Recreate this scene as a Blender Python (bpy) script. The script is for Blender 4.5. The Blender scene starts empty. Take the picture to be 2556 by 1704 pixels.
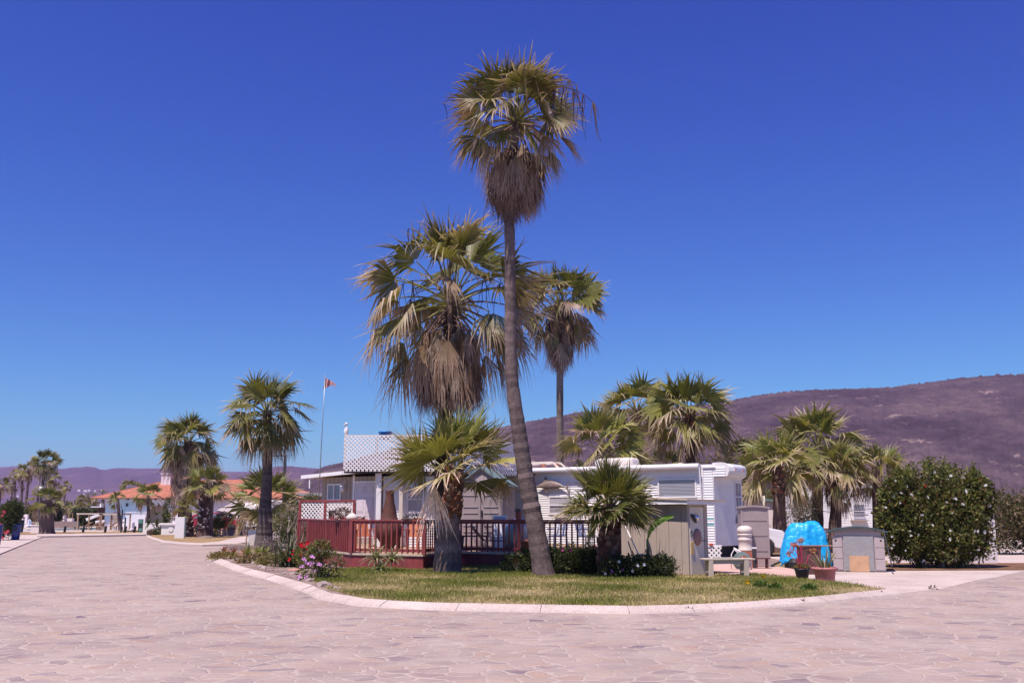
import bpy, math, random
import numpy as np
from mathutils import Vector, Matrix
R = math.radians
sc = bpy.context.scene
COL = sc.collection

# ------------------------------------------------------------------ camera
F_PX, PITCH, EYE = 2485.0, R(9.82), 1.6
cam_d = bpy.data.cameras.new('camera'); cam = bpy.data.objects.new('camera', cam_d); COL.objects.link(cam)
cam.location = (0, 0, EYE); cam.rotation_euler = (math.pi/2 + PITCH, 0, 0)
cam_d.sensor_width = 36; cam_d.lens = F_PX/2556*36; cam_d.clip_start = .1; cam_d.clip_end = 30000
sc.camera = cam

# ------------------------------------------------------------------ sky, sun, exposure
SUN_EL = R(65); SUN_AZ = R(-143)          # azimuth clockwise from +Y
w = bpy.data.worlds.new('World'); sc.world = w; w.use_nodes = True
nt = w.node_tree; nt.nodes.clear()
sky = nt.nodes.new('ShaderNodeTexSky'); sky.sky_type = 'NISHITA'; sky.sun_disc = False
sky.sun_elevation = SUN_EL; sky.sun_rotation = SUN_AZ
sky.altitude = 0; sky.air_density = 1.0; sky.dust_density = 0.3; sky.ozone_density = 3.0
bg = nt.nodes.new('ShaderNodeBackground'); bg.inputs[1].default_value = 0.12
wo = nt.nodes.new('ShaderNodeOutputWorld')
spl = nt.nodes.new('ShaderNodeSeparateColor'); cmb = nt.nodes.new('ShaderNodeCombineColor')
nt.links.new(sky.outputs[0], spl.inputs[0])
for i, (pw, k) in enumerate([(1.6, .102), (1.75, .156), (1.0, .83)]):      # the photograph's film response to the sky
    a = nt.nodes.new('ShaderNodeMath'); a.operation = 'POWER'; a.inputs[1].default_value = pw
    m_ = nt.nodes.new('ShaderNodeMath'); m_.operation = 'MULTIPLY'; m_.inputs[1].default_value = k
    nt.links.new(spl.outputs[i], a.inputs[0]); nt.links.new(a.outputs[0], m_.inputs[0]); nt.links.new(m_.outputs[0], cmb.inputs[i])
nt.links.new(cmb.outputs[0], bg.inputs[0]); nt.links.new(bg.outputs[0], wo.inputs[0])
sd = bpy.data.lights.new('sun', 'SUN'); sd.energy = 5.0; sd.angle = R(.6); sd.color = (1, .88, .80)
sun = bpy.data.objects.new('sun', sd); COL.objects.link(sun)
sdir = Vector((math.sin(SUN_AZ)*math.cos(SUN_EL), math.cos(SUN_AZ)*math.cos(SUN_EL), math.sin(SUN_EL)))
sun.rotation_euler = sdir.to_track_quat('Z', 'Y').to_euler(); sun.location = (0, 0, 60)
sc.view_settings.view_transform = 'Standard'; sc.view_settings.look = 'None'
sc.view_settings.exposure = 0.42; sc.view_settings.gamma = 1
sc.render.engine = 'CYCLES'
sc.cycles.caustics_reflective = False; sc.cycles.caustics_refractive = False
sc.cycles.max_bounces = 6; sc.cycles.transparent_max_bounces = 8; sc.cycles.volume_bounces = 0

# ------------------------------------------------------------------ measuring: photograph pixel -> place
def P(px, py, Y):
    u = (px-1278)/F_PX; v = (852-py)/F_PX
    dy = math.cos(PITCH)-v*math.sin(PITCH); dz = math.sin(PITCH)+v*math.cos(PITCH)
    t = Y/dy
    return Vector((u*t, Y, EYE+dz*t))
def G(px, py, z=0.0):
    u = (px-1278)/F_PX; v = (852-py)/F_PX
    dy = math.cos(PITCH)-v*math.sin(PITCH); dz = math.sin(PITCH)+v*math.cos(PITCH)
    t = (z-EYE)/dz
    return Vector((u*t, dy*t, z))

# ------------------------------------------------------------------ materials
def nmat(name):
    m = bpy.data.materials.new(name); m.use_nodes = True
    nt = m.node_tree; nt.nodes.clear()
    o = nt.nodes.new('ShaderNodeOutputMaterial')
    return m, nt, o
def N(nt, t, **k):
    n = nt.nodes.new(t)
    for a, b in k.items(): setattr(n, a, b)
    return n
def L(nt, a, b): nt.links.new(a, b)
def mixrgb(nt, bt, f, a, b):
    n = nt.nodes.new('ShaderNodeMix'); n.data_type = 'RGBA'; n.blend_type = bt
    for i, v in ((0, f), (6, a), (7, b)):
        if hasattr(v, 'links') or hasattr(v, 'is_linked'): L(nt, v, n.inputs[i])
        elif i == 0: n.inputs[0].default_value = v
        else: n.inputs[i].default_value = (*v[:3], 1)
    return n.outputs[2]
def ramp(nt, fac, stops):
    n = nt.nodes.new('ShaderNodeValToRGB'); L(nt, fac, n.inputs[0])
    e = n.color_ramp.elements
    while len(e) < len(stops): e.new(.5)
    for el, (p, c) in zip(e, stops):
        el.position = p; el.color = (c, c, c, 1) if isinstance(c, (int, float)) else (*c[:3], 1)
    return n.outputs[0]
def noise(nt, scale, detail=4, rough=.55, vec=None, coord='Object'):
    if vec is None:
        t = nt.nodes.new('ShaderNodeTexCoord'); vec = t.outputs[coord]
    n = nt.nodes.new('ShaderNodeTexNoise'); n.inputs['Scale'].default_value = scale
    n.inputs['Detail'].default_value = detail; n.inputs['Roughness'].default_value = rough
    L(nt, vec, n.inputs['Vector']); return n.outputs['Fac']
def mat(name, c, rough=.7, var=.18, scale=6, bump=.15, bscale=40, metal=0, dirt=0, spec=.4, stretch=None):
    m, nt, o = nmat(name)
    p = N(nt, 'ShaderNodeBsdfPrincipled'); L(nt, p.outputs[0], o.inputs[0])
    vec = None
    if stretch:
        tc = N(nt, 'ShaderNodeTexCoord'); mp = N(nt, 'ShaderNodeMapping'); mp.inputs['Scale'].default_value = stretch
        L(nt, tc.outputs['Object'], mp.inputs[0]); vec = mp.outputs[0]
    n1 = noise(nt, scale, 5, .6, vec)
    lo = tuple(x*(1-var) for x in c); hi = tuple(min(1, x*(1+var)) for x in c)
    col = ramp(nt, n1, [(.3, lo), (.7, hi)])
    if dirt:
        n3 = noise(nt, 1.7, 8, .7)
        f = ramp(nt, n3, [(.5, 0.0), (.75, dirt)])
        col = mixrgb(nt, 'MIX', f, col, tuple(x*.45 for x in c))
    L(nt, col, p.inputs['Base Color'])
    p.inputs['Roughness'].default_value = rough; p.inputs['Metallic'].default_value = metal
    p.inputs['Specular IOR Level'].default_value = spec
    if bump:
        n2 = noise(nt, bscale, 4, .6, vec)
        b = N(nt, 'ShaderNodeBump'); b.inputs['Strength'].default_value = bump; b.inputs['Distance'].default_value = .02
        L(nt, n2, b.inputs['Height']); L(nt, b.outputs[0], p.inputs['Normal'])
    return m
def vcol_mat(name, rough=.6, trans=.0, spec=.25, bump=0, var=.25, scale=5, sheen=0):
    m, nt, o = nmat(name)
    a = N(nt, 'ShaderNodeAttribute'); a.attribute_name = 'tone'
    n1 = noise(nt, scale, 3, .6)
    k = ramp(nt, n1, [(.3, 1-var), (.7, 1+var*.6)])
    col = mixrgb(nt, 'MULTIPLY', 1.0, a.outputs['Color'], k)
    p = N(nt, 'ShaderNodeBsdfPrincipled'); L(nt, col, p.inputs['Base Color'])
    p.inputs['Roughness'].default_value = rough; p.inputs['Specular IOR Level'].default_value = spec
    out = p.outputs[0]
    if bump:
        n2 = noise(nt, bump, 5, .7); b = N(nt, 'ShaderNodeBump'); b.inputs['Strength'].default_value = .7
        b.inputs['Distance'].default_value = .03
        L(nt, n2, b.inputs['Height']); L(nt, b.outputs[0], p.inputs['Normal'])
    if trans:
        t = N(nt, 'ShaderNodeBsdfTranslucent'); c2 = mixrgb(nt, 'MULTIPLY', 1.0, col, (1.3, 1.25, .7)); L(nt, c2, t.inputs[0])
        mx = N(nt, 'ShaderNodeMixShader'); mx.inputs[0].default_value = trans
        L(nt, out, mx.inputs[1]); L(nt, t.outputs[0], mx.inputs[2]); out = mx.outputs[0]
    L(nt, out, o.inputs[0]); return m

def flagstone_mat():
    m, nt, o = nmat('flagstone paving')
    tc = N(nt, 'ShaderNodeTexCoord')
    dn = N(nt, 'ShaderNodeTexNoise'); dn.inputs['Scale'].default_value = 2.6; dn.inputs['Detail'].default_value = 3
    L(nt, tc.outputs['Object'], dn.inputs['Vector'])
    sub = N(nt, 'ShaderNodeVectorMath', operation='SUBTRACT'); sub.inputs[1].default_value = (.5, .5, .5); L(nt, dn.outputs['Color'], sub.inputs[0])
    scl = N(nt, 'ShaderNodeVectorMath', operation='SCALE'); scl.inputs['Scale'].default_value = .38; L(nt, sub.outputs[0], scl.inputs[0])
    ad = N(nt, 'ShaderNodeVectorMath', operation='ADD'); L(nt, tc.outputs['Object'], ad.inputs[0]); L(nt, scl.outputs[0], ad.inputs[1])
    mp = N(nt, 'ShaderNodeMapping'); mp.inputs['Scale'].default_value = (1, 1.12, 0); L(nt, ad.outputs[0], mp.inputs[0])
    v1 = N(nt, 'ShaderNodeTexVoronoi', feature='DISTANCE_TO_EDGE', voronoi_dimensions='2D'); v1.inputs['Scale'].default_value = 3.2; L(nt, mp.outputs[0], v1.inputs['Vector'])
    v2 = N(nt, 'ShaderNodeTexVoronoi', feature='F1', voronoi_dimensions='2D'); v2.inputs['Scale'].default_value = 3.2; L(nt, mp.outputs[0], v2.inputs['Vector'])
    sx = N(nt, 'ShaderNodeSeparateColor'); L(nt, v2.outputs['Color'], sx.inputs[0])
    stone = ramp(nt, sx.outputs[0], [(0, (0.158, 0.112, 0.140)), (.03, (0.214, 0.158, 0.172)), (.10, (0.270, 0.200, 0.195)), (.3, (0.316, 0.237, 0.219)), (.5, (0.302, 0.233, 0.223)), (.68, (0.358, 0.265, 0.223)), (.82, (0.335, 0.246, 0.219)), (.93, (0.381, 0.265, 0.209)), (1, (0.335, 0.219, 0.186))])
    fine = noise(nt, 30, 6, .7, tc.outputs['Object'])
    big = noise(nt, .35, 5, .6, tc.outputs['Object'])
    st2 = mixrgb(nt, 'MULTIPLY', 1.0, stone, ramp(nt, fine, [(.25, .86), (.75, 1.08)]))
    # grout width varies from place to place, some stones are worn over with mortar
    gw = noise(nt, 1.3, 4, .6, tc.outputs['Object'])
    gr = N(nt, 'ShaderNodeMath', operation='MULTIPLY_ADD'); gr.inputs[1].default_value = .30; gr.inputs[2].default_value = -.07; L(nt, gw, gr.inputs[0])
    dv = N(nt, 'ShaderNodeMath', operation='DIVIDE'); L(nt, v1.outputs['Distance'], dv.inputs[0]); L(nt, gr.outputs[0], dv.inputs[1])
    edge = ramp(nt, dv.outputs[0], [(.55, 0.0), (1.0, 1.0)])
    wear = ramp(nt, noise(nt, .9, 6, .7, tc.outputs['Object']), [(.38, .30), (.62, 1.0)])
    fm = N(nt, 'ShaderNodeMath', operation='MULTIPLY'); L(nt, edge, fm.inputs[0]); L(nt, wear, fm.inputs[1])
    grout = mixrgb(nt, 'MULTIPLY', 1.0, (.425, .345, .30), ramp(nt, fine, [(.25, .90), (.75, 1.06)]))
    col = mixrgb(nt, 'MIX', fm.outputs[0], grout, st2)
    col = mixrgb(nt, 'MULTIPLY', 1.0, col, ramp(nt, big, [(.3, .90), (.7, 1.06)]))
    sp = noise(nt, 90, 2, .5, tc.outputs['Object'])
    col = mixrgb(nt, 'MIX', ramp(nt, sp, [(.70, 0.0), (.76, .45)]), col, (.25, .2, .2))
    p = N(nt, 'ShaderNodeBsdfPrincipled'); L(nt, col, p.inputs['Base Color']); p.inputs['Roughness'].default_value = .8
    p.inputs['Specular IOR Level'].default_value = .25
    hm = N(nt, 'ShaderNodeMath', operation='MULTIPLY_ADD'); hm.inputs[1].default_value = .25; L(nt, fine, hm.inputs[0]); L(nt, fm.outputs[0], hm.inputs[2])
    b = N(nt, 'ShaderNodeBump'); b.inputs['Strength'].default_value = .7; b.inputs['Distance'].default_value = .02
    L(nt, hm.outputs[0], b.inputs['Height']); L(nt, b.outputs[0], p.inputs['Normal']); L(nt, p.outputs[0], o.inputs[0])
    return m
def patchy(name, stops, scale=.6, fine=25, rough=.9, bump=.5):
    m, nt, o = nmat(name); tc = N(nt, 'ShaderNodeTexCoord'); v = tc.outputs['Object']
    a = noise(nt, scale, 8, .68, v); c = ramp(nt, a, stops)
    f = noise(nt, fine, 4, .7, v); c = mixrgb(nt, 'MULTIPLY', 1.0, c, ramp(nt, f, [(.25, .72), (.75, 1.18)]))
    p = N(nt, 'ShaderNodeBsdfPrincipled'); L(nt, c, p.inputs['Base Color']); p.inputs['Roughness'].default_value = rough
    p.inputs['Specular IOR Level'].default_value = .2
    b = N(nt, 'ShaderNodeBump'); b.inputs['Strength'].default_value = bump; b.inputs['Distance'].default_value = .03
    L(nt, f, b.inputs['Height']); L(nt, b.outputs[0], p.inputs['Normal']); L(nt, p.outputs[0], o.inputs[0]); return m
def hill_mat(name, stops, s1, s2, streak, xs=1.0):
    m, nt, o = nmat(name); tc = N(nt, 'ShaderNodeTexCoord'); mp = N(nt, 'ShaderNodeMapping'); mp.inputs['Scale'].default_value = (xs, 1, 1)
    L(nt, tc.outputs['Object'], mp.inputs[0]); v = mp.outputs[0]
    a = noise(nt, s1, 9, .65, v); c = ramp(nt, a, stops)
    f = noise(nt, s2, 5, .75, v)
    c = mixrgb(nt, 'MIX', ramp(nt, f, [(.60, 0.0), (.70, streak)]), c, (.42, .30, .26))
    f2 = noise(nt, s2*2.3, 3, .7, v)
    c = mixrgb(nt, 'MULTIPLY', 1.0, c, ramp(nt, f2, [(.35, .68), (.65, 1.18)]))
    p = N(nt, 'ShaderNodeBsdfPrincipled'); L(nt, c, p.inputs['Base Color']); p.inputs['Roughness'].default_value = 1
    p.inputs['Specular IOR Level'].default_value = 0
    L(nt, p.outputs[0], o.inputs[0]); return m
def glass_mat(name, c=(.10, .12, .14), rough=.08):
    return mat(name, c, rough, .15, 2, 0, spec=.8)

MT = dict(
 leaf=vcol_mat('palm leaf', .45, .30, .35, var=.2, scale=3),
 dead=vcol_mat('dead palm leaf', .85, .12, .1, var=.3, scale=6),
 trunk=vcol_mat('palm trunk', .95, 0, .1, bump=14, var=.35, scale=9),
 shrub=vcol_mat('shrub leaves', .5, .25, .3, var=.2, scale=4),
 blade=vcol_mat('grass blades', .6, .3, .2, var=.2, scale=1.2),
 petal=vcol_mat('petals', .5, .2, .2, var=.08),
 rock=vcol_mat('rocks', .95, 0, .15, bump=9, var=.35, scale=6),
 bark=mat('grey bark', (.28, .22, .2), .9, .3, 12, .5, 30),
 white=mat('white paint', (.78, .75, .76), .45, .05, 3, .06, 60, dirt=.18),
 siding=mat('white vinyl siding', (.80, .78, .79), .4, .03, 2, .04, 50, dirt=.10),
 plaster=mat('white plaster', (.78, .69, .72), .85, .05, 1.5, .2, 25, dirt=.14),
 beige=mat('beige painted boards', (.36, .30, .25), .75, .07, 3, .12, 40, dirt=.2, stretch=(6, 6, .6)),
 shedbeige=mat('worn beige boards', (.43, .35, .305), .8, .07, 3, .15, 40, dirt=.22, stretch=(5, 5, .5)),
 lilac=mat('pale door paint', (.62, .55, .60), .5, .04, 2, .05, 50),
 red=mat('dark red deck paint', (.23, .045, .048), .55, .2, 5, .15, 30, dirt=.4, stretch=(2, 2, .7)),
 board=mat('worn pale deck boards', (.52, .41, .32), .8, .15, 8, .3, 30, dirt=.3),
 cream=mat('cream paint', (.66, .58, .50), .6, .06, 4, .1, 40, dirt=.25),
 resin=mat('taupe resin', (.33, .265, .265), .55, .06, 3, .05, 30),
 resin2=mat('pale taupe resin', (.42, .345, .35), .55, .06, 3, .05, 30),
 greenroof=mat('green grey roof', (.16, .22, .22), .6, .15, 5, .2, 30),
 darkroof=mat('dark tar roof', (.05, .045, .05), .85, .2, 5, .3, 30),
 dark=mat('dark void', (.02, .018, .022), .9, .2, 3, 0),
 black=mat('black rubber', (.02, .02, .022), .6, .2, 5, .1),
 steel=mat('grey metal', (.32, .31, .33), .35, .08, 5, .05, metal=.7),
 pipe=mat('dark metal', (.06, .055, .065), .5, .1, 5, .05, metal=.3),
 chrome=mat('brushed metal', (.6, .6, .63), .25, .05, 5, 0, metal=1),
 glass=glass_mat('window glass', (.22, .21, .27)),
 lid=mat('dark green lid', (.05, .075, .075), .5, .15, 5, .1),
 glassblue=glass_mat('blue tinted glass', (.12, .22, .27)),
 curtain=mat('pale curtain', (.42, .40, .44), .9, .1, 8, .1, stretch=(20, 20, .4)),
 teal=mat('teal stripe', (.12, .42, .44), .5, .05, 3, 0),
 clay=mat('fired clay', (.10, .036, .026), .75, .35, 3, .2, 30, dirt=.4),
 terracotta=mat('terracotta', (.40, .14, .10), .8, .12, 5, .15, 30),
 orangewood=mat('orange stained wood', (.45, .14, .06), .6, .2, 6, .15, stretch=(6, 6, 1)),
 wood=mat('weathered wood', (.38, .25, .17), .85, .2, 6, .3, 30, stretch=(6, 1, 6)),
 greywood=mat('grey weathered bench wood', (.50, .42, .35), .85, .15, 6, .25, 30),
 ply=mat('plywood', (.55, .33, .20), .8, .12, 6, .15, 30),
 felt=mat('grey roofing felt', (.30, .29, .30), .95, .12, 12, .5, 60),
 tile=mat('orange roof tile', (.52, .205, .13), .8, .22, 2.5, .3, 20),
 brownwall=mat('brown wall', (.20, .075, .035), .8, .15, 3, .1),
 wallbrown=mat('low brown stone wall', (.26, .18, .17), .95, .3, 4, .6, 12),
 concrete=patchy('concrete', [(.25, (.34, .27, .24)), (.42, (.47, .385, .35)), (.6, (.56, .46, .425)), (.75, (.60, .50, .46))], .7, 22, .9, .5),
 path=patchy('pink concrete path', [(.3, (.52, .33, .28)), (.7, (.60, .41, .36))], 1.2, 30, .85, .3),
 soil=patchy('garden soil', [(.3, (.14, .095, .075)), (.5, (.26, .19, .16)), (.7, (.40, .31, .27))], 1.6, 18, .95, .9),
 lawn=patchy('lawn soil and thatch', [(.28, (.13, .135, .04)), (.45, (.23, .19, .08)), (.58, (.32, .25, .14)), (.72, (.39, .29, .21))], .9, 40, .95, .9),
 drylawn=patchy('dry brown lawn', [(.3, (.26, .165, .08)), (.6, (.34, .23, .12)), (.75, (.22, .18, .08))], .5, 20, .95, .9),
 scrub=patchy('scrubland', [(.3, (.10, .085, .05)), (.5, (.20, .15, .11)), (.7, (.33, .25, .21))], .03, 1.5, 1, .6),
 mulch=patchy('mulch', [(.3, (.10, .055, .035)), (.6, (.24, .13, .075))], 2, 30, 1, 1),
 water=mat('pool water', (.02, .34, .48), .08, .08, 2, .3, 4, spec=.6),
 hill1=hill_mat('dry hillside', [(.32, (.035, .020, .026)), (.5, (.070, .046, .054)), (.68, (.125, .085, .085))], .008, .03, .7),
 hill2=hill_mat('far hillside', [(.3, (.06, .035, .045)), (.6, (.11, .065, .075))], .0022, .009, .5),
 blue=mat('blue glazed pot', (.015, .04, .20), .3, .1, 4, 0),
 navy=mat('dark blue plastic', (.012, .022, .05), .5, .1, 4, 0),
 mauve=mat('brown plastic bin', (.115, .045, .045), .5, .06, 4, .05),
 pinkpot=mat('faded red plastic pot', (.46, .17, .17), .6, .12, 5, .05),
 tank=mat('cream plastic', (.66, .58, .53), .45, .05, 4, .03, dirt=.1),
 caritem=mat('white car paint', (.74, .72, .75), .18, .02, 1, 0, spec=.7),
 redcar=mat('red car paint', (.28, .015, .03), .25, .05, 1, 0, spec=.7),
 lamp=mat('white lamp glass', (.75, .72, .74), .2, .03, 4, 0),
 sign=mat('green sign panel', (.015, .18, .15), .5, .1, 4, 0),
 signdark=mat('dark sign post', (.02, .035, .035), .6, .1, 4, 0),
 marks=mat('pale lettering', (.45, .6, .58), .6, .05, 4, 0),
 ink=mat('dark lettering', (.05, .045, .05), .6, .05, 4, 0),
 yellow=mat('faded yellow plaque', (.55, .34, .12), .6, .1, 4, .1),
 plaque=mat('reddish brown oval', (.32, .16, .14), .6, .12, 6, .1),
 fish=mat('bronze grey fish', (.24, .18, .16), .35, .2, 6, .05),
 fishblue=mat('blue metal fish', (.06, .10, .30), .4, .3, 6, .05),
 coral=mat('orange red plastic', (.75, .12, .05), .5, .05, 4, 0),
 banner=mat('faded red flag', (.50, .26, .26), .9, .25, 10, .1),
 bluetub=mat('bright blue plastic', (.01, .22, .62), .4, .05, 4, 0),
)
def tarp_mat():
    m, nt, o = nmat('blue tarpaulin'); p = N(nt, 'ShaderNodeBsdfPrincipled'); L(nt, p.outputs[0], o.inputs[0])
    a = noise(nt, 3, 4, .6); L(nt, ramp(nt, a, [(.3, (.005, .30, .74)), (.6, (.02, .42, .84)), (.8, (.10, .52, .88))]), p.inputs['Base Color'])
    p.inputs['Roughness'].default_value = .38
    b = N(nt, 'ShaderNodeBump'); b.inputs['Strength'].default_value = .9; b.inputs['Distance'].default_value = .05
    L(nt, noise(nt, 6, 3, .5), b.inputs['Height']); L(nt, b.outputs[0], p.inputs['Normal']); return m
MT['tarp'] = tarp_mat(); MT['flagstone'] = flagstone_mat()

# ------------------------------------------------------------------ mesh building
class MB:
    def __init__(s): s.v = []; s.f = []; s.n = 0; s.c = []; s.use = False
    def add(s, v, f, c=None):
        v = np.asarray(v, dtype=np.float32).reshape(-1, 3); s.v.append(v)
        if isinstance(f, np.ndarray): s.f.append((f+s.n))
        else:
            by = {}
            for q in f: by.setdefault(len(q), []).append(q)
            for q in by.values(): s.f.append(np.array(q)+s.n)
        if c is None: cc = np.ones((len(v), 3), np.float32)*.5
        else:
            s.use = True; cc = np.asarray(c, np.float32)
            if cc.ndim == 1: cc = np.tile(cc, (len(v), 1))
            cc = cc.reshape(-1, 3)
        s.c.append(cc); s.n += len(v); return s
    def box(s, x0, y0, z0, x1, y1, z1, M=None, c=None):
        v = [Vector((x, y, z)) for x in (x0, x1) for y in (y0, y1) for z in (z0, z1)]
        if M is not None: v = [M @ p for p in v]
        return s.add([tuple(p) for p in v], [(0, 1, 3, 2), (4, 6, 7, 5), (0, 4, 5, 1), (2, 3, 7, 6), (0, 2, 6, 4), (1, 5, 7, 3)], c)
    def bar(s, a, b, wd, hg=None, up=(0, 0, 1), c=None):
        a = Vector(a); b = Vector(b); hg = hg or wd; d = b-a; ln = d.length; d = d/ln; u = Vector(up)
        if abs(d.dot(u)) > .95: u = Vector((1, 0, 0))
        x = d.cross(u).normalized(); z = x.cross(d)
        M = Matrix((x, d, z)).transposed().to_4x4(); M.translation = a
        return s.box(-wd/2, 0, -hg/2, wd/2, ln, hg/2, M, c)
    def tube(s, pts, rad, n=8, c=None, cap=True):
        pts = [Vector(p) for p in pts]; k = len(pts)
        if isinstance(rad, (int, float)): rad = [rad]*k
        v = []; cc = []; px = None
        for i, p in enumerate(pts):
            d = (pts[min(i+1, k-1)]-pts[max(i-1, 0)]).normalized()
            if px is None:
                a = Vector((1, 0, 0)) if abs(d.x) < .8 else Vector((0, 1, 0)); px = (a-d*a.dot(d)).normalized()
            else: px = (px-d*px.dot(d)).normalized()
            py = d.cross(px)
            for j in range(n):
                t = 2*math.pi*j/n; q = p+(px*math.cos(t)+py*math.sin(t))*rad[i]; v.append(tuple(q))
                if c is not None: cc.append(c[i] if isinstance(c, list) else c)
        f = [(i*n+j, i*n+(j+1) % n, (i+1)*n+(j+1) % n, (i+1)*n+j) for i in range(k-1) for j in range(n)]
        if cap: f += [tuple(range(n-1, -1, -1)), tuple((k-1)*n+j for j in range(n))]
        return s.add(v, f, cc if c is not None else None)
    def lathe(s, prof, n=24, o=(0, 0, 0), sx=1, sy=1, M=None):
        v = []
        for r, z in prof:
            for j in range(n):
                t = 2*math.pi*j/n; p = Vector((o[0]+r*sx*math.cos(t), o[1]+r*sy*math.sin(t), o[2]+z)); v.append(tuple(M @ p if M else p))
        k = len(prof)
        f = [(i*n+j, i*n+(j+1) % n, (i+1)*n+(j+1) % n, (i+1)*n+j) for i in range(k-1) for j in range(n)]
        f += [tuple(range(n-1, -1, -1)), tuple((k-1)*n+j for j in range(n))]
        return s.add(v, f)
    def prism(s, poly, z0, z1, M=None):
        k = len(poly); v = [Vector((x, y, z)) for z in (z0, z1) for x, y in poly]
        if M is not None: v = [M @ p for p in v]
        return s.add([tuple(p) for p in v], [tuple(range(k-1, -1, -1)), tuple(range(k, 2*k))]+[(i, (i+1) % k, k+(i+1) % k, k+i) for i in range(k)])
    def build(s, name, m, parent=None, smooth=False):
        me = bpy.data.meshes.new(name)
        v = np.concatenate(s.v); me.vertices.add(len(v)); me.vertices.foreach_set('co', v.ravel())
        tot = np.concatenate([np.full(len(f), f.shape[1], np.int32) for f in s.f]); idx = np.concatenate([f.ravel() for f in s.f]).astype(np.int32)
        me.loops.add(len(idx)); me.loops.foreach_set('vertex_index', idx)
        me.polygons.add(len(tot)); st = np.zeros(len(tot), np.int32); st[1:] = np.cumsum(tot)[:-1]
        me.polygons.foreach_set('loop_start', st); me.polygons.foreach_set('loop_total', tot)
        me.polygons.foreach_set('use_smooth', np.full(len(tot), bool(smooth)))
        me.update(calc_edges=True)
        if s.use:
            a = me.attributes.new('tone', 'FLOAT_COLOR', 'POINT'); c = np.concatenate(s.c)
            a.data.foreach_set('color', np.concatenate([c, np.ones((len(c), 1), np.float32)], 1).ravel())
        me.materials.append(MT[m] if isinstance(m, str) else m)
        o = bpy.data.objects.new(name, me); COL.objects.link(o)
        if parent: o.parent = parent
        return o
def bevel(o, wd=.01, seg=2):
    b = o.modifiers.new('b', 'BEVEL'); b.width = wd; b.segments = seg; b.limit_method = 'ANGLE'; b.angle_limit = R(35); return o
def tag(o, label=None, cat=None, group=None, kind=None):
    if label: o['label'] = label
    if cat: o['category'] = cat
    if group: o['group'] = group
    if kind: o['kind'] = kind
    return o
def thing(name, label, cat, loc=(0, 0, 0), rz=0, group=None):
    o = bpy.data.objects.new(name, None); COL.objects.link(o); o.empty_display_size = .2
    o.location = loc; o.rotation_euler = (0, 0, rz); return tag(o, label, cat, group)
def copy_tree(o, parent=None):
    c = o.copy(); COL.objects.link(c)
    if parent: c.parent = parent
    for ch in o.children: copy_tree(ch, c)
    return c
def sheet(name, pix, z, m, sub=None, kind='structure', extra=None, label=None, thick=0.0):
    """a ground area whose outline is given as photograph pixels (x, y) or ('w', X, Y) places"""
    pts = []
    for p in pix:
        if p[0] == 'w': pts.append((p[1], p[2]))
        else: g = G(p[0], p[1], z); pts.append((g.x, g.y))
    b = MB(); b.prism(pts, z-thick if thick else z-.06, z)
    o = b.build(name, m)
    return tag(o, kind=kind), pts
def siding(b, x0, x1, z0, z1, y=0, pitch=.11, dep=.022, M=None):
    """lapped boards on a wall facing -y"""
    z = z0
    while z < z1-1e-4:
        zt = min(z+pitch, z1)
        v = [Vector(q) for q in ((x0, y-dep, z), (x1, y-dep, z), (x1, y-.002, zt), (x0, y-.002, zt), (x0, y, z), (x1, y, z))]
        if M is not None: v = [M @ q for q in v]
        b.add([tuple(q) for q in v], [(0, 1, 2, 3), (4, 5, 1, 0)]); z = zt
def lattice(b, x0, x1, z0, z1, y=0, cell=.15, wd=.045, th=.01, axis='x'):
    """crossed diagonal slats clipped to a rectangle"""
    W, H = x1-x0, z1-z0; s2 = cell
    for sgn in (1, -1):
        k = -H if sgn == 1 else 0
        t = k
        while t < (W if sgn == 1 else W+H):
            # line x = t + sgn*zz
            pts = []
            if sgn == 1: a, e = max(0, -t), min(H, W-t)
            else: a, e = max(0, t-W), min(H, t)
            if e-a > .01:
                xa, xe = (t+a, t+e) if sgn == 1 else (t-a, t-e); o = .004*sgn
                b.bar((x0+xa, y+o, z0+a), (x0+xe, y+o, z0+e), wd, th, up=(0, 1, 0))
            t += s2
def spray(b, c, rx, ry, rz, n, size, cols, rng, up=.3, shell=.55, asp=.45, zmin=None):
    """leaf shaped faces through an ellipsoid"""
    d = rng.normal(size=(n, 3)); d /= np.linalg.norm(d, axis=1)[:, None]
    r = (shell+(1-shell)*rng.random(n)**.7)
    lump = 1+.16*np.sin(d[:, 0]*7+c[0])*np.cos(d[:, 2]*6+c[1])+.10*np.sin(d[:, 1]*13+d[:, 2]*11)
    p = d*(r*lump)[:, None]*np.array([rx, ry, rz])+np.array(c)
    if zmin is not None: k = p[:, 2] > zmin; p = p[k]; d = d[k]; r = r[k]; n = len(p)
    ax = rng.normal(size=(n, 3))*.8+d*.7+np.array([0, 0, up]); ax /= np.linalg.norm(ax, axis=1)[:, None]
    t = np.cross(ax, rng.normal(size=(n, 3))); t /= np.linalg.norm(t, axis=1)[:, None]
    nn = np.cross(ax, t)
    L_ = size*(.6+.8*rng.random(n))[:, None]; W_ = L_*asp
    v = np.stack([p, p+ax*L_*.5+t*W_*.5+nn*L_*.08, p+ax*L_, p+ax*L_*.5-t*W_*.5+nn*L_*.08], 1).reshape(-1, 3)
    f = np.arange(n*4).reshape(n, 4)
    ci = rng.integers(0, len(cols), n); col = np.array(cols)[ci]*(.75+.5*rng.random(n))[:, None]
    b.add(v, f, np.repeat(col, 4, 0))
GREENS_ = [(.045, .075, .018), (.06, .10, .022), (.085, .12, .03), (.035, .055, .015)]
OLIVE = [(.10, .11, .03), (.13, .125, .04), (.07, .08, .025), (.16, .14, .06)]
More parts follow.
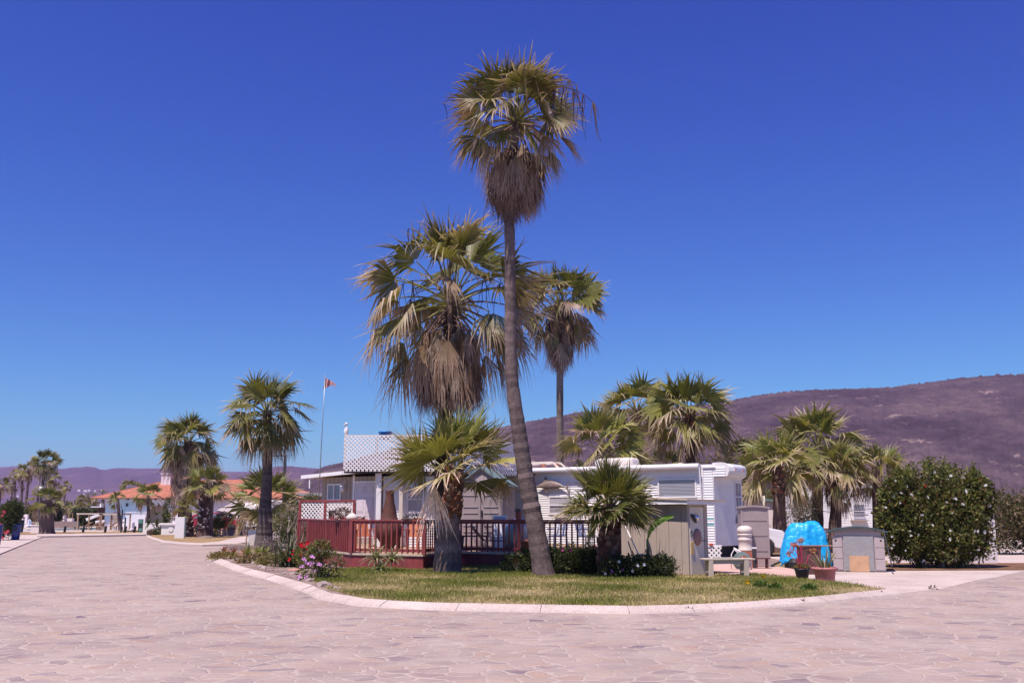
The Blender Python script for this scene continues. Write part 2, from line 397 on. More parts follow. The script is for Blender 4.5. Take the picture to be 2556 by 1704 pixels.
# ------------------------------------------------------------------ palms
TAN = np.array((.72, .53, .42)); BRN = np.array((.235, .15, .115)); GRY = np.array((.46, .35, .30)); DRK = np.array((.075, .05, .042))
GRN = np.array((.10, .118, .026)); YGR = np.array((.27, .25, .07)); OCH = np.array((.38, .24, .08))
def unit(v): return v/np.linalg.norm(v)
def fan(b, base, D, Nn, Rl, nseg, spread, rs, droop, rng, col0, col1, tipdry=.3, detail=2, wind=0.0, curl=.1):
    """one costapalmate leaf blade: pleated segments joined to rs, then free drooping tips"""
    D = unit(D); Nn = unit(Nn-D*np.dot(Nn, D)); S = np.cross(Nn, D)
    a = (-spread+2*spread*(np.arange(nseg)+.5)/nseg)+rng.normal(0, .012, nseg)
    da = 2*spread/nseg
    ts = np.array([.05, .25, rs, (rs+1)/2, .86, 1.0]) if detail == 2 else (np.array([.05, rs, .78, 1.0]) if detail == 1 else np.array([.05, rs, 1.0]))
    ln = Rl*(.80+.20*np.cos(a*.8))*(1+rng.normal(0, .10, nseg)).clip(.6, 1.25)
    d = np.cos(a)[:, None]*D+np.sin(a)[:, None]*S+curl*np.abs(np.sin(a))[:, None]*Nn
    d /= np.linalg.norm(d, axis=1)[:, None]
    T = -np.sin(a)[:, None]*D+np.cos(a)[:, None]*S
    p = np.tile(base, (nseg, 1)).astype(float)
    g = np.array([wind, 0, -1.0]); seg_dr = droop*(1+rng.normal(0, .75, nseg)).clip(.1, 3.4)
    sway = rng.normal(0, .17, (nseg, 3))
    V = []; C = []; prev = 0
    for k, t in enumerate(ts):
        dt = t-prev
        if t > rs+1e-6:
            d = d+(g*seg_dr[:, None]+sway*1.2)*dt*2.2; d /= np.linalg.norm(d, axis=1)[:, None]
        elif k: d = d+g*droop*.12*dt; d /= np.linalg.norm(d, axis=1)[:, None]
        p = p+d*(dt*ln)[:, None]; prev = t
        wfull = np.tan(da/2)*rs*ln
        wk = np.tan(da/2)*t*ln*1.05 if t <= rs+1e-6 else wfull*(1-(t-rs)/(1-rs))**.6*.72
        wk = np.maximum(wk, .0025 if t < 1 else .0012)
        fold = .55 if t <= rs+1e-6 else .35
        l_ = p-T*wk[:, None]-Nn*(wk*fold)[:, None]; r_ = p+T*wk[:, None]-Nn*(wk*fold)[:, None]
        if detail: V.append(np.stack([l_, p+Nn*(wk*fold*.4)[:, None], r_], 1))
        else: V.append(np.stack([l_, r_], 1))
        td = np.clip((t-(1-tipdry))/max(tipdry, .01), 0, 1)
        td = np.clip(td*(.6+.8*rng.random(nseg)), 0, 1)[:, None]
        c = (col0*(1-td)+col1*td)*(.85+.3*rng.random((nseg, 1)))
        if t < .3: c = c*.7+YGR*.25*(1 if tipdry < .6 else .4)
        C.append(np.repeat(c[:, None], 3 if detail else 2, 1))
    m = 3 if detail else 2; K = len(ts)
    V = np.stack(V, 1).reshape(-1, 3); C = np.stack(C, 1).reshape(-1, 3)
    s0 = (np.arange(nseg)*K*m)[:, None, None]; k0 = (np.arange(K-1)*m)[None, :, None]
    fs = []
    for q in range(m-1):
        o = s0+k0
        fs.append(np.concatenate([o+q, o+q+1, o+m+q+1, o+m+q], 2).reshape(-1, 4))
    b.add(V, np.concatenate(fs), C)
def ribbon(b, pts, w0, w1, col):
    pts = np.array(pts); k = len(pts); d = np.gradient(pts, axis=0); s = np.cross(d, [0.3, 1, 0.2]); s /= np.linalg.norm(s, axis=1)[:, None]+1e-9
    ww = np.linspace(w0, w1, k)[:, None]
    n = np.cross(d, s); n /= np.linalg.norm(n, axis=1)[:, None]+1e-9
    V = np.stack([pts-s*ww, pts+n*ww*.8, pts+s*ww], 1).reshape(-1, 3)
    i = np.arange(k-1)*3
    f = np.concatenate([np.stack([i+q, i+q+1, i+3+q+1, i+3+q], 1) for q in (0, 1)])
    b.add(V, f, np.array(col))
def crown(b, heart, Rc, n, rng, det=2, el0=82, el1=-35, pet=.5, droop=.8, dry=.4, wind=0., tone=1., nseg=26, spread=105, bladedown=30, deadfrac=.2, lean=None):
    heart = np.array(heart, float)
    for i in range(n):
        t = (i+.5)/n; az = i*2.39996+rng.normal(0, .15)
        el = R(el0+(el1-el0)*t**1.15+rng.normal(0, 8))
        Lp = Rc*pet*(.55+.45*min(1, t*2.2))*rng.uniform(.85, 1.12)
        Lb = Rc*(1.0-pet)*1.12*rng.uniform(.88, 1.1)*(.85 if t < .12 else 1)
        h = np.array([math.cos(az), math.sin(az), 0]); o = heart+h*.05*Rc+np.array([0, 0, -.16*Rc*t])
        d = h*math.cos(el)+np.array([0, 0, math.sin(el)])
        if lean is not None: d = unit(d+np.array(lean)*(1.0-.4*t))
        pts = [o]; dd = d.copy()
        for k in range(4):
            dd = unit(dd+np.array([wind*.06, 0, -.09*(1+t*.8)])); pts.append(pts[-1]+dd*Lp/4)
        dead = rng.random() < deadfrac*max(0, (t-.3))*2
        dr = min(1, dry*(.35+1.1*t)*rng.uniform(.6, 1.4))
        g = (GRN*(1-.35*rng.random())+YGR*.35*rng.random()+ (OCH*.25*rng.random()*t))*tone
        tip = TAN*rng.uniform(.65, 1.05) if rng.random() < .75 else BRN*1.2
        if dead: g = OCH*.35+BRN*.7; tip = GRY*rng.uniform(.7, 1.2); dr = 1.
        ribbon(b, pts, .022*Rc**.4, .010*Rc**.4, (YGR*.8 if not dead else BRN)*(.7+.5*rng.random()))
        bd = unit(dd+np.array([0, 0, -math.tan(R(bladedown*(.2+1.1*t)*rng.uniform(.6, 1.3)))]))
        up = np.array([0, 0, 1.])+h*.25; roll = rng.normal(0, .65); s = unit(np.cross(bd, up)); nn = np.cross(s, bd)
        nn = nn*math.cos(roll)+s*math.sin(roll)
        low = max(0, t-.5)*2*(1 if el1 < -20 else 0); fan(b, pts[-1], bd, nn, Lb*(1+.15*low), nseg, R(spread*rng.uniform(.8, 1.05)*(1-.5*low)*(.55 if dead else 1) if t > .08 else 40), rng.uniform(.42, .58)*(1-.25*low), droop*(.35+1.0*t)*rng.uniform(.6, 1.4)*(1+1.2*low), rng, g, tip, dr, det, wind, curl=.12)
def skirt(b, top, Ls, rs, tr, n, rng, det=2, nseg=13, bottom_r=.6, blade=.95):
    """dead leaves hanging down round the trunk"""
    top = np.array(top, float)
    for i in range(n):
        t = rng.random(); az = rng.random()*6.283; h = np.array([math.cos(az), math.sin(az), 0])
        zt = -t*(Ls-blade*.75); rr = rs*(.62+.38*math.sin(min(1, .25+t)*2.2))*rng.uniform(.65, 1.0)
        o = top+h*tr+np.array([0, 0, zt+.25]); e = top+h*rr+np.array([0, 0, zt-.15*rng.random()])
        ribbon(b, [o, (o+e)/2+np.array([0, 0, .10]), e], .02, .012, BRN*rng.uniform(.6, 1.2))
        inn = (1-bottom_r)*t*.55
        D = unit(np.array([0, 0, -1.])-h*inn+rng.normal(0, .07, 3)); 
        c = (BRN*rng.uniform(.7, 1.3) if rng.random() < .6 else GRY*rng.uniform(.6, 1.15))
        fan(b, e, D, h+rng.normal(0, .35, 3), blade*rng.uniform(.8, 1.15), nseg, R(rng.uniform(12, 32)), .45, .6, rng, c, c*rng.uniform(.8, 1.5), .8, det, 0, curl=-.1)
def trunk_tube(b, pts, rad, rng, col=(.19, .145, .13), n=16, step=.12):
    """smooth curve through the points with leaf scar rings"""
    P_ = [Vector(p) for p in pts]; out = []; rr = []; cc = []
    for i in range(len(P_)-1):
        p0 = P_[max(i-1, 0)]; p1 = P_[i]; p2 = P_[i+1]; p3 = P_[min(i+2, len(P_)-1)]
        k = max(2, int((p2-p1).length/step))
        for j in range(k):
            t = j/k; t2 = t*t; t3 = t2*t
            q = .5*((2*p1)+(-p0+p2)*t+(2*p0-5*p1+4*p2-p3)*t2+(-p0+3*p1-3*p2+p3)*t3)
            out.append(q); r = rad[i]+(rad[i+1]-rad[i])*t
            rr.append(r*(1+rng.normal(0, .028)+(.035 if len(out) % 2 else 0)))
            s = rng.uniform(.62, 1.3); cc.append((col[0]*s, col[1]*s, col[2]*s))
    out.append(P_[-1]); rr.append(rad[-1]); cc.append(col)
    b.tube(out, rr, n, cc)
    return out, rr
def boots(b, out, rr, z0, z1, rng, dens=26, size=.20, c1=(.20, .085, .055), c2=(.34, .24, .18)):
    """stubs of old leaf bases"""
    zs = [p.z for p in out]; n = int(dens*(z1-z0)/.3)
    for i in range(n):
        z = z0+(z1-z0)*(i+rng.random())/n; k = min(range(len(zs)), key=lambda j: abs(zs[j]-z)); c = out[k]; r = rr[k]
        az = i*2.39996+rng.normal(0, .12); h = Vector((math.cos(az), math.sin(az), 0)); s = Vector((-h.y, h.x, 0))
        a = Vector((c.x, c.y, z))+h*r*.85; L_ = size*rng.uniform(.7, 1.2); e = a+h*L_*.45+Vector((0, 0, L_*.9))
        w0 = r*.42*rng.uniform(.8, 1.2); w1 = w0*rng.uniform(.3, .55); th = .022
        v = [a-s*w0-h*.02, a+s*w0-h*.02, a+s*w0*.9+h*.05, a-s*w0*.9+h*.05, e-s*w1, e+s*w1, e+s*w1+h*th-Vector((0, 0, th)), e-s*w1+h*th-Vector((0, 0, th))]
        q = rng.uniform(.5, 1.3); cc = [tuple(x*q for x in c1)]*4+[tuple(x*q for x in (c2 if rng.random() < .45 else c1))]*4
        b.add([tuple(x) for x in v], [(0, 1, 5, 4), (1, 2, 6, 5), (2, 3, 7, 6), (3, 0, 4, 7), (4, 5, 6, 7)], cc)
def palm(label, base, heart, Rc, r0, r1, seed, n=36, sk=0, skr=.8, skn=50, via=(), det=2, nseg=24, group=None, boot=None, radii=None, tcol=(.19, .145, .13), zs=1., **kw):
    """a fan palm: trunk, crown and, where the photo shows one, a skirt of dead leaves"""
    rng = np.random.default_rng(seed)
    base = Vector(base); heart = Vector(heart)
    root = thing('palm_tree', label, 'palm tree', base, 0, group)
    rel = lambda p: Vector(p)-base
    tb = MB(); pts = [Vector((0, 0, -.05))]+[rel(v) for v in via]+[rel(heart)+Vector((0, 0, -.02*Rc))]
    rad = radii or [r0]+[r0+(r1-r0)*min(1, (.35+.65*(i+1)/(len(via)+1))) for i in range(len(via))]+[r1]
    if not via:
        m = pts[0].lerp(pts[1], .12); pts = [pts[0], m, pts[0].lerp(pts[1], .5), pts[1]]; rad = [r0*1.25, r0*.95, (r0*.8+r1)/1.8, r1]
    out, rr = trunk_tube(tb, pts, rad, rng, tcol, n=16 if det == 2 else 9, step=.12 if det == 2 else .4)
    if boot:
        for bt in boot: boots(tb, out, rr, bt[0], bt[1], rng, *(bt[2:]))
    tb.build('trunk', 'trunk', root)
    cb = MB(); h = rel(heart); crown(cb, tuple(h), Rc, n, rng, det=det, nseg=nseg, **kw)
    cb.build('crown', 'leaf', root)
    if sk:
        sb = MB(); skirt(sb, (h.x, h.y, h.z-.05*Rc), sk, skr, r1, skn, rng, det=max(det-1, 0), nseg=max(6, nseg//2), blade=min(1.0, sk*.55)*Rc/2)
        sb.build('dead_leaf_skirt', 'dead', root)
    return root, cb
def strands(root, starts, rng, col=DRK, name='seed_strand'):
    """old flower stalks arching out and hanging in strings"""
    for (o, mid, end, drop, k) in starts:
        b = MB(); o = np.array(o); mid = np.array(mid); end = np.array(end)
        pts = [o*(1-t)**2+2*mid*t*(1-t)+end*t*t for t in np.linspace(0, 1, 9)]
        ribbon(b, pts, .018, .008, col*1.3)
        for i in range(k):
            s = pts[int(rng.integers(4, 9))]; L_ = drop*rng.uniform(.35, 1.1); q = [s]
            d = np.array([rng.normal(0, .25), rng.normal(0, .25), -.6])
            for j in range(7):
                d = unit(d+np.array([rng.normal(0, .16), rng.normal(0, .1), -.35])); q.append(q[-1]+d*L_/7)
            ribbon(b, q, .012, .005, col*rng.uniform(.7, 2.2))
        b.build(name, 'dead', root)

def build_palms():
    g1 = 'palms on the corner lawn'
    # tallest palm, curved trunk
    Y = G(1358, 1436, .1).y
    W = lambda x, y: P(x, y, Y)
    hb = W(1288, 290)
    root, _ = palm('tallest palm in the photo with a leaning smooth grey trunk on the lawn', G(1358, 1436, .1), hb, 1.98, .30, .13, 17, n=50, sk=0, det=2, nseg=26, group=g1,
        via=[W(1350, 1390), W(1334, 1300), W(1311, 1180), W(1293, 1060), W(1281, 975), W(1275, 870), W(1273, 650), W(1272, 500), W(1280, 380)],
        radii=[.31, .25, .215, .20, .185, .16, .15, .135, .125, .13, .13], tcol=(.165, .122, .118), el1=-46, droop=.8, dry=.72, bladedown=34, deadfrac=.6, tone=.9, pet=.54, spread=98)
    rng = np.random.default_rng(5); sb = MB(); c = W(1284, 388)-root.location
    skirt(sb, (c.x, c.y, c.z), 1.5, .74, .13, 170, rng, 2, 14, bottom_r=.55, blade=1.05); sb.build('dead_leaf_skirt', 'dead', root)
    h = hb-root.location
    strands(root, [((h.x, h.y, h.z), (h.x+1.0, h.y-.6, h.z+1.15), (h.x+2.0, h.y-.7, h.z+.1), 1.2, 26), ((h.x, h.y, h.z), (h.x-.9, h.y-.6, h.z+1.1), (h.x-1.9, h.y-.5, h.z+.15), .5, 6),
                   ((h.x+.1, h.y, h.z), (h.x+.7, h.y-.7, h.z+1.4), (h.x+1.6, h.y-.4, h.z+.7), 1.0, 16), ((h.x-.1, h.y-.1, h.z), (h.x-.3, h.y-.9, h.z+1.4), (h.x-.4, h.y-1.1, h.z+.4), .9, 14),
                   ((h.x-.6, h.y-.3, h.z-1.9), (h.x-.8, h.y-.4, h.z-1.9), (h.x-.65, h.y-.4, h.z-2.6), .9, 6)], rng)
    # large drooping palm
    base = G(1108, 1424, .1); Y2 = base.y+1.0; base = Vector((P(1108, 1424, Y2).x, Y2, .1)); W = lambda x, y: P(x, y, Y2)
    hb = W(1126, 735)
    root, _ = palm('broad ragged palm with wide drooping crown behind the short fat trunked palm', base, hb, 3.1, .24, .20, 21, n=44, det=2, nseg=28, group=g1,
        via=[W(1104, 1330), W(1104, 1150), W(1114, 1000), W(1122, 860)], radii=[.26, .22, .2, .2, .19, .2], tcol=(.10, .07, .06), el1=-42, droop=1.25, dry=.78, bladedown=36, deadfrac=.5, tone=1.1, wind=.1, pet=.56, spread=88)
    rng = np.random.default_rng(6); sb = MB(); c = W(1122, 810)-root.location
    skirt(sb, (c.x, c.y, c.z), 2.4, .95, .2, 220, rng, 2, 15, bottom_r=1.15, blade=1.25); sb.build('dead_leaf_skirt', 'dead', root)
    h = hb-root.location
    strands(root, [((h.x, h.y, h.z), (h.x-1.2, h.y-.5, h.z+.9), (h.x-2.0, h.y-.5, h.z-.5), 1.9, 16), ((h.x, h.y, h.z), (h.x-1.1, h.y-.6, h.z+.5), (h.x-1.55, h.y-.6, h.z-1.2), 1.8, 9),
                   ((h.x, h.y, h.z), (h.x+1.0, h.y-.6, h.z+.9), (h.x+1.9, h.y-.5, h.z-.2), 1.8, 14), ((h.x, h.y-.1, h.z), (h.x-.1, h.y-.9, h.z+2.2), (h.x+.1, h.y-1.1, h.z+.4), 1.4, 12),
                   ((h.x, h.y, h.z), (h.x-.6, h.y-.4, h.z+1.8), (h.x-1.25, h.y-.3, h.z+1.9), .8, 10)], rng)
    # fat trunked palm in front of it
    base = G(1117, 1427, .1); Y3 = base.y; W = lambda x, y: P(x, y, Y3); hb = W(1134, 1172)
    root, _ = palm('short palm with fat grey trunk base and stubby red brown collar', base, hb, 2.1, .36, .20, 31, n=17, det=2, nseg=34, group=g1,
        via=[W(1118, 1390), W(1119, 1330), W(1124, 1290), W(1132, 1240)], radii=[.375, .35, .31, .25, .2, .19], tcol=(.235, .165, .155),
        boot=[(1.35, 2.65, 20, .20)], el1=30, droop=.4, dry=.36, bladedown=4, deadfrac=.0, tone=1.6, spread=96, pet=.46, wind=.08)
    rng = np.random.default_rng(8); h = hb-root.location
    b = MB(); o = np.array((h.x-.28, h.y-.35, h.z-.25)); e = np.array((h.x-.52, h.y-.50, h.z-.34)); ribbon(b, [np.array(h)-np.array((0.1, .15, .1)), o+np.array((0, 0, .12)), e], .03, .018, TAN*.9)
    fan(b, e, np.array((.05, -.1, -1.)), np.array((-.1, -1, .1)), 1.42, 30, R(25), .6, .5, rng, TAN*1.5, TAN*1.25, .6, 2)
    b.build('dead_frond', 'dead', root)
    b = MB(); e = np.array((h.x+1.3, h.y-.2, h.z-.25)); ribbon(b, [np.array(h), np.array((h.x+.7, h.y-.2, h.z+.35)), e], .025, .015, TAN*.8)
    fan(b, e, np.array((-.1, -.1, -1.)), np.array((.3, -1, .1)), .85, 24, R(40), .5, .9, rng, OCH*.9, TAN*1.0, .7, 2); b.build('dead_frond', 'dead', root)
    # low dark palm on the right of the lawn
    base = G(1519, 1438, .1); base = Vector((P(1519, 1400, 24.6).x, 24.6, .1)); W = lambda x, y: P(x, y, 24.6); hb = W(1519, 1254)
    palm('low dark green palm with rough brown trunk rising from the shrubs', base, hb, 1.32, .27, .17, 41, n=30, det=2, nseg=34, group=g1,
        via=[W(1518, 1400), W(1521, 1340), W(1524, 1300)], radii=[.27, .25, .22, .2, .16], tcol=(.09, .05, .045), boot=[(.2, 1.5, 22, .15, (.11, .05, .04), (.2, .13, .11))],
        el1=10, droop=.28, dry=.22, bladedown=6, deadfrac=.0, tone=1.0, spread=115, pet=.42, wind=.02)
    # behind the trailer, tall and slim
    def gp(px, py, Y, hx, hy): 
        a = P(px, py, Y); return Vector((a.x, Y, .02)), P(hx, hy, Y)
    b_, h_ = gp(1397, 1250, 55, 1397, 752)
    palm('tall slim palm with a small round crown behind the white trailer', b_, h_, 2.95, .24, .16, 51, n=42, sk=3.6, skr=.95, skn=120, det=1, nseg=20, el1=-45, droop=1., dry=.5, bladedown=40, deadfrac=.4, tcol=(.22, .17, .15))
    # left of the deck
    b_ = Vector((P(659, 1362, 45).x, 45, .1))
    palm('mid height palm with dark swollen base beside the white cabinet', b_, P(668, 1022, 45), 2.3, .42, .17, 61, n=40, sk=.0, det=2, nseg=24, el1=-52, el0=80, droop=.8, dry=.38, bladedown=40, deadfrac=.2,
         via=[P(660, 1335, 45), P(662, 1270, 45), P(667, 1180, 45)], radii=[.52, .36, .27, .22, .18], tcol=(.11, .085, .08), tone=.9)
    grp = 'palms behind the trailer'
    for lab, px, Y, hx, hy, Rc, r, seed, n, tone, bt in [
        ('bushy palm with the highest crown right of the trailer roof', 1722, 46, 1722, 1030, 2.6, .34, 71, 36, 1.15, 1),
        ('leaning palm crown rising second behind the trailer roof', 1600, 50, 1590, 1018, 2.2, .30, 72, 30, 1.1, 0),
        ('yellow green palm crown hanging over the trailer awning', 1512, 44, 1512, 1112, 2.3, .30, 73, 32, 1.35, 0),
        ('broad low palm behind the blue tarpaulin with wide fan leaf hanging', 1944, 42, 1944, 1160, 2.1, .32, 74, 32, 1.35, 1),
        ('higher palm with dark bare trunk behind the blue tarpaulin', 2036, 46, 2042, 1108, 2.35, .30, 75, 34, 1.2, 0),
        ('palm with old brown leaves hanging below its crown', 2077, 44, 2092, 1172, 1.7, .30, 76, 32, 1.1, 0),
        ('short palm between the hanging crown and the flowering hedge', 2190, 45, 2188, 1168, 1.6, .28, 77, 30, 1.05, 0),
        ('low dark palm tuft just above the trailer roof', 1655, 58, 1655, 1165, 1.7, .28, 78, 24, .8, 0),
        ('olive palm tuft behind the trailer nose', 1862, 55, 1858, 1150, 1.9, .28, 79, 28, 1.0, 0)]:
        b_, h_ = gp(px, 1300, Y, hx, hy)
        palm(lab, b_, h_, Rc, r, .2, seed, n=n, det=1, nseg=20, group=grp, tone=tone*1.2, el1=-28, droop=.75, dry=.6, bladedown=24, deadfrac=.3, pet=.48, wind=.1,
             boot=[(max(.5, h_.z-1.3), h_.z-.1, 10, .2)] if bt else None, tcol=(.13, .085, .075), sk=(1.9 if seed in (76,) else 0), skr=.65, skn=26)
    # left group by the club
    gl = 'palms on the left island'
    b_ = Vector((P(455, 1326, 72).x, 72, .05))
    palm('large shaggy palm with a long dead leaf skirt on the left island', b_, P(470, 1098, 72), 2.7, .42, .28, 81, n=44, det=1, nseg=20, group=gl, el1=-45, droop=1.0, dry=.5, bladedown=40, deadfrac=.4, tcol=(.11, .08, .075), sk=4.6, skr=1.15, skn=110)
    b_ = Vector((P(506, 1334, 68).x, 68, .05))
    palm('palm with white flecked stubby trunk on the left island', b_, P(511, 1208, 68), 1.65, .40, .22, 82, n=22, det=1, nseg=20, group=gl, el1=-5, droop=.5, dry=.35, bladedown=20, tone=1.45, boot=[(.3, 3.3, 12, .2, (.1, .055, .05), (.62, .55, .55))], tcol=(.10, .065, .06))
    b_ = Vector((P(523, 1334, 68.6).x, 68.6, .05))
    palm('palm with smooth grey trunk behind the white flecked trunk', b_, P(526, 1196, 68.6), 1.5, .26, .20, 83, n=16, det=1, nseg=18, group=gl, el1=5, droop=.5, dry=.4, bladedown=20, tone=1.3, tcol=(.14, .11, .11))
    b_ = Vector((P(473, 1326, 70).x, 70, .05))
    palm('knee high young palm between the two large island trunks', b_, P(471, 1272, 70), 1.25, .34, .2, 84, n=16, det=1, nseg=18, group=gl, el1=0, droop=.4, dry=.3, bladedown=20, tone=1.3, boot=[(.2, 1.3, 10, .18, (.1, .055, .05), (.62, .55, .55))], tcol=(.10, .065, .06))
    b_ = Vector((P(664, 1300, 54).x, 54, .05))
    palm('wide low palm spreading behind the mid height palm trunk', b_, P(664, 1243, 54), 2.3, .3, .2, 85, n=26, det=1, nseg=22, el1=-18, droop=.5, dry=.45, bladedown=24, tone=1.1)
    # round the pool and far off: detail falls with distance
    far = [(113, 1150, 108, 1.8, 86, 34, 2.3, .8, 'tall palm with a round crown over the pool', 1), (116, 1247, 79, 1.55, 87, 26, 0, 1.2, 'fat trunked palm on the grass by the lamp post', 1),
           (132, 1192, 122, 1.5, 88, 24, 1.8, 1., 'palm crown half behind the tall pool palm', 0), (57, 1175, 132, 1.35, 89, 22, 2.4, 1., 'slim palm of the pair left of the pool lamp', 0),
           (74, 1170, 130, 1.5, 90, 24, 1.8, .9, 'slim palm touching the tall pool palm crown', 0), (39, 1183, 150, 1.2, 91, 16, 0, 1.2, 'thin stemmed palm outermost of the slim three', 0),
           (4, 1208, 120, 1.4, 92, 20, 1.5, .9, 'palm cut by the edge of the photo over the oleander', 0), (30, 1213, 150, 1.2, 93, 16, 1.2, .8, 'small palm behind the oleander top', 0),
           (164, 1211, 150, 1.1, 94, 16, 1., 1., 'small palm tilted over the far hedge', 0), (150, 1224, 140, 1.0, 95, 14, 0, 1., 'tiny palm beside the tilted one', 0),
           (204, 1246, 140, 1.0, 96, 18, 1.4, .7, 'tiny dark palm in front of the brown hill', 0), (231, 1240, 150, 1.2, 97, 18, 2.6, .7, 'palm with a column of dead leaves by the club roof tip', 0),
           (260, 1233, 170, 1.4, 98, 16, 0, .8, 'palm tuft showing over the club roof tip', 0), (95, 1223, 140, 1.1, 99, 14, 0, .8, 'small palm behind the pool lamp head', 0),
           (328, 1216, 150, 2.0, 100, 18, 0, .8, 'palm tuft showing over the red roof slope', 0), (370, 1235, 100, 1.75, 101, 22, 0, 1.1, 'young palm standing before the club arches', 1),
           (294, 1245, 96, 1.1, 102, 16, 0, 1.1, 'windblown palm with bent trunk by the wooden pergola', 1), (528, 1150, 140, 1.1, 103, 14, 1.2, .7, 'dark palm head just above the island palms', 0),
           (170, 1265, 130, 1.5, 104, 16, 0, 1.1, 'low palm clump beyond the pool', 0), (208, 1268, 135, 1.3, 105, 14, 0, 1., 'low palm clump next to the far hedge', 0), (140, 1268, 125, 1.3, 106, 14, 0, .8, 'shaded palm clump behind the fat trunked palm', 0)]
    for px, py, Y, Rc, seed, n, sk, tone, lab, dt in far:
        h_ = P(px, py, Y); bx = P(302, 1300, Y).x if seed == 102 else h_.x+(.25 if seed % 2 else -.2)
        palm(lab, (bx, Y, 0), h_, Rc, .2 if seed != 87 else .6, .13 if seed != 87 else .45, seed, n=n, det=dt if dt else 0, nseg=14 if dt else 9, group='palms around the pool and beyond', el1=-40, droop=.8, dry=.4, bladedown=34, tone=tone*.95, deadfrac=.3,
             sk=sk, skr=.55*Rc/1.4, skn=34, lean=((-.8, 0, .2) if seed == 102 else None), tcol=(.17, .12, .12))
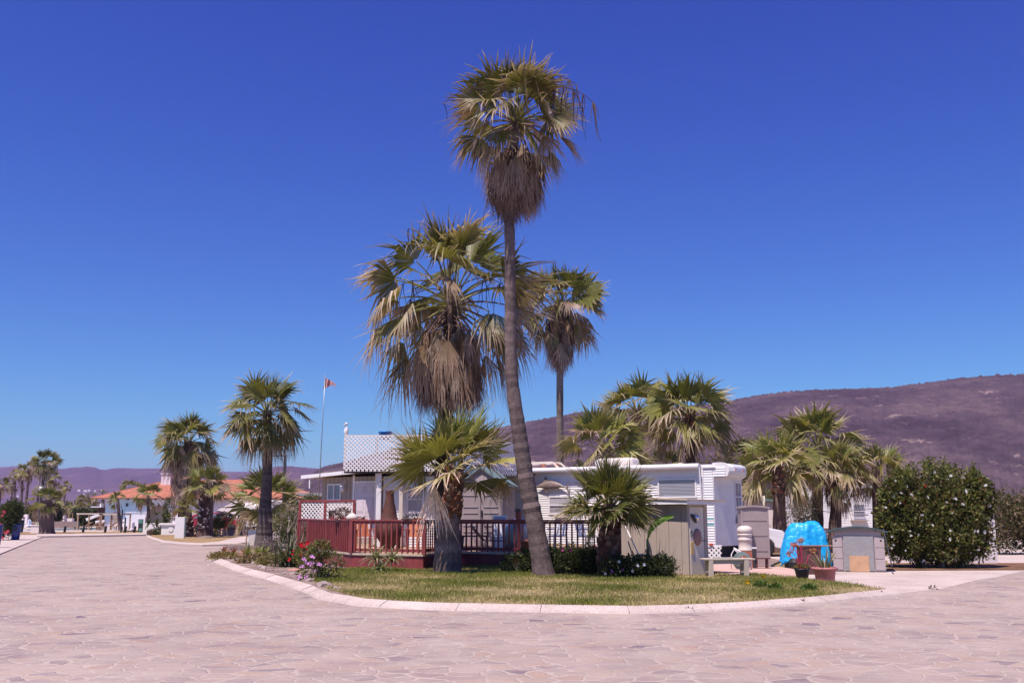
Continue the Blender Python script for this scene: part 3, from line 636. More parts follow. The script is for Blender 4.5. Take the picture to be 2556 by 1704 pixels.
# ------------------------------------------------------------------ ground, roads, hills
def build_ground():
    b = MB(); b.box(-9000, -300, -.5, 9000, 12000, -.12); tag(b.build('ground', 'scrub'), kind='structure')
    b = MB(); b.box(-75, -6, -.3, 75, 96, 0); tag(b.build('road', 'flagstone'), kind='structure')
    # corner lot
    inner = [(543, 1389), (614, 1415), (706, 1437), (788, 1461), (826, 1478), (924, 1494), (1087, 1502), (1277, 1506), (1561, 1510), (1700, 1507), (1852, 1500), (2067, 1484), (2215, 1467)]
    outer = [(511, 1377), (598, 1415), (668, 1444), (761, 1478), (848, 1497), (1005, 1518), (1152, 1526), (1277, 1528), (1561, 1530), (1720, 1525), (1876, 1517), (2067, 1499), (2234, 1477)]
    ip = [G(x, y, .11) for x, y in inner]; op = [G(x, y, 0) for x, y in outer]
    lot = [(p.x, p.y) for p in ip]+[(G(1985, 1440, .09).x, G(1985, 1440, .09).y), (G(1762, 1434, .09).x, G(1762, 1434, .09).y), (6.6, 27.5), (9, 34), (9.5, 60), (-8, 66), (-14.5, 52)]
    b = MB(); b.prism(lot, -.02, .085); tag(b.build('garden_ground', 'soil'), kind='structure')
    # kerb as sloped concrete lengths with joints
    def resample(pts, n):
        d = [0]
        for a, c in zip(pts, pts[1:]): d.append(d[-1]+(c-a).length)
        out = []
        for i in range(n+1):
            t = d[-1]*i/n; k = max(j for j in range(len(d)) if d[j] <= t+1e-6); k = min(k, len(pts)-2)
            u = (t-d[k])/(d[k+1]-d[k]); out.append(pts[k].lerp(pts[k+1], u))
        return out
    nn = 132; a = resample(ip, nn); b = MB(); rng = random.Random(3); o = []
    for i in range(nn+1):
        t = (a[min(i+2, nn)]-a[max(i-2, 0)]).normalized(); o.append(Vector((a[i].x+t.y*.28, a[i].y-t.x*.28, 0)))
    for s in range(22):
        k0, k1 = s*6, s*6+6; jit = rng.uniform(-.006, .006); V = []; F = []
        for i, k in enumerate(range(k0, k1+1)):
            A, O = a[k], o[k]
            if i == 0: A = A.lerp(a[k+1], .02); O = O.lerp(o[k+1], .02)
            if i == 6: A = A.lerp(a[k-1], .02); O = O.lerp(o[k-1], .02)
            e = rng.uniform(-.012, .012)
            V += [(O.x, O.y, -.01), (O.x+(A.x-O.x)*.12, O.y+(A.y-O.y)*.12, .035+jit), (A.x+(O.x-A.x)*(.12), A.y+(O.y-A.y)*.12+e, .108+jit), (A.x, A.y+.02, .05)]
        for i in range(6):
            for j in range(3): F.append((i*4+j, (i+1)*4+j, (i+1)*4+j+1, i*4+j+1))
        F += [(0, 1, 2, 3), (27, 26, 25, 24)]; b.add(V, F)
    tag(b.build('kerb', 'concrete'), kind='structure')
    lawn = [(p.x, p.y) for p in ip[5:]]+[(G(1985, 1440, .1).x, G(1985, 1440, .1).y), (G(1880, 1433, .1).x, G(1880, 1433, .1).y), (5.6, 25.6), (4.6, 27.6), (-1, 29.5), (-5.2, 28.3), (-4.9, 24.5), (G(826, 1470, .1).x, G(826, 1470, .1).y)]
    b = MB(); b.prism(lawn, .03, .094); tag(b.build('lawn', 'lawn'), kind='structure')
    # blades
    rng = np.random.default_rng(2); lp = np.array(lawn); n = 230000
    x = rng.uniform(lp[:, 0].min(), lp[:, 0].max(), n); y = rng.uniform(lp[:, 1].min(), lp[:, 1].max(), n)
    ins = np.zeros(n, bool); j = len(lp)-1
    for i in range(len(lp)):
        xi, yi = lp[i]; xj, yj = lp[j]; c = ((yi > y) != (yj > y)) & (x < (xj-xi)*(y-yi)/(yj-yi+1e-9)+xi); ins ^= c; j = i
    x, y = x[ins], y[ins]
    pat = np.sin(x*1.3+y*.7)*np.cos(y*1.1-x*.5)+.5*np.sin(x*3.1+1)*np.cos(y*2.7)+rng.normal(0, .35, len(x))
    pat = 1.5*pat+(y-21)*.16-.15
    keep = rng.random(len(x)) < np.clip(.62+pat*.3, .18, 1); x, y, pat = x[keep], y[keep], pat[keep]; n = len(x)
    x = x+rng.normal(0, .03, n); y = y+rng.normal(0, .045, n)
    hgt = (.025+.045*rng.random(n))*np.clip(1+.3*pat, .5, 1.6); az = rng.random(n)*6.283; wd = .006+.006*rng.random(n)
    tl = rng.normal(0, .022, (n, 2)); z0 = .092
    V = np.stack([np.stack([x-np.cos(az)*wd, y-np.sin(az)*wd, np.full(n, z0)], 1), np.stack([x+np.cos(az)*wd, y+np.sin(az)*wd, np.full(n, z0)], 1), np.stack([x+tl[:, 0], y+tl[:, 1], z0+hgt], 1)], 1).reshape(-1, 3)
    gcol = np.array([(.20, .225, .045)]); tcol = np.array([(.54, .42, .22)]); k = np.clip(.5+.4*pat+rng.normal(0, .25, n), 0, 1)[:, None]
    C = (gcol*k+tcol*(1-k))*(.75+.5*rng.random((n, 1)))
    b = MB(); b.add(V, np.arange(n*3).reshape(n, 3), np.repeat(C, 3, 0)); tag(b.build('grass', 'blade'), 'short patchy green and straw coloured lawn grass', None, None, 'stuff')
    # concrete apron and driveway on the right
    ap = [(2250, 1480), (2352, 1468), (2433, 1448), (2486, 1440), (2556, 1424), (2700, 1403), ('w', 40, 26), ('w', 40, 66), ('w', 9.6, 60), ('w', 9.2, 34), ('w', 6.7, 27.5), (1762, 1436), (1985, 1444), (2215, 1470)]
    sheet('driveway', ap, .004, 'concrete', thick=.1)
    sheet('mulch_bed', [(2215, 1421), (2330, 1421), (2556, 1420), (2700, 1418), (2700, 1404), (2500, 1404), (2440, 1400), (2215, 1405)], .03, 'mulch', thick=.05)
    sheet('grass_patch', [(1880, 1417), (2215, 1419), (2215, 1398), (1880, 1395)], .022, 'lawn', thick=.03)
    sheet('grass_verge', [(1900, 1386), (2230, 1386), (2230, 1346), (1900, 1346)], .022, 'drylawn', thick=.03)
    sheet('footpath', [(1740, 1426), (1770, 1408), (1880, 1404), (1995, 1421), (1990, 1441), (1900, 1434), (1800, 1433)], .10, 'path', thick=.12)
    # left island and its drive
    sheet('left_island', [(366, 1330), (374, 1340), (408, 1349), (450, 1353), (503, 1355), (620, 1346), (650, 1330), ('w', -26, 96), ('w', -38, 96)], .05, 'drylawn', thick=.1)
    sheet('island_kerb', [(362, 1328), (368, 1341), (404, 1352.5), (450, 1357), (505, 1359), (620, 1357), (625, 1338), (560, 1350), (503, 1354), (450, 1352), (410, 1347.5), (377, 1338), (372, 1330)], .075, 'concrete', thick=.1)
    sheet('side_drive', [(520, 1357), (625, 1356), (640, 1338), (600, 1338)], .085, 'concrete', thick=.05)
    # sidewalk on the far left
    sheet('sidewalk', [(-300, 1420), (0, 1381), (60, 1357), (106, 1339), (100, 1332), (60, 1334), (-300, 1340)], .05, 'concrete', thick=.1)
    # end of the road: kerb, verge, pool terrace
    sheet('far_kerb', [(92, 1337.5), (200, 1336), (372, 1333), (372, 1329.5), (200, 1331), (92, 1332)], .10, 'concrete', thick=.15)
    sheet('verge', [(40, 1333), (200, 1331.5), (372, 1330.5), (372, 1325.5), (200, 1326), (40, 1327)], .08, 'drylawn', thick=.1)
    y0, y1 = 90.5, 170
    b = MB(); xa, xb = -60, -38.2
    # terrace built round the pool basin
    px0, px1, py0, py1 = P(36, 1300, 100).x, P(198, 1300, 100).x, 97.0, 115
    for (u0, v0, u1, v1) in ((-110, y0, px0, y1), (px1, y0, xb+2, y1), (px0, y0, px1, py0), (px0, py1, px1, y1)): b.box(u0, v0, -.4, u1, v1, .06)
    tag(b.build('pool_terrace', 'concrete'), kind='structure')
    b = MB(); b.box(px0, py0, -.5, px1, py1, .052); tag(b.build('pool_water', 'water'), kind='structure')
    b = MB(); b.box(-38, 91, -.4, -20, 160, .05); tag(b.build('club_lawn', 'drylawn'), kind='structure')

def ridge_hill(name, prof, Y, m, depth, zbase=-5, nr=26, wob=.03, seed=1, dens=22):
    """a range whose skyline height is taken at measured bearings"""
    rng = np.random.default_rng(seed); xs = []; hs = []
    P0 = [P(x, y, Y) for x, y in prof]; px = np.array([p.x for p in P0]); pz = np.array([p.z for p in P0])
    X = np.linspace(px[0], px[-1], len(prof)*dens); Z = np.interp(X, px, pz)
    Z = np.convolve(np.pad(Z, 3, mode='edge'), np.ones(7)/7, 'valid')[:len(X)]
    V = []; k = len(X)
    ph = rng.uniform(0, 6, 12)
    for r in range(nr):
        t = r/(nr-1); yy = Y-depth*(1-t)
        prof_t = (1-(1-t)**1.9)
        s = 1-(1-t)*depth/Y
        for i in range(k):
            gul = sum(math.sin(X[i]/depth*(4+j*3.1)+ph[j]+t*1.5)*(1/(j+1.5)) for j in range(6))*wob*(1-t)*t*4
            h = zbase+(Z[i]-zbase)*(prof_t+gul*.5)+rng.normal(0, .005)*Z[i]
            V.append((X[i]*(1 if s > 1 else s), yy, h))
    for i in range(k): V.append((X[i], Y+depth*.6, zbase))
    F = [(r*k+i, r*k+i+1, (r+1)*k+i+1, (r+1)*k+i) for r in range(nr) for i in range(k-1)]
    b = MB(); b.add(V, F); o = b.build(name, m, None, True); return tag(o, kind='structure')
def build_hills():
    near = [(700, 1262), (760, 1200), (800, 1171), (830, 1165), (860, 1158), (905, 1145), (960, 1132), (1010, 1122), (1100, 1108), (1200, 1088), (1300, 1069), (1330, 1063), (1384, 1055), (1440, 1046), (1520, 1040), (1620, 1034), (1700, 1030), (1780, 1024), (1838, 1016), (1880, 1009), (1960, 1001), (2050, 993), (2134, 986), (2218, 981), (2300, 971), (2380, 961), (2460, 951), (2556, 944), (2700, 930), (2900, 915), (3300, 930), (3700, 990)]
    ridge_hill('hill', near, 1700, 'hill1', 850, seed=4, wob=.05)
    mid = [(560, 1200), (640, 1180), (680, 1168), (720, 1165), (760, 1169), (800, 1172), (900, 1176), (1000, 1180), (1200, 1190)]
    ridge_hill('hill', mid, 3600, 'hill2', 1300, seed=5, wob=.04)
    far = [(-500, 1160), (-200, 1150), (-60, 1172), (0, 1168), (10, 1169), (28, 1165), (50, 1166), (90, 1173), (150, 1172), (190, 1168), (225, 1167), (240, 1169), (250, 1174), (257, 1178), (266, 1175), (280, 1172), (300, 1171), (330, 1173), (400, 1172), (470, 1176), (560, 1180), (640, 1181), (800, 1182), (1000, 1188), (1400, 1200)]
    ridge_hill('hill', far, 5200, 'hill2', 1800, seed=6, wob=.05)
    # pale bare gully scar on the far hill, a shallow raised sheet
    pts = [(262, 1181), (272, 1187), (281, 1193), (287, 1201), (293, 1209), (297, 1218)]
    rng = random.Random(8)
    gh = 'white houses on the far hillside'
    for i, (x, y, ww) in enumerate([(197, 1223, 34), (213, 1224, 44), (222, 1223, 26), (237, 1224, 20), (253, 1223, 16), (209, 1232, 16), (28, 1235, 30), (44, 1237, 26)]):
        c = P(x, y, 3300); t = thing('far_house', '', 'house', (c.x, 3300, c.z), 0, gh); t['label'] = 'tiny white house on the lower slope of the far purple hill'
        b = MB(); ww *= .24; b.box(-ww/2, 0, -4, ww/2, 5, 3); b.build('wall', 'white', t)
        b = MB(); b.prism([(-ww/2-.3, -.3), (ww/2+.3, -.3), (ww/2+.3, 5.3), (-ww/2-.3, 5.3)], 3.02, 3.5); b.build('roof', 'terracotta', t)
def build_haze():
    m, nt, o = nmat('haze'); v = N(nt, 'ShaderNodeVolumePrincipled'); v.inputs['Color'].default_value = (.62, .52, .95, 1); v.inputs['Density'].default_value = HAZE
    v.inputs['Anisotropy'].default_value = .0
    L(nt, v.outputs[0], o.inputs['Volume']); MT['haze'] = m
    b = MB(); b.box(-9500, -400, -1.6, 9500, 12500, 330); tag(b.build('haze', 'haze'), kind='stuff')
HAZE = 1.15e-4
# ------------------------------------------------------------------ deck, trailer, annex, porch
FL = .5      # deck floor
def frameM(a, bnd, z=0):
    """local frame on a wall: x along it, -y outwards towards the camera side"""
    a = Vector((a[0], a[1], z)); e = Vector((bnd[0], bnd[1], z)); x = (e-a).normalized(); y = Vector((0, 0, 1)).cross(x)
    M = Matrix((x, y, Vector((0, 0, 1)))).transposed().to_4x4(); M.translation = a; return M, (e-a).length
def window(parent, x0, x1, z0, z1, y, mode='sash', glass='curtain', M=None, trim='white', fw=.05):
    """a framed window standing just proud of its wall, panes as a sub-part"""
    b = MB(); o = y-.035
    for a in ((x0, o, z0, x0+fw, y+.02, z1), (x1-fw, o, z0, x1, y+.02, z1), (x0+fw, o, z0, x1-fw, y+.02, z0+fw), (x0+fw, o, z1-fw, x1-fw, y+.02, z1)): b.box(*a, M=M)
    if mode == 'sash': b.box(x0+fw, o-.01, (z0+z1)/2-.02, x1-fw, y+.02, (z0+z1)/2+.02, M=M)
    if mode == 'slide': b.box((x0+x1)/2-.02, o-.01, z0+fw, (x0+x1)/2+.02, y+.02, z1-fw, M=M)
    if mode == 'cross':
        b.box(x0+fw, o-.005, (z0+z1)/2-.02, x1-fw, y+.02, (z0+z1)/2+.02, M=M); b.box((x0+x1)/2-.012, o-.01, z0+fw, (x0+x1)/2+.012, y+.02, z1-fw, M=M)
    w_ = b.build('window', trim, parent)
    if mode in ('sash', 'single'):
        b = MB(); z = z0+fw+.03
        while z < (z1-fw-.01 if mode == 'single' else (z0+z1)/2-.03): b.box(x0+fw, y-.020, z, x1-fw, y-.013, z+.022, M=M); z += .05
        b.build('blind', 'curtain', w_)
    b = MB(); b.box(x0+fw*.5, y-.012, z0+fw*.5, x1-fw*.5, y-.006, z1-fw*.5, M=M); b.build('pane', glass, w_)
    return w_
def build_house():
    A = P(745, 1356, 37); 
    q = lambda px, Y: ((px-1278)/F_PX*Y*1.0, Y)
    def at(px, Y): p = P(px, 1375, Y); return (p.x, Y)
    a0, a1, b0, c0, d0, e0, f0, g0 = at(745, 37), at(781, 34.6), at(772, 33.4), at(878, 29), at(1056, 28), at(1104, 30.3), at(1296, 29.2), at(1550, 28.6)
    deck = thing('deck', 'dark red timber deck with railings along the front of the trailer', 'deck', (0, 0, 0))
    # floor
    b = MB(); b.prism([a0, a1, b0, c0, d0, e0, f0, g0, (g0[0]+.4, 31.0), (3.5, 37.3), (-8.2, 43)], FL-.10, FL-.015); b.build('deck_floor', 'wood', deck)
    edges = [(a0, a1), (b0, c0), (c0, d0), (d0, e0), (e0, f0), (f0, g0)]
    front = MB()
    for i, (p, r) in enumerate(edges):
        M, ln = frameM(p, r)
        b = MB(); b.box(-.03, -.05, FL-.05, ln+.03, .08, FL+.004, M); bevel(b.build('edge_board', 'board', deck), .006)
        b = MB(); b.box(.0, -.012, .08, ln, .03, FL-.052, M); b.build('skirt_board', 'red', deck)
    M, ln = frameM(a1, b0); b = MB(); b.box(.05, .0, .08, ln, .04, FL+.9, M); b.build('side_panel', 'red', deck)
    # legs under the deck
    for p in [(c0[0]+.1, c0[1]+.2), (d0[0]-.3, d0[1]+.25), (-5.4, 31.2), (f0[0], f0[1]+.3), (-6.1, 32.6)]:
        b = MB(); b.box(p[0]-.06, p[1]-.06, -.02, p[0]+.06, p[1]+.06, FL-.11); b.build('support_leg', 'red', deck)
    # railings
    def rail(p, r, n, label=None, wide=.045, gapless=False, post0=True, post1=False, panelback=False):
        M, ln = frameM(p, r)
        b = MB(); b.box(-.02, -.05, FL+.90, ln+.02, .07, FL+.94, M); b.box(0, -.02, FL+.82, ln, .02, FL+.898, M); b.box(0, -.018, FL+.06, ln, .018, FL+.14, M)
        rl = bevel(b.build('railing', 'red', deck), .006)
        if panelback:
            b = MB(); b.box(0, .022, FL+.03, ln, .034, FL+.82, M); b.build('back_panel', 'red', rl)
        for i in range(n):
            x = ln*(i+.7)/(n+.4)
            b = MB(); b.box(x-wide/2, -.055, FL+.02, x+wide/2, -.021, FL+.86, M); b.build('baluster', 'red', rl)
        for k, on in ((0, post0), (ln, post1)):
            if on: b = MB(); b.box(k-.05, -.075, FL-.0, k+.05, .03, FL+.897, M); b.build('railing_post', 'red', rl)
        return M, ln
    rail(a0, a1, 4, post1=False); M, ln = rail(b0, c0, 24, panelback=True, post1=False)
    b = MB(); b.box(ln*.46-.05, -.075, FL, ln*.46+.05, -.056, FL+.897, M); b.build('railing_post', 'red', deck)
    rail(c0, d0, 13); rail(d0, e0, 9, wide=.04); rail(e0, f0, 14); rail(f0, g0, 18, post1=True)
    # tall post with light cap
    M, ln = frameM(e0, f0); x = ln-.0
    b = MB(); b.box(x-.06, -.10, FL+.94, x+.06, .03, FL+1.18, M); pp = b.build('light_post', 'red', deck)
    b = MB(); b.box(x-.10, -.14, FL+1.18, x+.10, .07, FL+1.21, M); b.box(x-.055, -.095, FL+1.21, x+.055, .025, FL+1.25, M); b.build('post_cap', 'pipe', pp)
    # lattice privacy screen at the left end
    s1 = at(882, 36.2); M, ln = frameM(a0, s1)
    scr = thing('lattice_screen', 'white lattice privacy screen in red frame at the end of the deck', 'screen')
    b = MB(); lattice(b, .05, ln-.05, FL+.88, FL+1.52, 0, .15, .036); o = b.build('lattice', 'white', scr); o.matrix_world = M
    b = MB(); b.box(-.02, -.03, FL+1.52, ln+.02, .05, FL+1.60)
    b.box(-.04, -.04, FL+.30, .06, .05, FL+1.52); b.box(ln*.47-.05, -.03, FL+.7, ln*.47+.05, .04, FL+1.52); b.box(ln-.06, -.03, FL, ln+.04, .04, FL+1.52)
    o = bevel(b.build('frame', 'red', scr), .006); o.matrix_world = M
    # ---------------- trailer home
    t0 = Vector((-5.9, 44.2, 0)); t1 = Vector((P(1755, 1250, 35.9).x, 35.9, 0)); M, ln = frameM(t0, t1)
    tr = thing('trailer_home', 'long white trailer home with lapped siding behind the red deck', 'trailer', t0)
    tr.rotation_euler = (0, 0, math.atan2(t1.y-t0.y, t1.x-t0.x))
    zb, zt = .48, 3.32; dp = 2.4
    def tx(px, yloc=0):   # local x on the front wall where a pixel column hits it
        u = (px-1278)/F_PX; d = t1-t0; c = 1/math.cos(PITCH)
        # point t0+d*s with X/Y = u*k ; iterate
        s = .5
        for _ in range(30):
            p = t0+d*s; pr = P(px, 1230, p.y); s += (pr.x-p.x)/(d.x-d.y*u)
        return s*ln
    def tz(py, s):        # height on the front wall at local x s
        p = t0+(t1-t0)*(s/ln); 
        return P(1278, py, p.y).z
    xe = ln+.42           # corner where the angled nose starts
    b = MB(); b.box(0, .003, zb, xe, dp, zt-.12)
    # slightly faceted nose wall
    b.prism([(xe, .003), (xe+.20, 1.35), (xe+.14, dp), (xe-.02, dp)], zb, zt-.12); b.build('body', 'white', tr)
    b = MB(); siding(b, 0, ln-.02, zb, zt-.13, 0, .09, .024); b.build('siding', 'siding', tr)
    b = MB(); siding(b, ln+.05, xe-.02, zb, zt-.13, 0, .09, .024); b.build('siding', 'siding', tr)
    for z in (1.42, 1.21):
        b = MB(); b.box(tx(1480), -.024, z, ln-.05, -.016, z+.05); b.box(ln+.06, -.024, z, xe-.03, -.016, z+.05); b.build('teal_stripe', 'teal', tr)
    b = MB(); b.box(ln-.02, -.05, zb, ln+.05, .0, zt-.1); b.build('corner_trim', 'white', tr)
    b = MB(); b.box(-.05, -.05, zb, .0, .1, zt-.1); b.build('corner_trim', 'white', tr)
    b = MB(); b.box(-.05, -.06, zt-.12, xe+.1, dp+.05, zt-.04); b.box(-.05, -.02, zt-.04, xe+.05, dp, zt+.02); bevel(b.build('roof', 'white', tr), .02)
    # awning roll with a fringe box
    xa = tx(1245); b = MB(); b.tube([(xa, -.20, zt-.04), (ln-.03, -.20, zt-.04)], .10, 14); b.box(xa, -.20, zt-.0, ln-.03, -.001, zt+.035); bevel(b.build('awning_roll', 'white', tr), .004)
    b = MB(); b.bar((ln-.01, -.22, zt-.1), (ln-.01, -.06, zt-1.6), .04); b.bar((xa+.2, -.14, zt-.1), (xa+.2, -.06, zt-1.9), .04); b.build('awning_arm', 'white', tr)
    b = MB(); b.box(xa, -.42, zt-.12, ln-.03, -.40, zt-.08); 
    # loft overhang with siding on its side and a rounded cap
    b = MB(); V = []; ys = [.0, .3, 1.3, dp-.1, dp+.02]; ext = [.50, .62, .55, .35, .2]
    prof = [(-.0, zt-.42), (.82, zt-.42), (1.0, zt-.36), (1.12, zt-.22), (1.08, zt-.08), (.92, zt+.03), (.55, zt+.06), (-.0, zt+.05)]
    for yy, e in zip(ys, ext): V += [(xe+.005+px_*e, yy, z) for px_, z in prof]
    k = len(prof); nr = len(ys); F = [(i*k+j, i*k+(j+1) % k, (i+1)*k+(j+1) % k, (i+1)*k+j) for i in range(nr-1) for j in range(k)]+[tuple(range(k)), tuple(range(nr*k-1, (nr-1)*k-1, -1))]
    b.add(V, F); nc = bevel(b.build('nose_cap', 'white', tr), .03)
    b = MB(); siding(b, xe+.01, xe+.46, zt-.40, zt-.06, -.001, .09, .024); b.build('siding', 'siding', nc)
    for yy, e in ((.3, .62), (1.3, .55)):
        b = MB(); b.box(xe+e*1.1, yy, zt-.2, xe+e*1.1+.04, yy+.06, zt-.16); b.build('marker_light', 'coral', tr)
    # nose end windows and blue sailfish
    Mn, l2 = frameM((xe+.20, 1.35), (xe+.14, dp), 0)
    window(tr, .14, .88, 1.66, 2.78, 0, 'cross', 'glass', Mn, fw=.06)
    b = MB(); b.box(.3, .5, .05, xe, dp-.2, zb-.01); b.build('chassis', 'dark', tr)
    # windows on the long wall
    def win(pa, pb, ya, yb, mode, glass='curtain'):
        x0, x1 = tx(pa), tx(pb); xm = (x0+x1)/2; return window(tr, x0, x1, tz(yb, xm), tz(ya, xm), -.012, mode, glass, fw=.06)
    win(1370, 1432, 1237, 1284, 'sash', 'curtain'); win(1643, 1740, 1193, 1242, 'single', 'glass')
    x0 = tx(1385); b = MB(); b.box(x0, -.06, tz(1291, x0), tx(1418), -.015, tz(1284.5, x0)); b.build('window_ledge', 'cream', tr)
    b = MB(); b.box(tx(1476)-.04, -.05, tz(1271, x0), tx(1476)+.14, -.014, tz(1268, x0)); b.box(tx(1476)-.04, -.05, tz(1281, x0), tx(1476)+.14, -.014, tz(1278, x0)); b.build('vent', 'pipe', tr)
    b = MB(); b.box(tx(1489), -.055, zb, tx(1489)+.06, -.014, 1.9); b.build('corner_trim', 'white', tr)
    b = MB(); b.box(tx(1491), -.045, zb, tx(1538), -.014, 2.35); b.build('side_door', 'cream', tr)
    b = MB(); b.box(tx(1541), -.05, zb, tx(1541)+.07, -.014, 2.4); b.build('corner_trim', 'white', tr)
    # roof equipment
    x0 = tx(1520); b = MB(); prof = []
    b.box(x0-.85, .5, zt+.02, x0+.75, 1.2, zt+.40); o = bevel(b.build('air_conditioner', 'tank', tr), .14, 4)
    b = MB(); b.box(x0-.82, .485, zt+.14, x0-.6, .51, zt+.30)
    for i in range(6): b.box(x0-.80, .470, zt+.15+i*.026, x0-.62, .484, zt+.16+i*.026)
    b.build('grille', 'white', o)
    for px, r, h in ((1667, .13, .12), (1699, .24, .09)):
        x = tx(px); b = MB(); b.lathe([(r*.8, 0), (r*.8, h*.5), (r, h*.55), (r*.95, h), (r*.5, h+.02)], 20, (x, 1.2, zt+.02)); b.build('roof_vent', 'tank', tr)
    fish(Matrix.Translation(tr.location) @ Matrix.Rotation(tr.rotation_euler.z, 4, 'Z') @ Matrix.Translation(((tx(1338)+tx(1425))/2, -.13, tz(1209, x0))), 1.5, 'fish', 'grey bronze marlin sculpture hung on the trailer wall')
    fish(Matrix.Translation(tr.location) @ Matrix.Rotation(tr.rotation_euler.z, 4, 'Z') @ Mn @ Matrix.Translation((.40, -.07, 1.30)), .62, 'fishblue', 'small blue metal sailfish on the trailer nose wall', True)
    # roof rack seen from the side: cream frame on red struts
    rk = thing('roof_rack', 'cream ladder frame on red struts lying on the trailer roof', 'rack', tr.location, tr.rotation_euler.z)
    xa, xb = tx(1262), tx(1385); b = MB()
    for yy in (.3, .9): b.bar((xa, yy, zt+.28), (xb-.25, yy, zt+.28), .07, .09)
    b.bar((xb-.25, .3, zt+.28), (xb, .3, zt+.06), .06); b.bar((xb-.25, .9, zt+.28), (xb, .9, zt+.06), .06); bevel(b.build('frame', 'cream', rk), .01)
    for i in range(4):
        x = xa+.1+(xb-xa-.45)*i/3; b = MB(); b.bar((x+.18, .6, zt+.05), (x, .6, zt+.25), .06, .1); b.bar((x, .3, zt+.25), (x, .9, zt+.25), .05); b.build('strut', 'terracotta', rk)
    # ---------------- porch roof with lattice parapet
    pr = thing('porch', 'covered porch with a flat roof and tall white lattice parapet', 'porch')
    l0 = P(857, 1175, 34.4); l1 = P(1100, 1175, 34.2); l2 = P(1290, 1164, 37.5); zr = 3.06
    for k, (p, r, zz0, zz1) in enumerate(((l0, l1, 3.04, 4.26), (l1, l2, 3.0, 4.2))):
        Ml, ll = frameM(p, r); b = MB(); lattice(b, 0, ll, zz0, zz1, 0, .142, .042, .014); o = b.build('lattice_parapet', 'white', pr); o.matrix_world = Ml
        b = MB(); b.box(0, .03, zz1-.03, ll, .07, zz1+.02); b.box(0, .03, zz0+.08, ll, .06, zz0+.12)
        for x in (0.02, ll/3, ll*2/3, ll-.02): b.box(x-.03, .04, zz0+.1, x+.03, .09, zz1-.03)
        o = b.build('parapet_frame', 'cream', pr); o.matrix_world = Ml
    b = MB(); b.prism([(l0.x, l0.y+.12), (l1.x, l1.y+.12), (l2.x, l2.y+.12), (1.5, 41.5), (-3, 43.2), (-5.8, 44)], 3.10, 3.22); b.build('porch_roof', 'darkroof', pr)
    b = MB(); b.prism([(l0.x, l0.y+.12), (l1.x, l1.y+.12), (l1.x, l1.y+.2), (l0.x, l0.y+.2)], 2.98, 3.098); b.build('fascia', 'darkroof', pr)
    for px, c, wd in ((944, 'white', .17), (1000, 'cream', .13), (1104, 'cream', .12)):
        p = P(px, 1300, 34.6); b = MB(); b.box(p.x-wd/2, p.y-.06, FL, p.x+wd/2, p.y+.06, 3.08); bevel(b.build('porch_post', c, pr), .008)
    # room built out under the porch, sided like the trailer
    rm = thing('room_extension', 'white sided room with sash window under the porch behind the chiminea', 'building', (P(955, 1300, 34.85).x, 34.85, 0), 0); wr = P(1150, 1300, 34.85).x-rm.location.x; zq = P(1000, 1187, 34.85).z
    b = MB(); b.box(0, .003, FL, wr, 3.0, zq); bevel(b.build('wall', 'white', rm), .05); b = MB(); siding(b, .04, wr, FL, zq-.1, 0, .09, .024); b.build('siding', 'siding', rm)
    rx = lambda px: P(px, 1300, 34.85).x-rm.location.x
    window(rm, rx(1014), rx(1057), P(0, 1280, 34.85).z, P(0, 1211, 34.85).z, -.012, 'sash', 'curtain', fw=.06)
    # things on the roof
    bt = thing('bird_statue', 'white pelican figure standing on the lattice parapet corner', 'statue', P(864, 1087, 34.5))
    b = MB(); b.lathe([(.03, 0), (.05, .02), (.075, .10), (.085, .18), (.06, .26), (.03, .31), (.025, .36), (.045, .39), (.05, .42), (.03, .45), (.01, .46)], 14, (0, 0, 0), 1, .8)
    b.build('body', 'white', bt, True); b = MB(); b.tube([(-.02, -.03, .41), (-.07, -.06, .38), (-.03, -.07, .30)], [.02, .015, .005], 8); b.build('beak', 'cream', bt, True)
    p = P(962, 1080, 36.5); b = MB(); b.lathe([(.20, -.25), (.24, .0), (.26, .02), (.26, .05)], 20, tuple(p)); tag(b.build('tub', 'bluetub', None, True), 'bright blue tub top showing over the lattice parapet', 'tub')
    # ---------------- beige annex on the left
    an0 = Vector((P(797, 1300, 39).x, 39.4, 0)); an1 = Vector((P(941, 1300, 37.6).x, 37.6, 0)); Ma, la = frameM(an0, an1)
    an = thing('annex', 'beige board annex with white door, small window and low sloping roof', 'building', an0); an.rotation_euler = (0, 0, math.atan2(an1.y-an0.y, an1.x-an0.x))
    ax = lambda px: (px-797)/(941-797)*la
    az = lambda py: P(1278, py, 38.4).z
    b = MB(); b.box(0, .003, .1, la-.01, 2.6, az(1189))
    x = 0
    while x < la-.02: b.box(x+.008, -.016, .1, min(x+.215, la-.02), .002, az(1190)); x += .225
    b.build('wall', 'beige', an)
    b = MB(); b.box(ax(879), -.035, FL, ax(884), -.0165, az(1186)); b.box(ax(884), -.035, az(1205), ax(936.5), -.0165, az(1201)); b.box(ax(936), -.04, FL, la+.02, -.0165, az(1180)); b.build('door_trim', 'white', an)
    b = MB(); x0, x1, z0, z1 = ax(884.5), ax(936), .72, az(1205.5); b.box(x0, -.022, z0, x1, -.017, z1); W_ = x1-x0; H_ = z1-z0
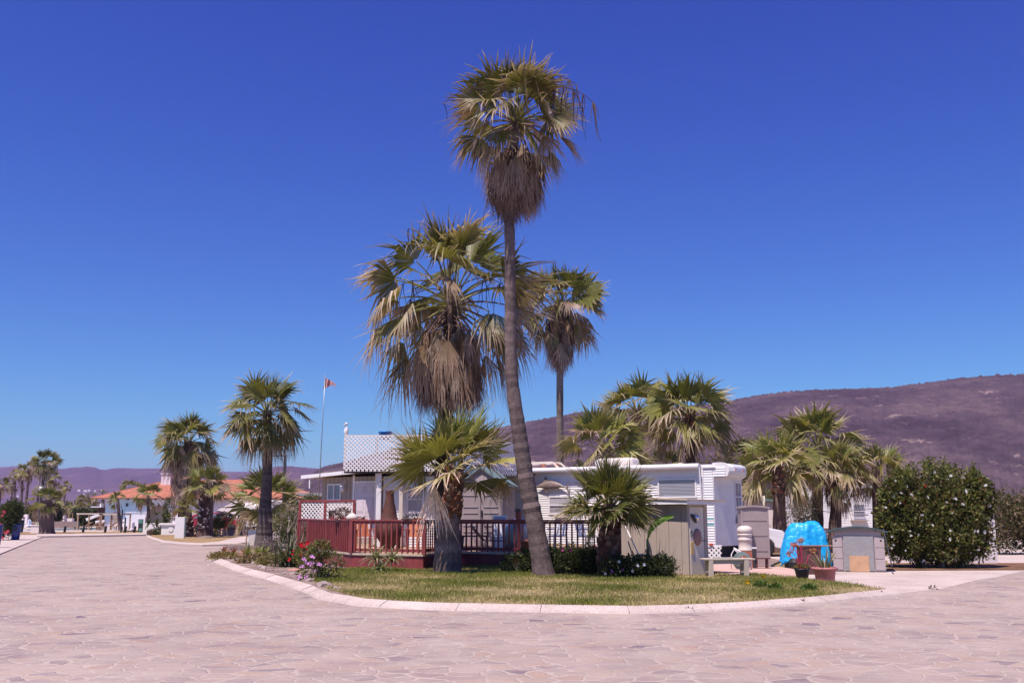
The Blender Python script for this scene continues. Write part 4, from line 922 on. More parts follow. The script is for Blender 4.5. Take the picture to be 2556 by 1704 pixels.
    for r0, r1 in ((.05, .40), (.46, .74), (.80, .95)):
        for c_ in ((.08, .46), (.54, .92)):
            xx0, xx1, zz0, zz1 = x0+W_*c_[0], x0+W_*c_[1], z0+H_*r0, z0+H_*r1
            for q4 in ((xx0, zz0, xx1, zz0+.025), (xx0, zz1-.025, xx1, zz1), (xx0, zz0+.025, xx0+.025, zz1-.025), (xx1-.025, zz0+.025, xx1, zz1-.025)): b.box(q4[0], -.032, q4[1], q4[2], -.0225, q4[3])
            b.box(xx0+.05, -.030, zz0+.05, xx1-.05, -.0225, zz1-.05)
    d_ = b.build('door', 'lilac', an)
    b = MB(); b.lathe([(.02, 0), (.035, .03), (.03, .055), (.0, .06)], 12, (0, 0, 0), M=Matrix.Translation((x0+.07, -.025, z0+1.0)) @ Matrix.Rotation(math.pi/2, 4, 'X')); b.build('handle', 'steel', d_)
    window(an, ax(813), ax(849), az(1248), az(1206), -.016, 'slide', 'glass', fw=.05)
    lm = MB(); lx, lz = ax(861), az(1212); lm.tube([(lx+.06, -.02, lz+.1), (lx+.09, -.14, lz+.17), (lx, -.20, lz+.12), (lx, -.20, lz)], .015, 8); lm.lathe([(.12, 0), (.10, .03), (.03, .06)], 16, (lx, -.20, lz-.03)); wl = lm.build('wall_lamp', 'white', an, True)
    lm = MB(); lm.lathe([(.02, -.24), (.055, -.16), (.075, -.04)], 14, (lx, -.20, lz)); lm.build('lamp_glass', 'lamp', wl, True)
    # sloping roof with white fascia
    zl, zr_ = az(1189), az(1177); b = MB(); V = []
    xl, xr = ax(763), ax(938)
    for yy in (-.45, 3): V += [(xl, yy, zl-.02), (xr, yy, zr_-.02), (xr, yy, zr_+.08), (xl, yy, zl+.08)]
    b.add(V, [(0, 1, 2, 3), (7, 6, 5, 4), (0, 4, 5, 1), (3, 2, 6, 7), (0, 3, 7, 4), (1, 5, 6, 2)]); b.build('roof', 'cream', an)
    b = MB(); V = []
    for yy in (-.48, -.4505): V += [(xl-.01, yy, zl-.05), (xr+.01, yy, zr_-.05), (xr+.01, yy, zr_+.085), (xl-.01, yy, zl+.085)]
    b.add(V, [(0, 1, 2, 3), (7, 6, 5, 4), (0, 4, 5, 1), (3, 2, 6, 7), (0, 3, 7, 4), (1, 5, 6, 2)]); b.box(xl+.42, -.44, zl-.42, xl+.48, -.38, zl-.03); b.build('fascia', 'white', an)
    # ---------------- gabled resin shed on the deck
    s0 = Vector((P(1146, 1300, 33.4).x, 33.8, FL)); sh = thing('storage_shed', 'tall taupe resin shed with double doors and green gable roof on the deck', 'shed', s0, R(-12)); wS, dS = 1.46, 2.0
    ez = P(1200, 1207, 33.6).z-FL; pz = P(1200, 1170, 33.6).z-FL
    b = MB(); b.box(0, 0, 0, wS, dS, ez); b.add([(0, 0, ez), (wS, 0, ez), (wS/2, 0, pz), (0, dS, ez), (wS, dS, ez), (wS/2, dS, pz)], [(0, 1, 2), (5, 4, 3), (0, 2, 5, 3), (1, 4, 5, 2)])
    for i in range(16): b.box(wS+.0005, .06+i*.12, .05, wS+.02, .12+i*.12, ez-.05)
    b.build('wall', 'resin', sh)
    b = MB(); b.bar((-.02, -.03, ez+.0), (wS/2, -.03, pz-.02), .05, .07, up=(0, 1, 0)); b.bar((wS+.02, -.03, ez+.0), (wS/2, -.03, pz-.02), .05, .07, up=(0, 1, 0)); b.box(0, -.045, ez-.06, wS, -.001, ez+.02); b.build('gable_trim', 'resin2', sh)
    b = MB(); b.box(wS/2-.22, -.03, ez+.05, wS/2+.22, -.001, ez+.28); bevel(b.build('gable_vent', 'resin2', sh), .01)
    for s, (xa_, xb_) in enumerate(((.04, wS/2-.01), (wS/2+.01, wS-.04))):
        b = MB(); b.box(xa_, -.03, .06, xb_, -.001, ez-.08)
        for z in (ez-.40, ez-.78, ez-.98, .7, .5): b.box(xa_+.09, -.05, z, xb_-.09, -.031, z+.035)
        d_ = bevel(b.build('door', 'resin', sh), .006)
        if s == 1: b = MB(); b.box(xa_+.01, -.07, 1.0, xa_+.05, -.031, 1.22); b.build('handle', 'black', d_)
    b = MB()
    for s in (1, -1):
        e = Vector((wS/2+s*(wS/2+.12), 0, ez-.10)); t = Vector((wS/2, 0, pz+.03))
        V = [(e.x, -.12, e.z), (t.x, -.12, t.z), (t.x, dS+.12, t.z), (e.x, dS+.12, e.z)]; V += [(x, y, z+.05) for x, y, z in V]
        b.add(V, [(0, 1, 2, 3), (7, 6, 5, 4), (0, 4, 5, 1), (1, 5, 6, 2), (2, 6, 7, 3), (3, 7, 4, 0)])
    b.build('roof', 'greenroof', sh)
    # ---------------- chiminea and deck furniture
    ch = thing('chiminea', 'very tall dark clay chiminea standing on the deck behind the railing', 'chiminea', (P(970, 1370, 31).x, 31, FL))
    b = MB(); b.lathe([(.15, 0), (.19, .03), (.16, .10), (.24, .20), (.36, .38), (.41, .55), (.40, .70), (.33, .86), (.25, .98), (.22, 1.12), (.19, 1.28), (.15, 1.45), (.13, 1.6), (.125, 1.72), (.145, 1.80), (.14, 1.82), (.11, 1.82), (.10, 1.7)], 32); b.build('body', 'clay', ch, True)
    b = MB(); b.box(-.22, -.2, -.0, .22, .2, .04); b.build('base', 'pipe', ch)
    for lab, px, Y, rz in (('orange stained wooden chair left of the chiminea', 905, 32.0, .5), ('orange stained wooden chair right of the chiminea', 1030, 31.6, -.4)):
        c = thing('deck_chair', lab, 'chair', (P(px, 1370, Y).x, Y, FL), rz, 'orange wooden deck chairs')
        b = MB()
        for i in range(5): b.box(-.28+i*.115, -.3, .40, -.19+i*.115, .2, .42)
        bevel(b.build('seat', 'orangewood', c), .004)
        b = MB()
        for i in range(5): b.bar((-.24+i*.115, .2, .40), (-.27+i*.13, .42, 1.0-.03*abs(i-2)), .1, .02, up=(0, 1, 0))
        b.build('backrest', 'orangewood', c)
        for sx in (-.32, .32):
            for sy in (-.28, .22): b = MB(); b.box(sx-.03, sy-.03, 0, sx+.03, sy+.03, .60); b.build('leg', 'orangewood', c)
            b = MB(); b.box(sx-.06, -.33, .60, sx+.06, .3, .63); b.build('armrest', 'orangewood', c)
    tb = thing('side_table', 'dark green plastic table in front of the resin shed', 'table', (P(1185, 1370, 31.8).x, 31.8, FL))
    b = MB(); b.box(-.45, -.3, .40, .45, .3, .44); bevel(b.build('table_top', 'navy', tb), .01)
    for sx in (-.4, .4):
        for sy in (-.25, .25): b = MB(); b.tube([(sx, sy, 0), (sx*.92, sy*.9, .40)], .025, 8); b.build('leg', 'navy', tb)
    lc = thing('lounge_chair', 'dark blue sling lounger beside the green table', 'lounger', (P(1215, 1370, 31.2).x, 31.2, FL), .2)
    b = MB(); b.bar((-.1, 0, .30), (.75, 0, .28), .5, .03); b.build('seat', 'navy', lc); b = MB(); b.bar((-.1, 0, .30), (-.5, 0, .75), .5, .03); b.build('backrest', 'navy', lc)
    b = MB()
    for x in (-.1, .65):
        for y in (-.25, .25): b.bar((x, y, 0), (x, y, .28), .03)
    b.build('frame', 'steel', lc)
    def white_chair(lab, px, Y, rz):
        c = thing('plastic_chair', lab, 'chair', (P(px, 1370, Y).x, Y, FL), rz, 'white plastic chairs')
        b = MB(); b.box(-.24, -.25, .40, .24, .22, .43); bevel(b.build('seat', 'white', c), .015)
        b = MB(); 
        for i in range(5): b.bar((-.20+i*.1, .2, .43), (-.21+i*.105, .32, .86), .06, .015, up=(0, 1, 0))
        b.bar((-.25, .32, .88), (.25, .32, .88), .05, .03); b.build('backrest', 'white', c)
        for sx in (-.22, .22):
            for sy in (-.23, .2): b = MB(); b.bar((sx*1.1, sy*1.15, 0), (sx, sy, .42), .04); b.build('leg', 'white', c)
            b = MB(); b.box(sx-.03, -.25, .62, sx+.03, .28, .65); b.build('armrest', 'white', c)
    white_chair('white plastic chair before the resin shed doors', 1256, 31.4, .3); white_chair('white plastic chair under the trailer window right of the leaning trunk', 1392, 32.5, -.5); white_chair('white plastic chair nearest the small beige shed', 1466, 32.0, .9)
    bq = thing('covered_grill', 'barbecue under a pale grey cover behind the railing post', 'grill', (P(1294, 1370, 31.2).x, 31.2, FL))
    b = MB(); b.lathe([(.40, 0), (.42, .3), (.40, .62), (.38, .75), (.30, .88), (.15, .96), (0.01, .98)], 20, sx=1.1, sy=.75); b.build('cover', 'steel', bq, True)
    lap = thing('reading_stand', 'small white framed board leaning on the shed wall', 'board', (P(1246, 1293, 32.6).x, 32.6, FL), -.2)
    b = MB(); b.bar((0, 0, .0), (0, .15, 1.05), .46, .03, up=(0, 1, 0)); b.build('frame', 'white', lap); b = MB(); b.bar((0, -.02, .72), (0, .125, 1.0), .38, .012, up=(0, 1, 0)); b.build('panel', 'resin2', lap)
    # plants and ornaments along the rail
    pt = thing('flower_pot', 'round terracotta pot hanging outside the railing by the leaning trunk', 'pot', P(1316, 1372, 28.9))
    b = MB(); b.lathe([(.13, 0), (.19, .22), (.22, .23), (.22, .29), (.19, .29)], 24); b.build('pot', 'terracotta', pt, True)
    lt = thing('lantern', 'dark red lantern with a black cap standing on the deck rail', 'lantern', (P(827, 1293, 31.4).x, 31.4, FL+.945))
    b = MB(); b.box(-.075, -.075, 0, .075, .075, .20); b.build('body', 'clay', lt); b = MB(); b.box(-.11, -.11, .20, .11, .11, .225); b.box(-.07, -.07, .225, .07, .07, .27); b.build('cap', 'pipe', lt)
    pb = thing('planter_box', 'long planter of dry twiggy plants and shells on the deck rail', 'planter', (P(862, 1293, 30.0).x, 29.95, FL+.945), R(-37))
    b = MB(); b.box(-.55, -.07, 0, .75, .08, .07); b.build('box', 'red', pb)
    rg = np.random.default_rng(4); b = MB(); spray(b, (-.15, 0, .16), .42, .1, .14, 260, .10, [(.16, .09, .07), (.35, .26, .24), (.5, .44, .44), (.10, .06, .05)], rg); b.build('plants', 'shrub', pb)
    ot = thing('shell_ornament', 'white rounded shell ornament on the planter end of the rail', 'ornament', (P(880, 1293, 29.3).x, 29.2, FL+.945))
    b = MB(); b.lathe([(.13, 0), (.15, .05), (.11, .12), (.05, .17), (.01, .19)], 14, sx=1.2, sy=.7); b.build('shell', 'tank', ot, True)
    dr = thing('driftwood', 'bleached forked driftwood piece lying on the deck rail', 'driftwood', (P(905, 1293, 29.0).x, 28.95, FL+.945))
    b = MB(); b.tube([(-.12, 0, .02), (0, 0, .05), (.10, 0, .17)], [.02, .02, .008], 6); b.tube([(0, 0, .05), (.04, .02, .12)], [.015, .006], 6); b.tube([(.05, 0, .10), (.16, 0, .12)], [.012, .005], 6); b.build('branch', 'greywood', dr, True)
    cr = thing('succulent_tray', 'small tray of dark succulents on the rail before the sash window', 'tray', (P(1027, 1293, 28.2).x, 28.15, FL+.945))
    b = MB(); b.box(-.28, -.06, 0, .28, .06, .03); b.build('tray', 'clay', cr); b = MB(); spray(b, (0, 0, .05), .27, .05, .06, 90, .07, [(.04, .035, .03), (.06, .06, .04)], rg); b.build('plants', 'shrub', cr)
    # flag pole
    fp = thing('flag_pole', 'thin tall leaning grey pole by the deck screen', 'pole', P(792, 1293, 37.2)); top = P(812, 934, 37.2)-fp.location
    b = MB(); b.tube([(0, 0, -.9), tuple(top*.5), tuple(top)], [.022, .016, .009], 8); b.build('pole', 'steel', fp, True)
    b = MB(); t = np.linspace(0, 1, 9); V = []
    for i, u in enumerate(t):
        wv = .05*math.sin(i*1.6); V += [(top.x+.0+u*.30, wv, top.z-.10-u*.16-(0.05 if i % 2 else 0)), (top.x-.05+u*.34, wv*1.3, top.z-.55+u*.18-(.05 if i % 3 == 0 else 0))]
    V[-1] = (top.x+.44, 0, top.z-.50)
    F = [(2*i, 2*i+1, 2*i+3, 2*i+2) for i in range(8)]; b.add(V, F); fl = b.build('flag', 'banner', fp)
    so = fl.modifiers.new('s', 'SOLIDIFY'); so.thickness = .004

def fish(M, Ls, m, label, sail=False):
    """a flat cast billfish: body, dorsal, tail and bill as one thing"""
    r = thing('fish_sculpture', label, 'sculpture'); r.matrix_world = M
    k = Ls; b = MB()
    rings = []; n = 12
    xs = [-.5, -.40, -.30, -.15, 0, .15, .30, .40, .45]; hh = [.006, .03, .065, .095, .10, .075, .04, .02, .018]; zz = [-.02, -.01, .0, .01, .015, .01, -.02, -.05, -.065]
    V = []
    for x, h, z in zip(xs, hh, zz):
        for j in range(n): t = 2*math.pi*j/n; V.append((x*k, math.cos(t)*h*k*.45, z*k+math.sin(t)*h*k))
    F = [(i*n+j, i*n+(j+1) % n, (i+1)*n+(j+1) % n, (i+1)*n+j) for i in range(len(xs)-1) for j in range(n)]+[tuple(range(n)), tuple(range(len(V)-1, len(V)-n-1, -1))]
    b.add(V, F); b.tube([(-.49*k, 0, -.02*k), (-.68*k, 0, -.035*k)], [.008*k, .002*k], 6); b.build('body', m, r, True)
    def flat(pts, nm):
        b = MB(); V = [(x*k, y, z*k) for y in (-.006, .006) for x, z in pts]; q = len(pts)
        b.add(V, [tuple(range(q)), tuple(range(2*q-1, q-1, -1))]+[(i, (i+1) % q, q+(i+1) % q, q+i) for i in range(q)]); b.build(nm, m, r)
    flat([(-.28, .06), (-.18, .25 if not sail else .5), (-.12, .14 if not sail else .46), (.05, .13 if not sail else .30), (.3, .04), (-.1, .07)], 'dorsal_fin')
    flat([(.43, -.06), (.52, .12), (.50, -.05), (.53, -.28), (.46, -.12)], 'tail_fin')
    flat([(-.18, -.06), (-.16, -.20), (-.10, -.07)], 'pectoral_fin'); flat([(.12, -.06), (.17, -.14), (.20, -.05)], 'anal_fin')
# ------------------------------------------------------------------ right hand yard
def leaf_strip(b, o, d, ln, w, bend, rng, col, n=5, fold=.25):
    """one tapering strap leaf"""
    o = np.array(o, float); d = unit(np.array(d, float)); side = np.cross(d, [0, 0, 1.]); side = unit(side) if np.linalg.norm(side) > 1e-3 else np.array([1., 0, 0])
    pts = [o]; dd = d.copy(); 
    for i in range(n): dd = unit(dd+np.array([0, 0, -bend])/n*(1+i*.5)); pts.append(pts[-1]+dd*ln/n)
    prof = [.75, 1, .95, .75, .45, .04][:n+1] if n == 5 else list(np.linspace(1, .05, n+1))
    V = []; C = []
    for i, p in enumerate(pts):
        ww = w*prof[i]; up = unit(np.cross(side, dd))
        V += [p-side*ww+up*ww*fold, p, p+side*ww+up*ww*fold]; k = .7+.5*i/n; C += [np.array(col)*k]*3
    F = [(i*3+q, i*3+q+1, i*3+q+4, i*3+q+3) for i in range(n) for q in (0, 1)]
    b.add(np.array(V), F, np.array(C))
def build_yard():
    rng = np.random.default_rng(77)
    # small beige shed
    c = Vector((4.4, 25.3, 0)); d1 = Vector((-.66, .75, 0)).normalized(); w1 = 2.25; w2 = .74
    sh = thing('garden_shed', 'small worn beige board shed with flat roof beside the bench', 'shed', c+d1*w1+Vector((0, 0, .06)), math.atan2(-d1.y, -d1.x)); H = P(1710, 1257, 25.3).z-.06
    b = MB(); b.box(0, .0, 0, w1, w2, H)
    x = .0
    while x < w1-.03: b.box(x+.006, -.014, .01, min(x+.40, w1), -.0005, H); x += .41
    b.build('wall', 'shedbeige', sh)
    M, _ = frameM((w1, 0), (w1, w2)); b = MB(); b.box(.05, -.02, .02, w2-.14, -.0015, H-.08, M); d_ = b.build('door', 'cream', sh)
    b = MB(); b.box(w2-.13, -.03, .0, w2, -.0015, H, M); b.build('corner_board', 'shedbeige', sh)
    b = MB(); b.bar(M @ Vector((w2-.22, -.02, .88)), M @ Vector((w2-.22, -.10, .88)), .02); b.bar(M @ Vector((w2-.30, -.10, .88)), M @ Vector((w2-.14, -.10, .88)), .02); b.build('handle', 'pipe', d_)
    b = MB(); V = []
    for x, y, z in ((-.18, -.22, H+.17), (w1+.16, -.22, H+.08), (w1+.22, w2+.5, H+.07), (-.18, w2+.3, H+.17)): V.append((x, y, z))
    V2 = [(x, y, z-.09) for x, y, z in V]
    b.add(V2+V, [(3, 2, 1, 0), (4, 5, 6, 7), (0, 1, 5, 4), (1, 2, 6, 5), (2, 3, 7, 6), (3, 0, 4, 7)]); b.build('fascia', 'white', sh)
    b = MB(); V3 = [(x+(.03 if x > 1 else -.03), y+(.03 if y > 0 else -.03), z+.002) for x, y, z in V]; V4 = [(x, y, z+.035) for x, y, z in V3]
    b.add(V3+V4, [(3, 2, 1, 0), (4, 5, 6, 7), (0, 1, 5, 4), (1, 2, 6, 5), (2, 3, 7, 6), (3, 0, 4, 7)]); b.build('roof', 'board', sh)
    W = Matrix.Translation(sh.location) @ Matrix.Rotation(sh.rotation_euler.z, 4, 'Z') @ M
    # things on the door
    o = thing('wall_ornament', 'dark carved ornament with a silvery dome at the top of the shed door', 'ornament'); o.matrix_world = W @ Matrix.Translation((.2, -.02, H-.36))
    b = MB(); b.lathe([(.001, 0), (.06, .01), (.05, .03), (.02, .045)], 12, M=Matrix.Translation((-.03, 0, .05)) @ Matrix.Rotation(math.pi/2, 4, 'X')); b.tube([(-.12, -.03, .09), (-.05, -.04, .03), (.02, -.04, -.05), (.06, -.03, -.10)], [.03, .045, .04, .02], 8); b.build('carving', 'pipe', o, True)
    b = MB(); b.lathe([(.09, 0), (.085, .03), (.06, .06), (.02, .075)], 18, M=Matrix.Translation((.10, 0, .02)) @ Matrix.Rotation(math.pi/2, 4, 'X')); b.build('dome', 'chrome', o, True)
    o = thing('oval_plaque', 'reddish brown oval hat shaped plaque on the shed door', 'plaque'); o.matrix_world = W @ Matrix.Translation((.32, -.02, H-.82))
    b = MB(); b.lathe([(.001, 0), (.15, .001), (.155, .015), (.11, .03), (.001, .045)], 24, M=Matrix.Rotation(math.pi/2, 4, 'X') @ Matrix.Diagonal((1, 1.35, 1, 1))); b.build('disc', 'plaque', o, True)
    o = thing('number_plate', 'small dark house number plate on the shed door frame', 'sign'); o.matrix_world = W @ Matrix.Translation((.10, -.022, H-.72))
    b = MB()
    for r in range(2):
        for c_ in range(2):
            x0, z0 = -.05+c_*.055, -.005-r*.075
            for q in ((0, 0, .04, .008), (0, .028, .04, .036), (0, .054, .04, .062), (0, .0, .008, .062)) if (r+c_) % 2 else ((0, 0, .04, .008), (0, .028, .04, .036), (0, .054, .04, .062), (.032, .0, .04, .062)): b.box(x0+q[0], -.006, z0+q[1], x0+q[2], 0, z0+q[3])
    b.build('digits', 'ink', o)
    o = thing('yellow_plaque', 'narrow faded yellow plaque low on the shed door', 'plaque'); o.matrix_world = W @ Matrix.Translation((.11, -.022, H-1.22))
    b = MB(); b.box(-.045, -.015, -.02, .045, 0, .22); b.lathe([(.001, 0), (.05, .001), (.05, .014), (.001, .015)], 14, M=Matrix.Translation((0, 0, .24)) @ Matrix.Rotation(math.pi/2, 4, 'X')); b.build('plate', 'yellow', o)
    # pole leaning on the shed
    a = P(1555, 1300, 26.6); e = P(1601, 1388, 24.9); o = thing('leaning_pole', 'thin pale pole leaning against the beige shed wall', 'pole', e)
    b = MB(); b.tube([(0, 0, -.1), tuple(a-e)], .016, 8); b.build('pole', 'white', o, True); b = MB(); b.lathe([(.02, 0), (.035, .02), (.03, .07)], 10); b.build('tip', 'white', o, True)
    # bench
    bn = thing('bench', 'weathered pale wooden bench at the end of the lawn', 'bench', (P(1817, 1434, 25.1).x, 25.1, .09), R(4)); bw = .64
    b = MB(); b.box(-bw, -.2, .40, bw, -.01, .435); b.box(-bw, .01, .40, bw, .2, .435); bevel(b.build('seat', 'greywood', bn), .006)
    b = MB(); b.box(-.5, -.16, .31, .45, -.13, .399); b.box(-.5, .13, .31, .45, .16, .399); b.build('apron', 'greywood', bn)
    for x in (-.46, .42):
        for y in (-.155, .155): b = MB(); b.box(x-.055, y-.045, 0, x+.055, y+.045, .399); bevel(b.build('leg', 'greywood', bn), .005)
    o = thing('slate_tray', 'flat grey slab lying on the bench seat', 'slab', bn.location+Vector((-.1, .05, .437)))
    b = MB(); b.box(-.24, -.07, 0, .24, .08, .02); b.build('slab', 'felt', o)
    o = thing('lattice_fence', 'short white lattice fence closing the underside of the trailer', 'panel', (P(1778, 1378, 33.2).x, 33.2, .12), R(-25))
    b = MB(); lattice(b, -.26, .30, 0, .46, 0, .155, .055, .014); o_ = b.build('lattice', 'white', o); b = MB(); b.box(-.28, .01, 0, .32, .03, .03); b.box(-.28, .01, .44, .32, .03, .48); b.build('rail', 'white', o)
    o = thing('orange_lid', 'small orange red container on the white lattice panel', 'container', (P(1775, 1361, 33.2).x, 33.2, .60)); b = MB(); b.box(-.06, -.05, 0, .06, .05, .06); bevel(b.build('container', 'coral', o), .01)
    # cream ribbed tank on a stand
    tk = thing('water_tank', 'cream ribbed plastic tank standing before the tall cabinet', 'tank', (P(1862, 1400, 29.2).x, 29.2, .05)); k = P(1862, 1374, 29.2).z-.05
    b = MB(); b.lathe([(.20, 0), (.21, .03), (.19, .05), (.19, .28), (.21, .30), (.205, .34), (.19, .36), (.195, .42), (.215, .44), (.215, .48), (.19, .49), (.19, .50), (.215, .52), (.22, .60), (.19, .66), (.12, .70), (.02, .71)], 28, (0, 0, k)); b.build('body', 'tank', tk, True)
    b = MB(); b.box(-.2, -.2, 0, .2, .2, k-.005); b.build('stand', 'terracotta', tk)
    hr = thing('hose_reel', 'coiled dark green garden hose below the cream tank', 'hose', (P(1852, 1410, 28.2).x, 28.2, .05)); b = MB()
    for i in range(5): 
        t = np.linspace(0, 6.4, 26); r_ = .24-.018*i; b.tube([(math.cos(a_)*r_, -.06*i+.02*math.sin(a_*2), .27+math.sin(a_)*r_) for a_ in t], .014, 6)
    b.build('hose', 'greenroof', hr, True)
    b = MB(); b.tube([(-.30, 0, .0), (-.28, 0, .45), (-.2, 0, .58), (-.05, 0, .45), (.2, -.1, .1)], .016, 6); b.tube([(-.2, .05, .62), (.15, .05, .42), (.26, .05, .25), (.27, .05, 0)], .022, 6); b.build('frame', 'white', hr, True)
    st = thing('stand_pipe', 'small grey standpipe and low table beside the tall cabinet', 'post', (P(1884, 1412, 28.6).x, 28.6, .02)); b = MB(); b.box(-.05, -.05, 0, .05, .05, .62); b.build('post', 'pipe', st); b = MB(); b.box(-.06, -.06, .62, .06, .06, .66); b.build('cap', 'white', st)
    b = MB(); b.box(-.02, -.15, .34, .42, .15, .37); b.box(.02, -.1, 0, .06, -.06, .34); b.box(.32, -.1, 0, .36, -.06, .34); b.box(.32, .06, 0, .36, .1, .34); b.build('shelf', 'mauve', st)
    # tall resin cabinet
    cb = thing('tall_cabinet', 'tall taupe resin garden cabinet with a slightly arched top', 'cabinet', (P(1882, 1415, 29.6).x, 29.6, .015), R(-6)); Hc = P(1882, 1262, 29.6).z
    b = MB(); b.box(-.36, -.3, 0, .43, .45, Hc-.06)
    for i in range(4): b.box(-.30, -.315, .1+i*.43, .38, -.3005, .1+i*.43+.40)
    b.box(-.36, -.33, 0, -.30, -.3005, Hc-.06); b.box(.38, -.33, 0, .43, -.3005, Hc-.06); b.build('body', 'resin', cb)
    b = MB(); pr = [(x, Hc-.05+.05*math.cos(x*3.2)) for x in np.linspace(-.40, .47, 9)]
    V = [(x, y, z) for y in (-.36, .48) for x, z in pr]+[(x, y, z-.05) for y in (-.36, .48) for x, z in pr]; n = 9
    F = [(i, i+1, n+i+1, n+i) for i in range(n-1)]+[(2*n+i, 3*n+i, 3*n+i+1, 2*n+i+1) for i in range(n-1)]+[(i, 2*n+i, 2*n+i+1, i+1) for i in range(n-1)]+[(n+i, n+i+1, 3*n+i+1, 3*n+i) for i in range(n-1)]+[(0, n, 3*n, 2*n), (n-1, 3*n-1, 4*n-1, 2*n-1)]
    b.add(V, F); b.build('lid', 'resin', cb)
    b = MB(); b.box(-.26, -.345, .98, -.22, -.3155, 1.12); b.build('handle', 'white', cb)
    # white outbuilding with a green trimmed roof, brown door
    ob = thing('outbuilding', 'low white outbuilding with green roof edge and brown door behind the car', 'building', (P(1843, 1310, 48).x, 48, 0)); z0 = P(1843, 1241, 48).z; z1 = P(1953, 1256, 48).z; Lx = P(1953, 1300, 48).x-ob.location.x
    b = MB(); V = [(0, 0, 0), (Lx, 0, 0), (Lx, 0, z1), (0, 0, z0), (0, 5, 0), (Lx, 5, 0), (Lx, 5, z1), (0, 5, z0)]
    b.add(V, [(0, 1, 2, 3), (5, 4, 7, 6), (1, 5, 6, 2), (4, 0, 3, 7), (3, 2, 6, 7)]); b.build('wall', 'plaster', ob)
    b = MB(); V = [(-.2, -.15, z0+.0), (Lx+.1, -.15, z1+.0), (Lx+.1, 5.1, z1+.0), (-.2, 5.1, z0+.0)]; V += [(x, y, z+.12) for x, y, z in V]; b.add([(x, y, z+.01) for x, y, z in V], [(3, 2, 1, 0), (4, 5, 6, 7), (0, 1, 5, 4), (1, 2, 6, 5), (2, 3, 7, 6), (3, 0, 4, 7)]); b.build('roof', 'greenroof', ob)
    x0 = P(1931, 1300, 48).x-ob.location.x; b = MB(); b.box(x0, -.03, .3, Lx-.1, -.001, z1-.1); b.build('door', 'brownwall', ob)
    b = MB(); b.tube([(x0-.45, -.12, 1.6), (x0-.45, -.12, 2.45)], .06, 10); b.build('wall_light', 'tank', ob, True)
    b = MB(); b.tube([(-.2, 1, z0+.25), (.5, 1, z0+.5), (1.2, 1, z0+.62)], .06, 8); b.box(.9, .8, z0+.3, 1.3, 1.3, z0+.75); b.build('roof_pipe', 'white', ob, True)
    # mobile home far behind
    mh = thing('mobile_home', 'white mobile home with an awning window beyond the car and palms', 'mobile home', (P(1988, 1300, 62).x, 62, 0)); X2 = P(2215, 1300, 62).x-mh.location.x; zt = P(2000, 1216, 62).z
    b = MB(); b.box(0, .003, .75, X2, 3, zt); b.build('body', 'white', mh); b = MB(); siding(b, 0, X2, .75, zt-.05, 0, .15, .012); b.build('siding', 'siding', mh)
    b = MB(); b.box(-.1, -.1, zt, X2+.1, 3.1, zt+.12); b.build('roof', 'felt', mh)
    for x in (1.0, 3.4, 5.4): b = MB(); b.box(x, -.10, 0, x+.12, -.02, zt-.01); b.build('post', 'white', mh)
    b = MB(); b.box(.0, .05, 0, X2, .1, .74); b.build('skirting', 'resin2', mh)
    window(mh, 3.35, 4.25, 1.35, 2.2, -.012, 'sash', 'glass'); b = MB(); b.bar((3.3, -.35, 1.55), (4.3, -.35, 1.55), .06); b.box(3.3, -.4, 1.2, 4.3, -.02, 1.25); b.build('window_awning', 'resin2', mh)
    b = MB(); b.tube([(0, -.5, 1.95), (2, -.5, 1.7), (4.6, -.5, 1.9), (5.4, -.5, 2.0)], .02, 6); tag(b.build('cable', 'black'), 'dark cable sagging across the front of the mobile home', 'cable')
    bpy.data.objects['cable'].location = mh.location
    # car
    car_thing('parked_car', 'white sport utility car with its front showing beside the tall cabinet', (P(1972, 1386, 38.5).x, 38.5, 0), 'caritem')
    # tarpaulin heap
    tp = thing('tarpaulin', 'bright blue tarpaulin draped over a heap beside the brown bin', 'tarpaulin', (P(2014, 1420, 30.2).x, 30.2, .02))
    n1, n2 = 46, 90; V = []; rg = np.random.default_rng(12); ph = rg.uniform(0, 6, 8)
    def topz(a_): return 1
    for i in range(n1):
        t = i/(n1-1)
        for j in range(n2):
            a_ = 2*math.pi*j/n2
            r = .76*(t**.75); sq = 1/(max(abs(math.cos(a_)), abs(math.sin(a_)))**.35)
            x = math.cos(a_)*r*sq*1.0; y = math.sin(a_)*r*sq*.75
            hgt = 1.30*(1-max(0, (t-.30)/.70)**2.2*.95)+.08*math.exp(-((x-.15)**2+y*y)/.05)-.05*math.exp(-((x+.1)**2+y*y)/.02)
            fold = (.10*(1-abs(math.sin(a_*3.5+ph[0]+t*2)))+.06*(1-abs(math.sin(a_*6.5+ph[1]-t)))-.07)*min(1, t*1.6)+.05*(.5-abs(math.sin(x*5+y*3+ph[2])))
            V.append((x*(1+fold), y*(1+fold), max(.10+.10*math.sin(a_*5+ph[3])*(t > .9), hgt+fold*.5)))
    F = [(i*n2+j, i*n2+(j+1) % n2, (i+1)*n2+(j+1) % n2, (i+1)*n2+j) for i in range(n1-1) for j in range(n2)]
    b = MB(); b.add(V, F); o = b.build('sheet', 'tarp', tp, True); so = o.modifiers.new('s', 'SOLIDIFY'); so.thickness = .006
    nm = o.modifiers.new('d', 'DISPLACE'); tx_ = bpy.data.textures.new('creases', 'CLOUDS'); tx_.noise_scale = .34; tx_.noise_depth = 2; nm.texture = tx_; nm.strength = .08; nm.mid_level = .5
    b = MB(); b.box(-.55, -.5, 0, .1, .4, .3); b.lathe([(.2, 0), (.22, .2), (.15, .3)], 14, (-.45, -.45, 0)); b.build('load', 'black', tp)
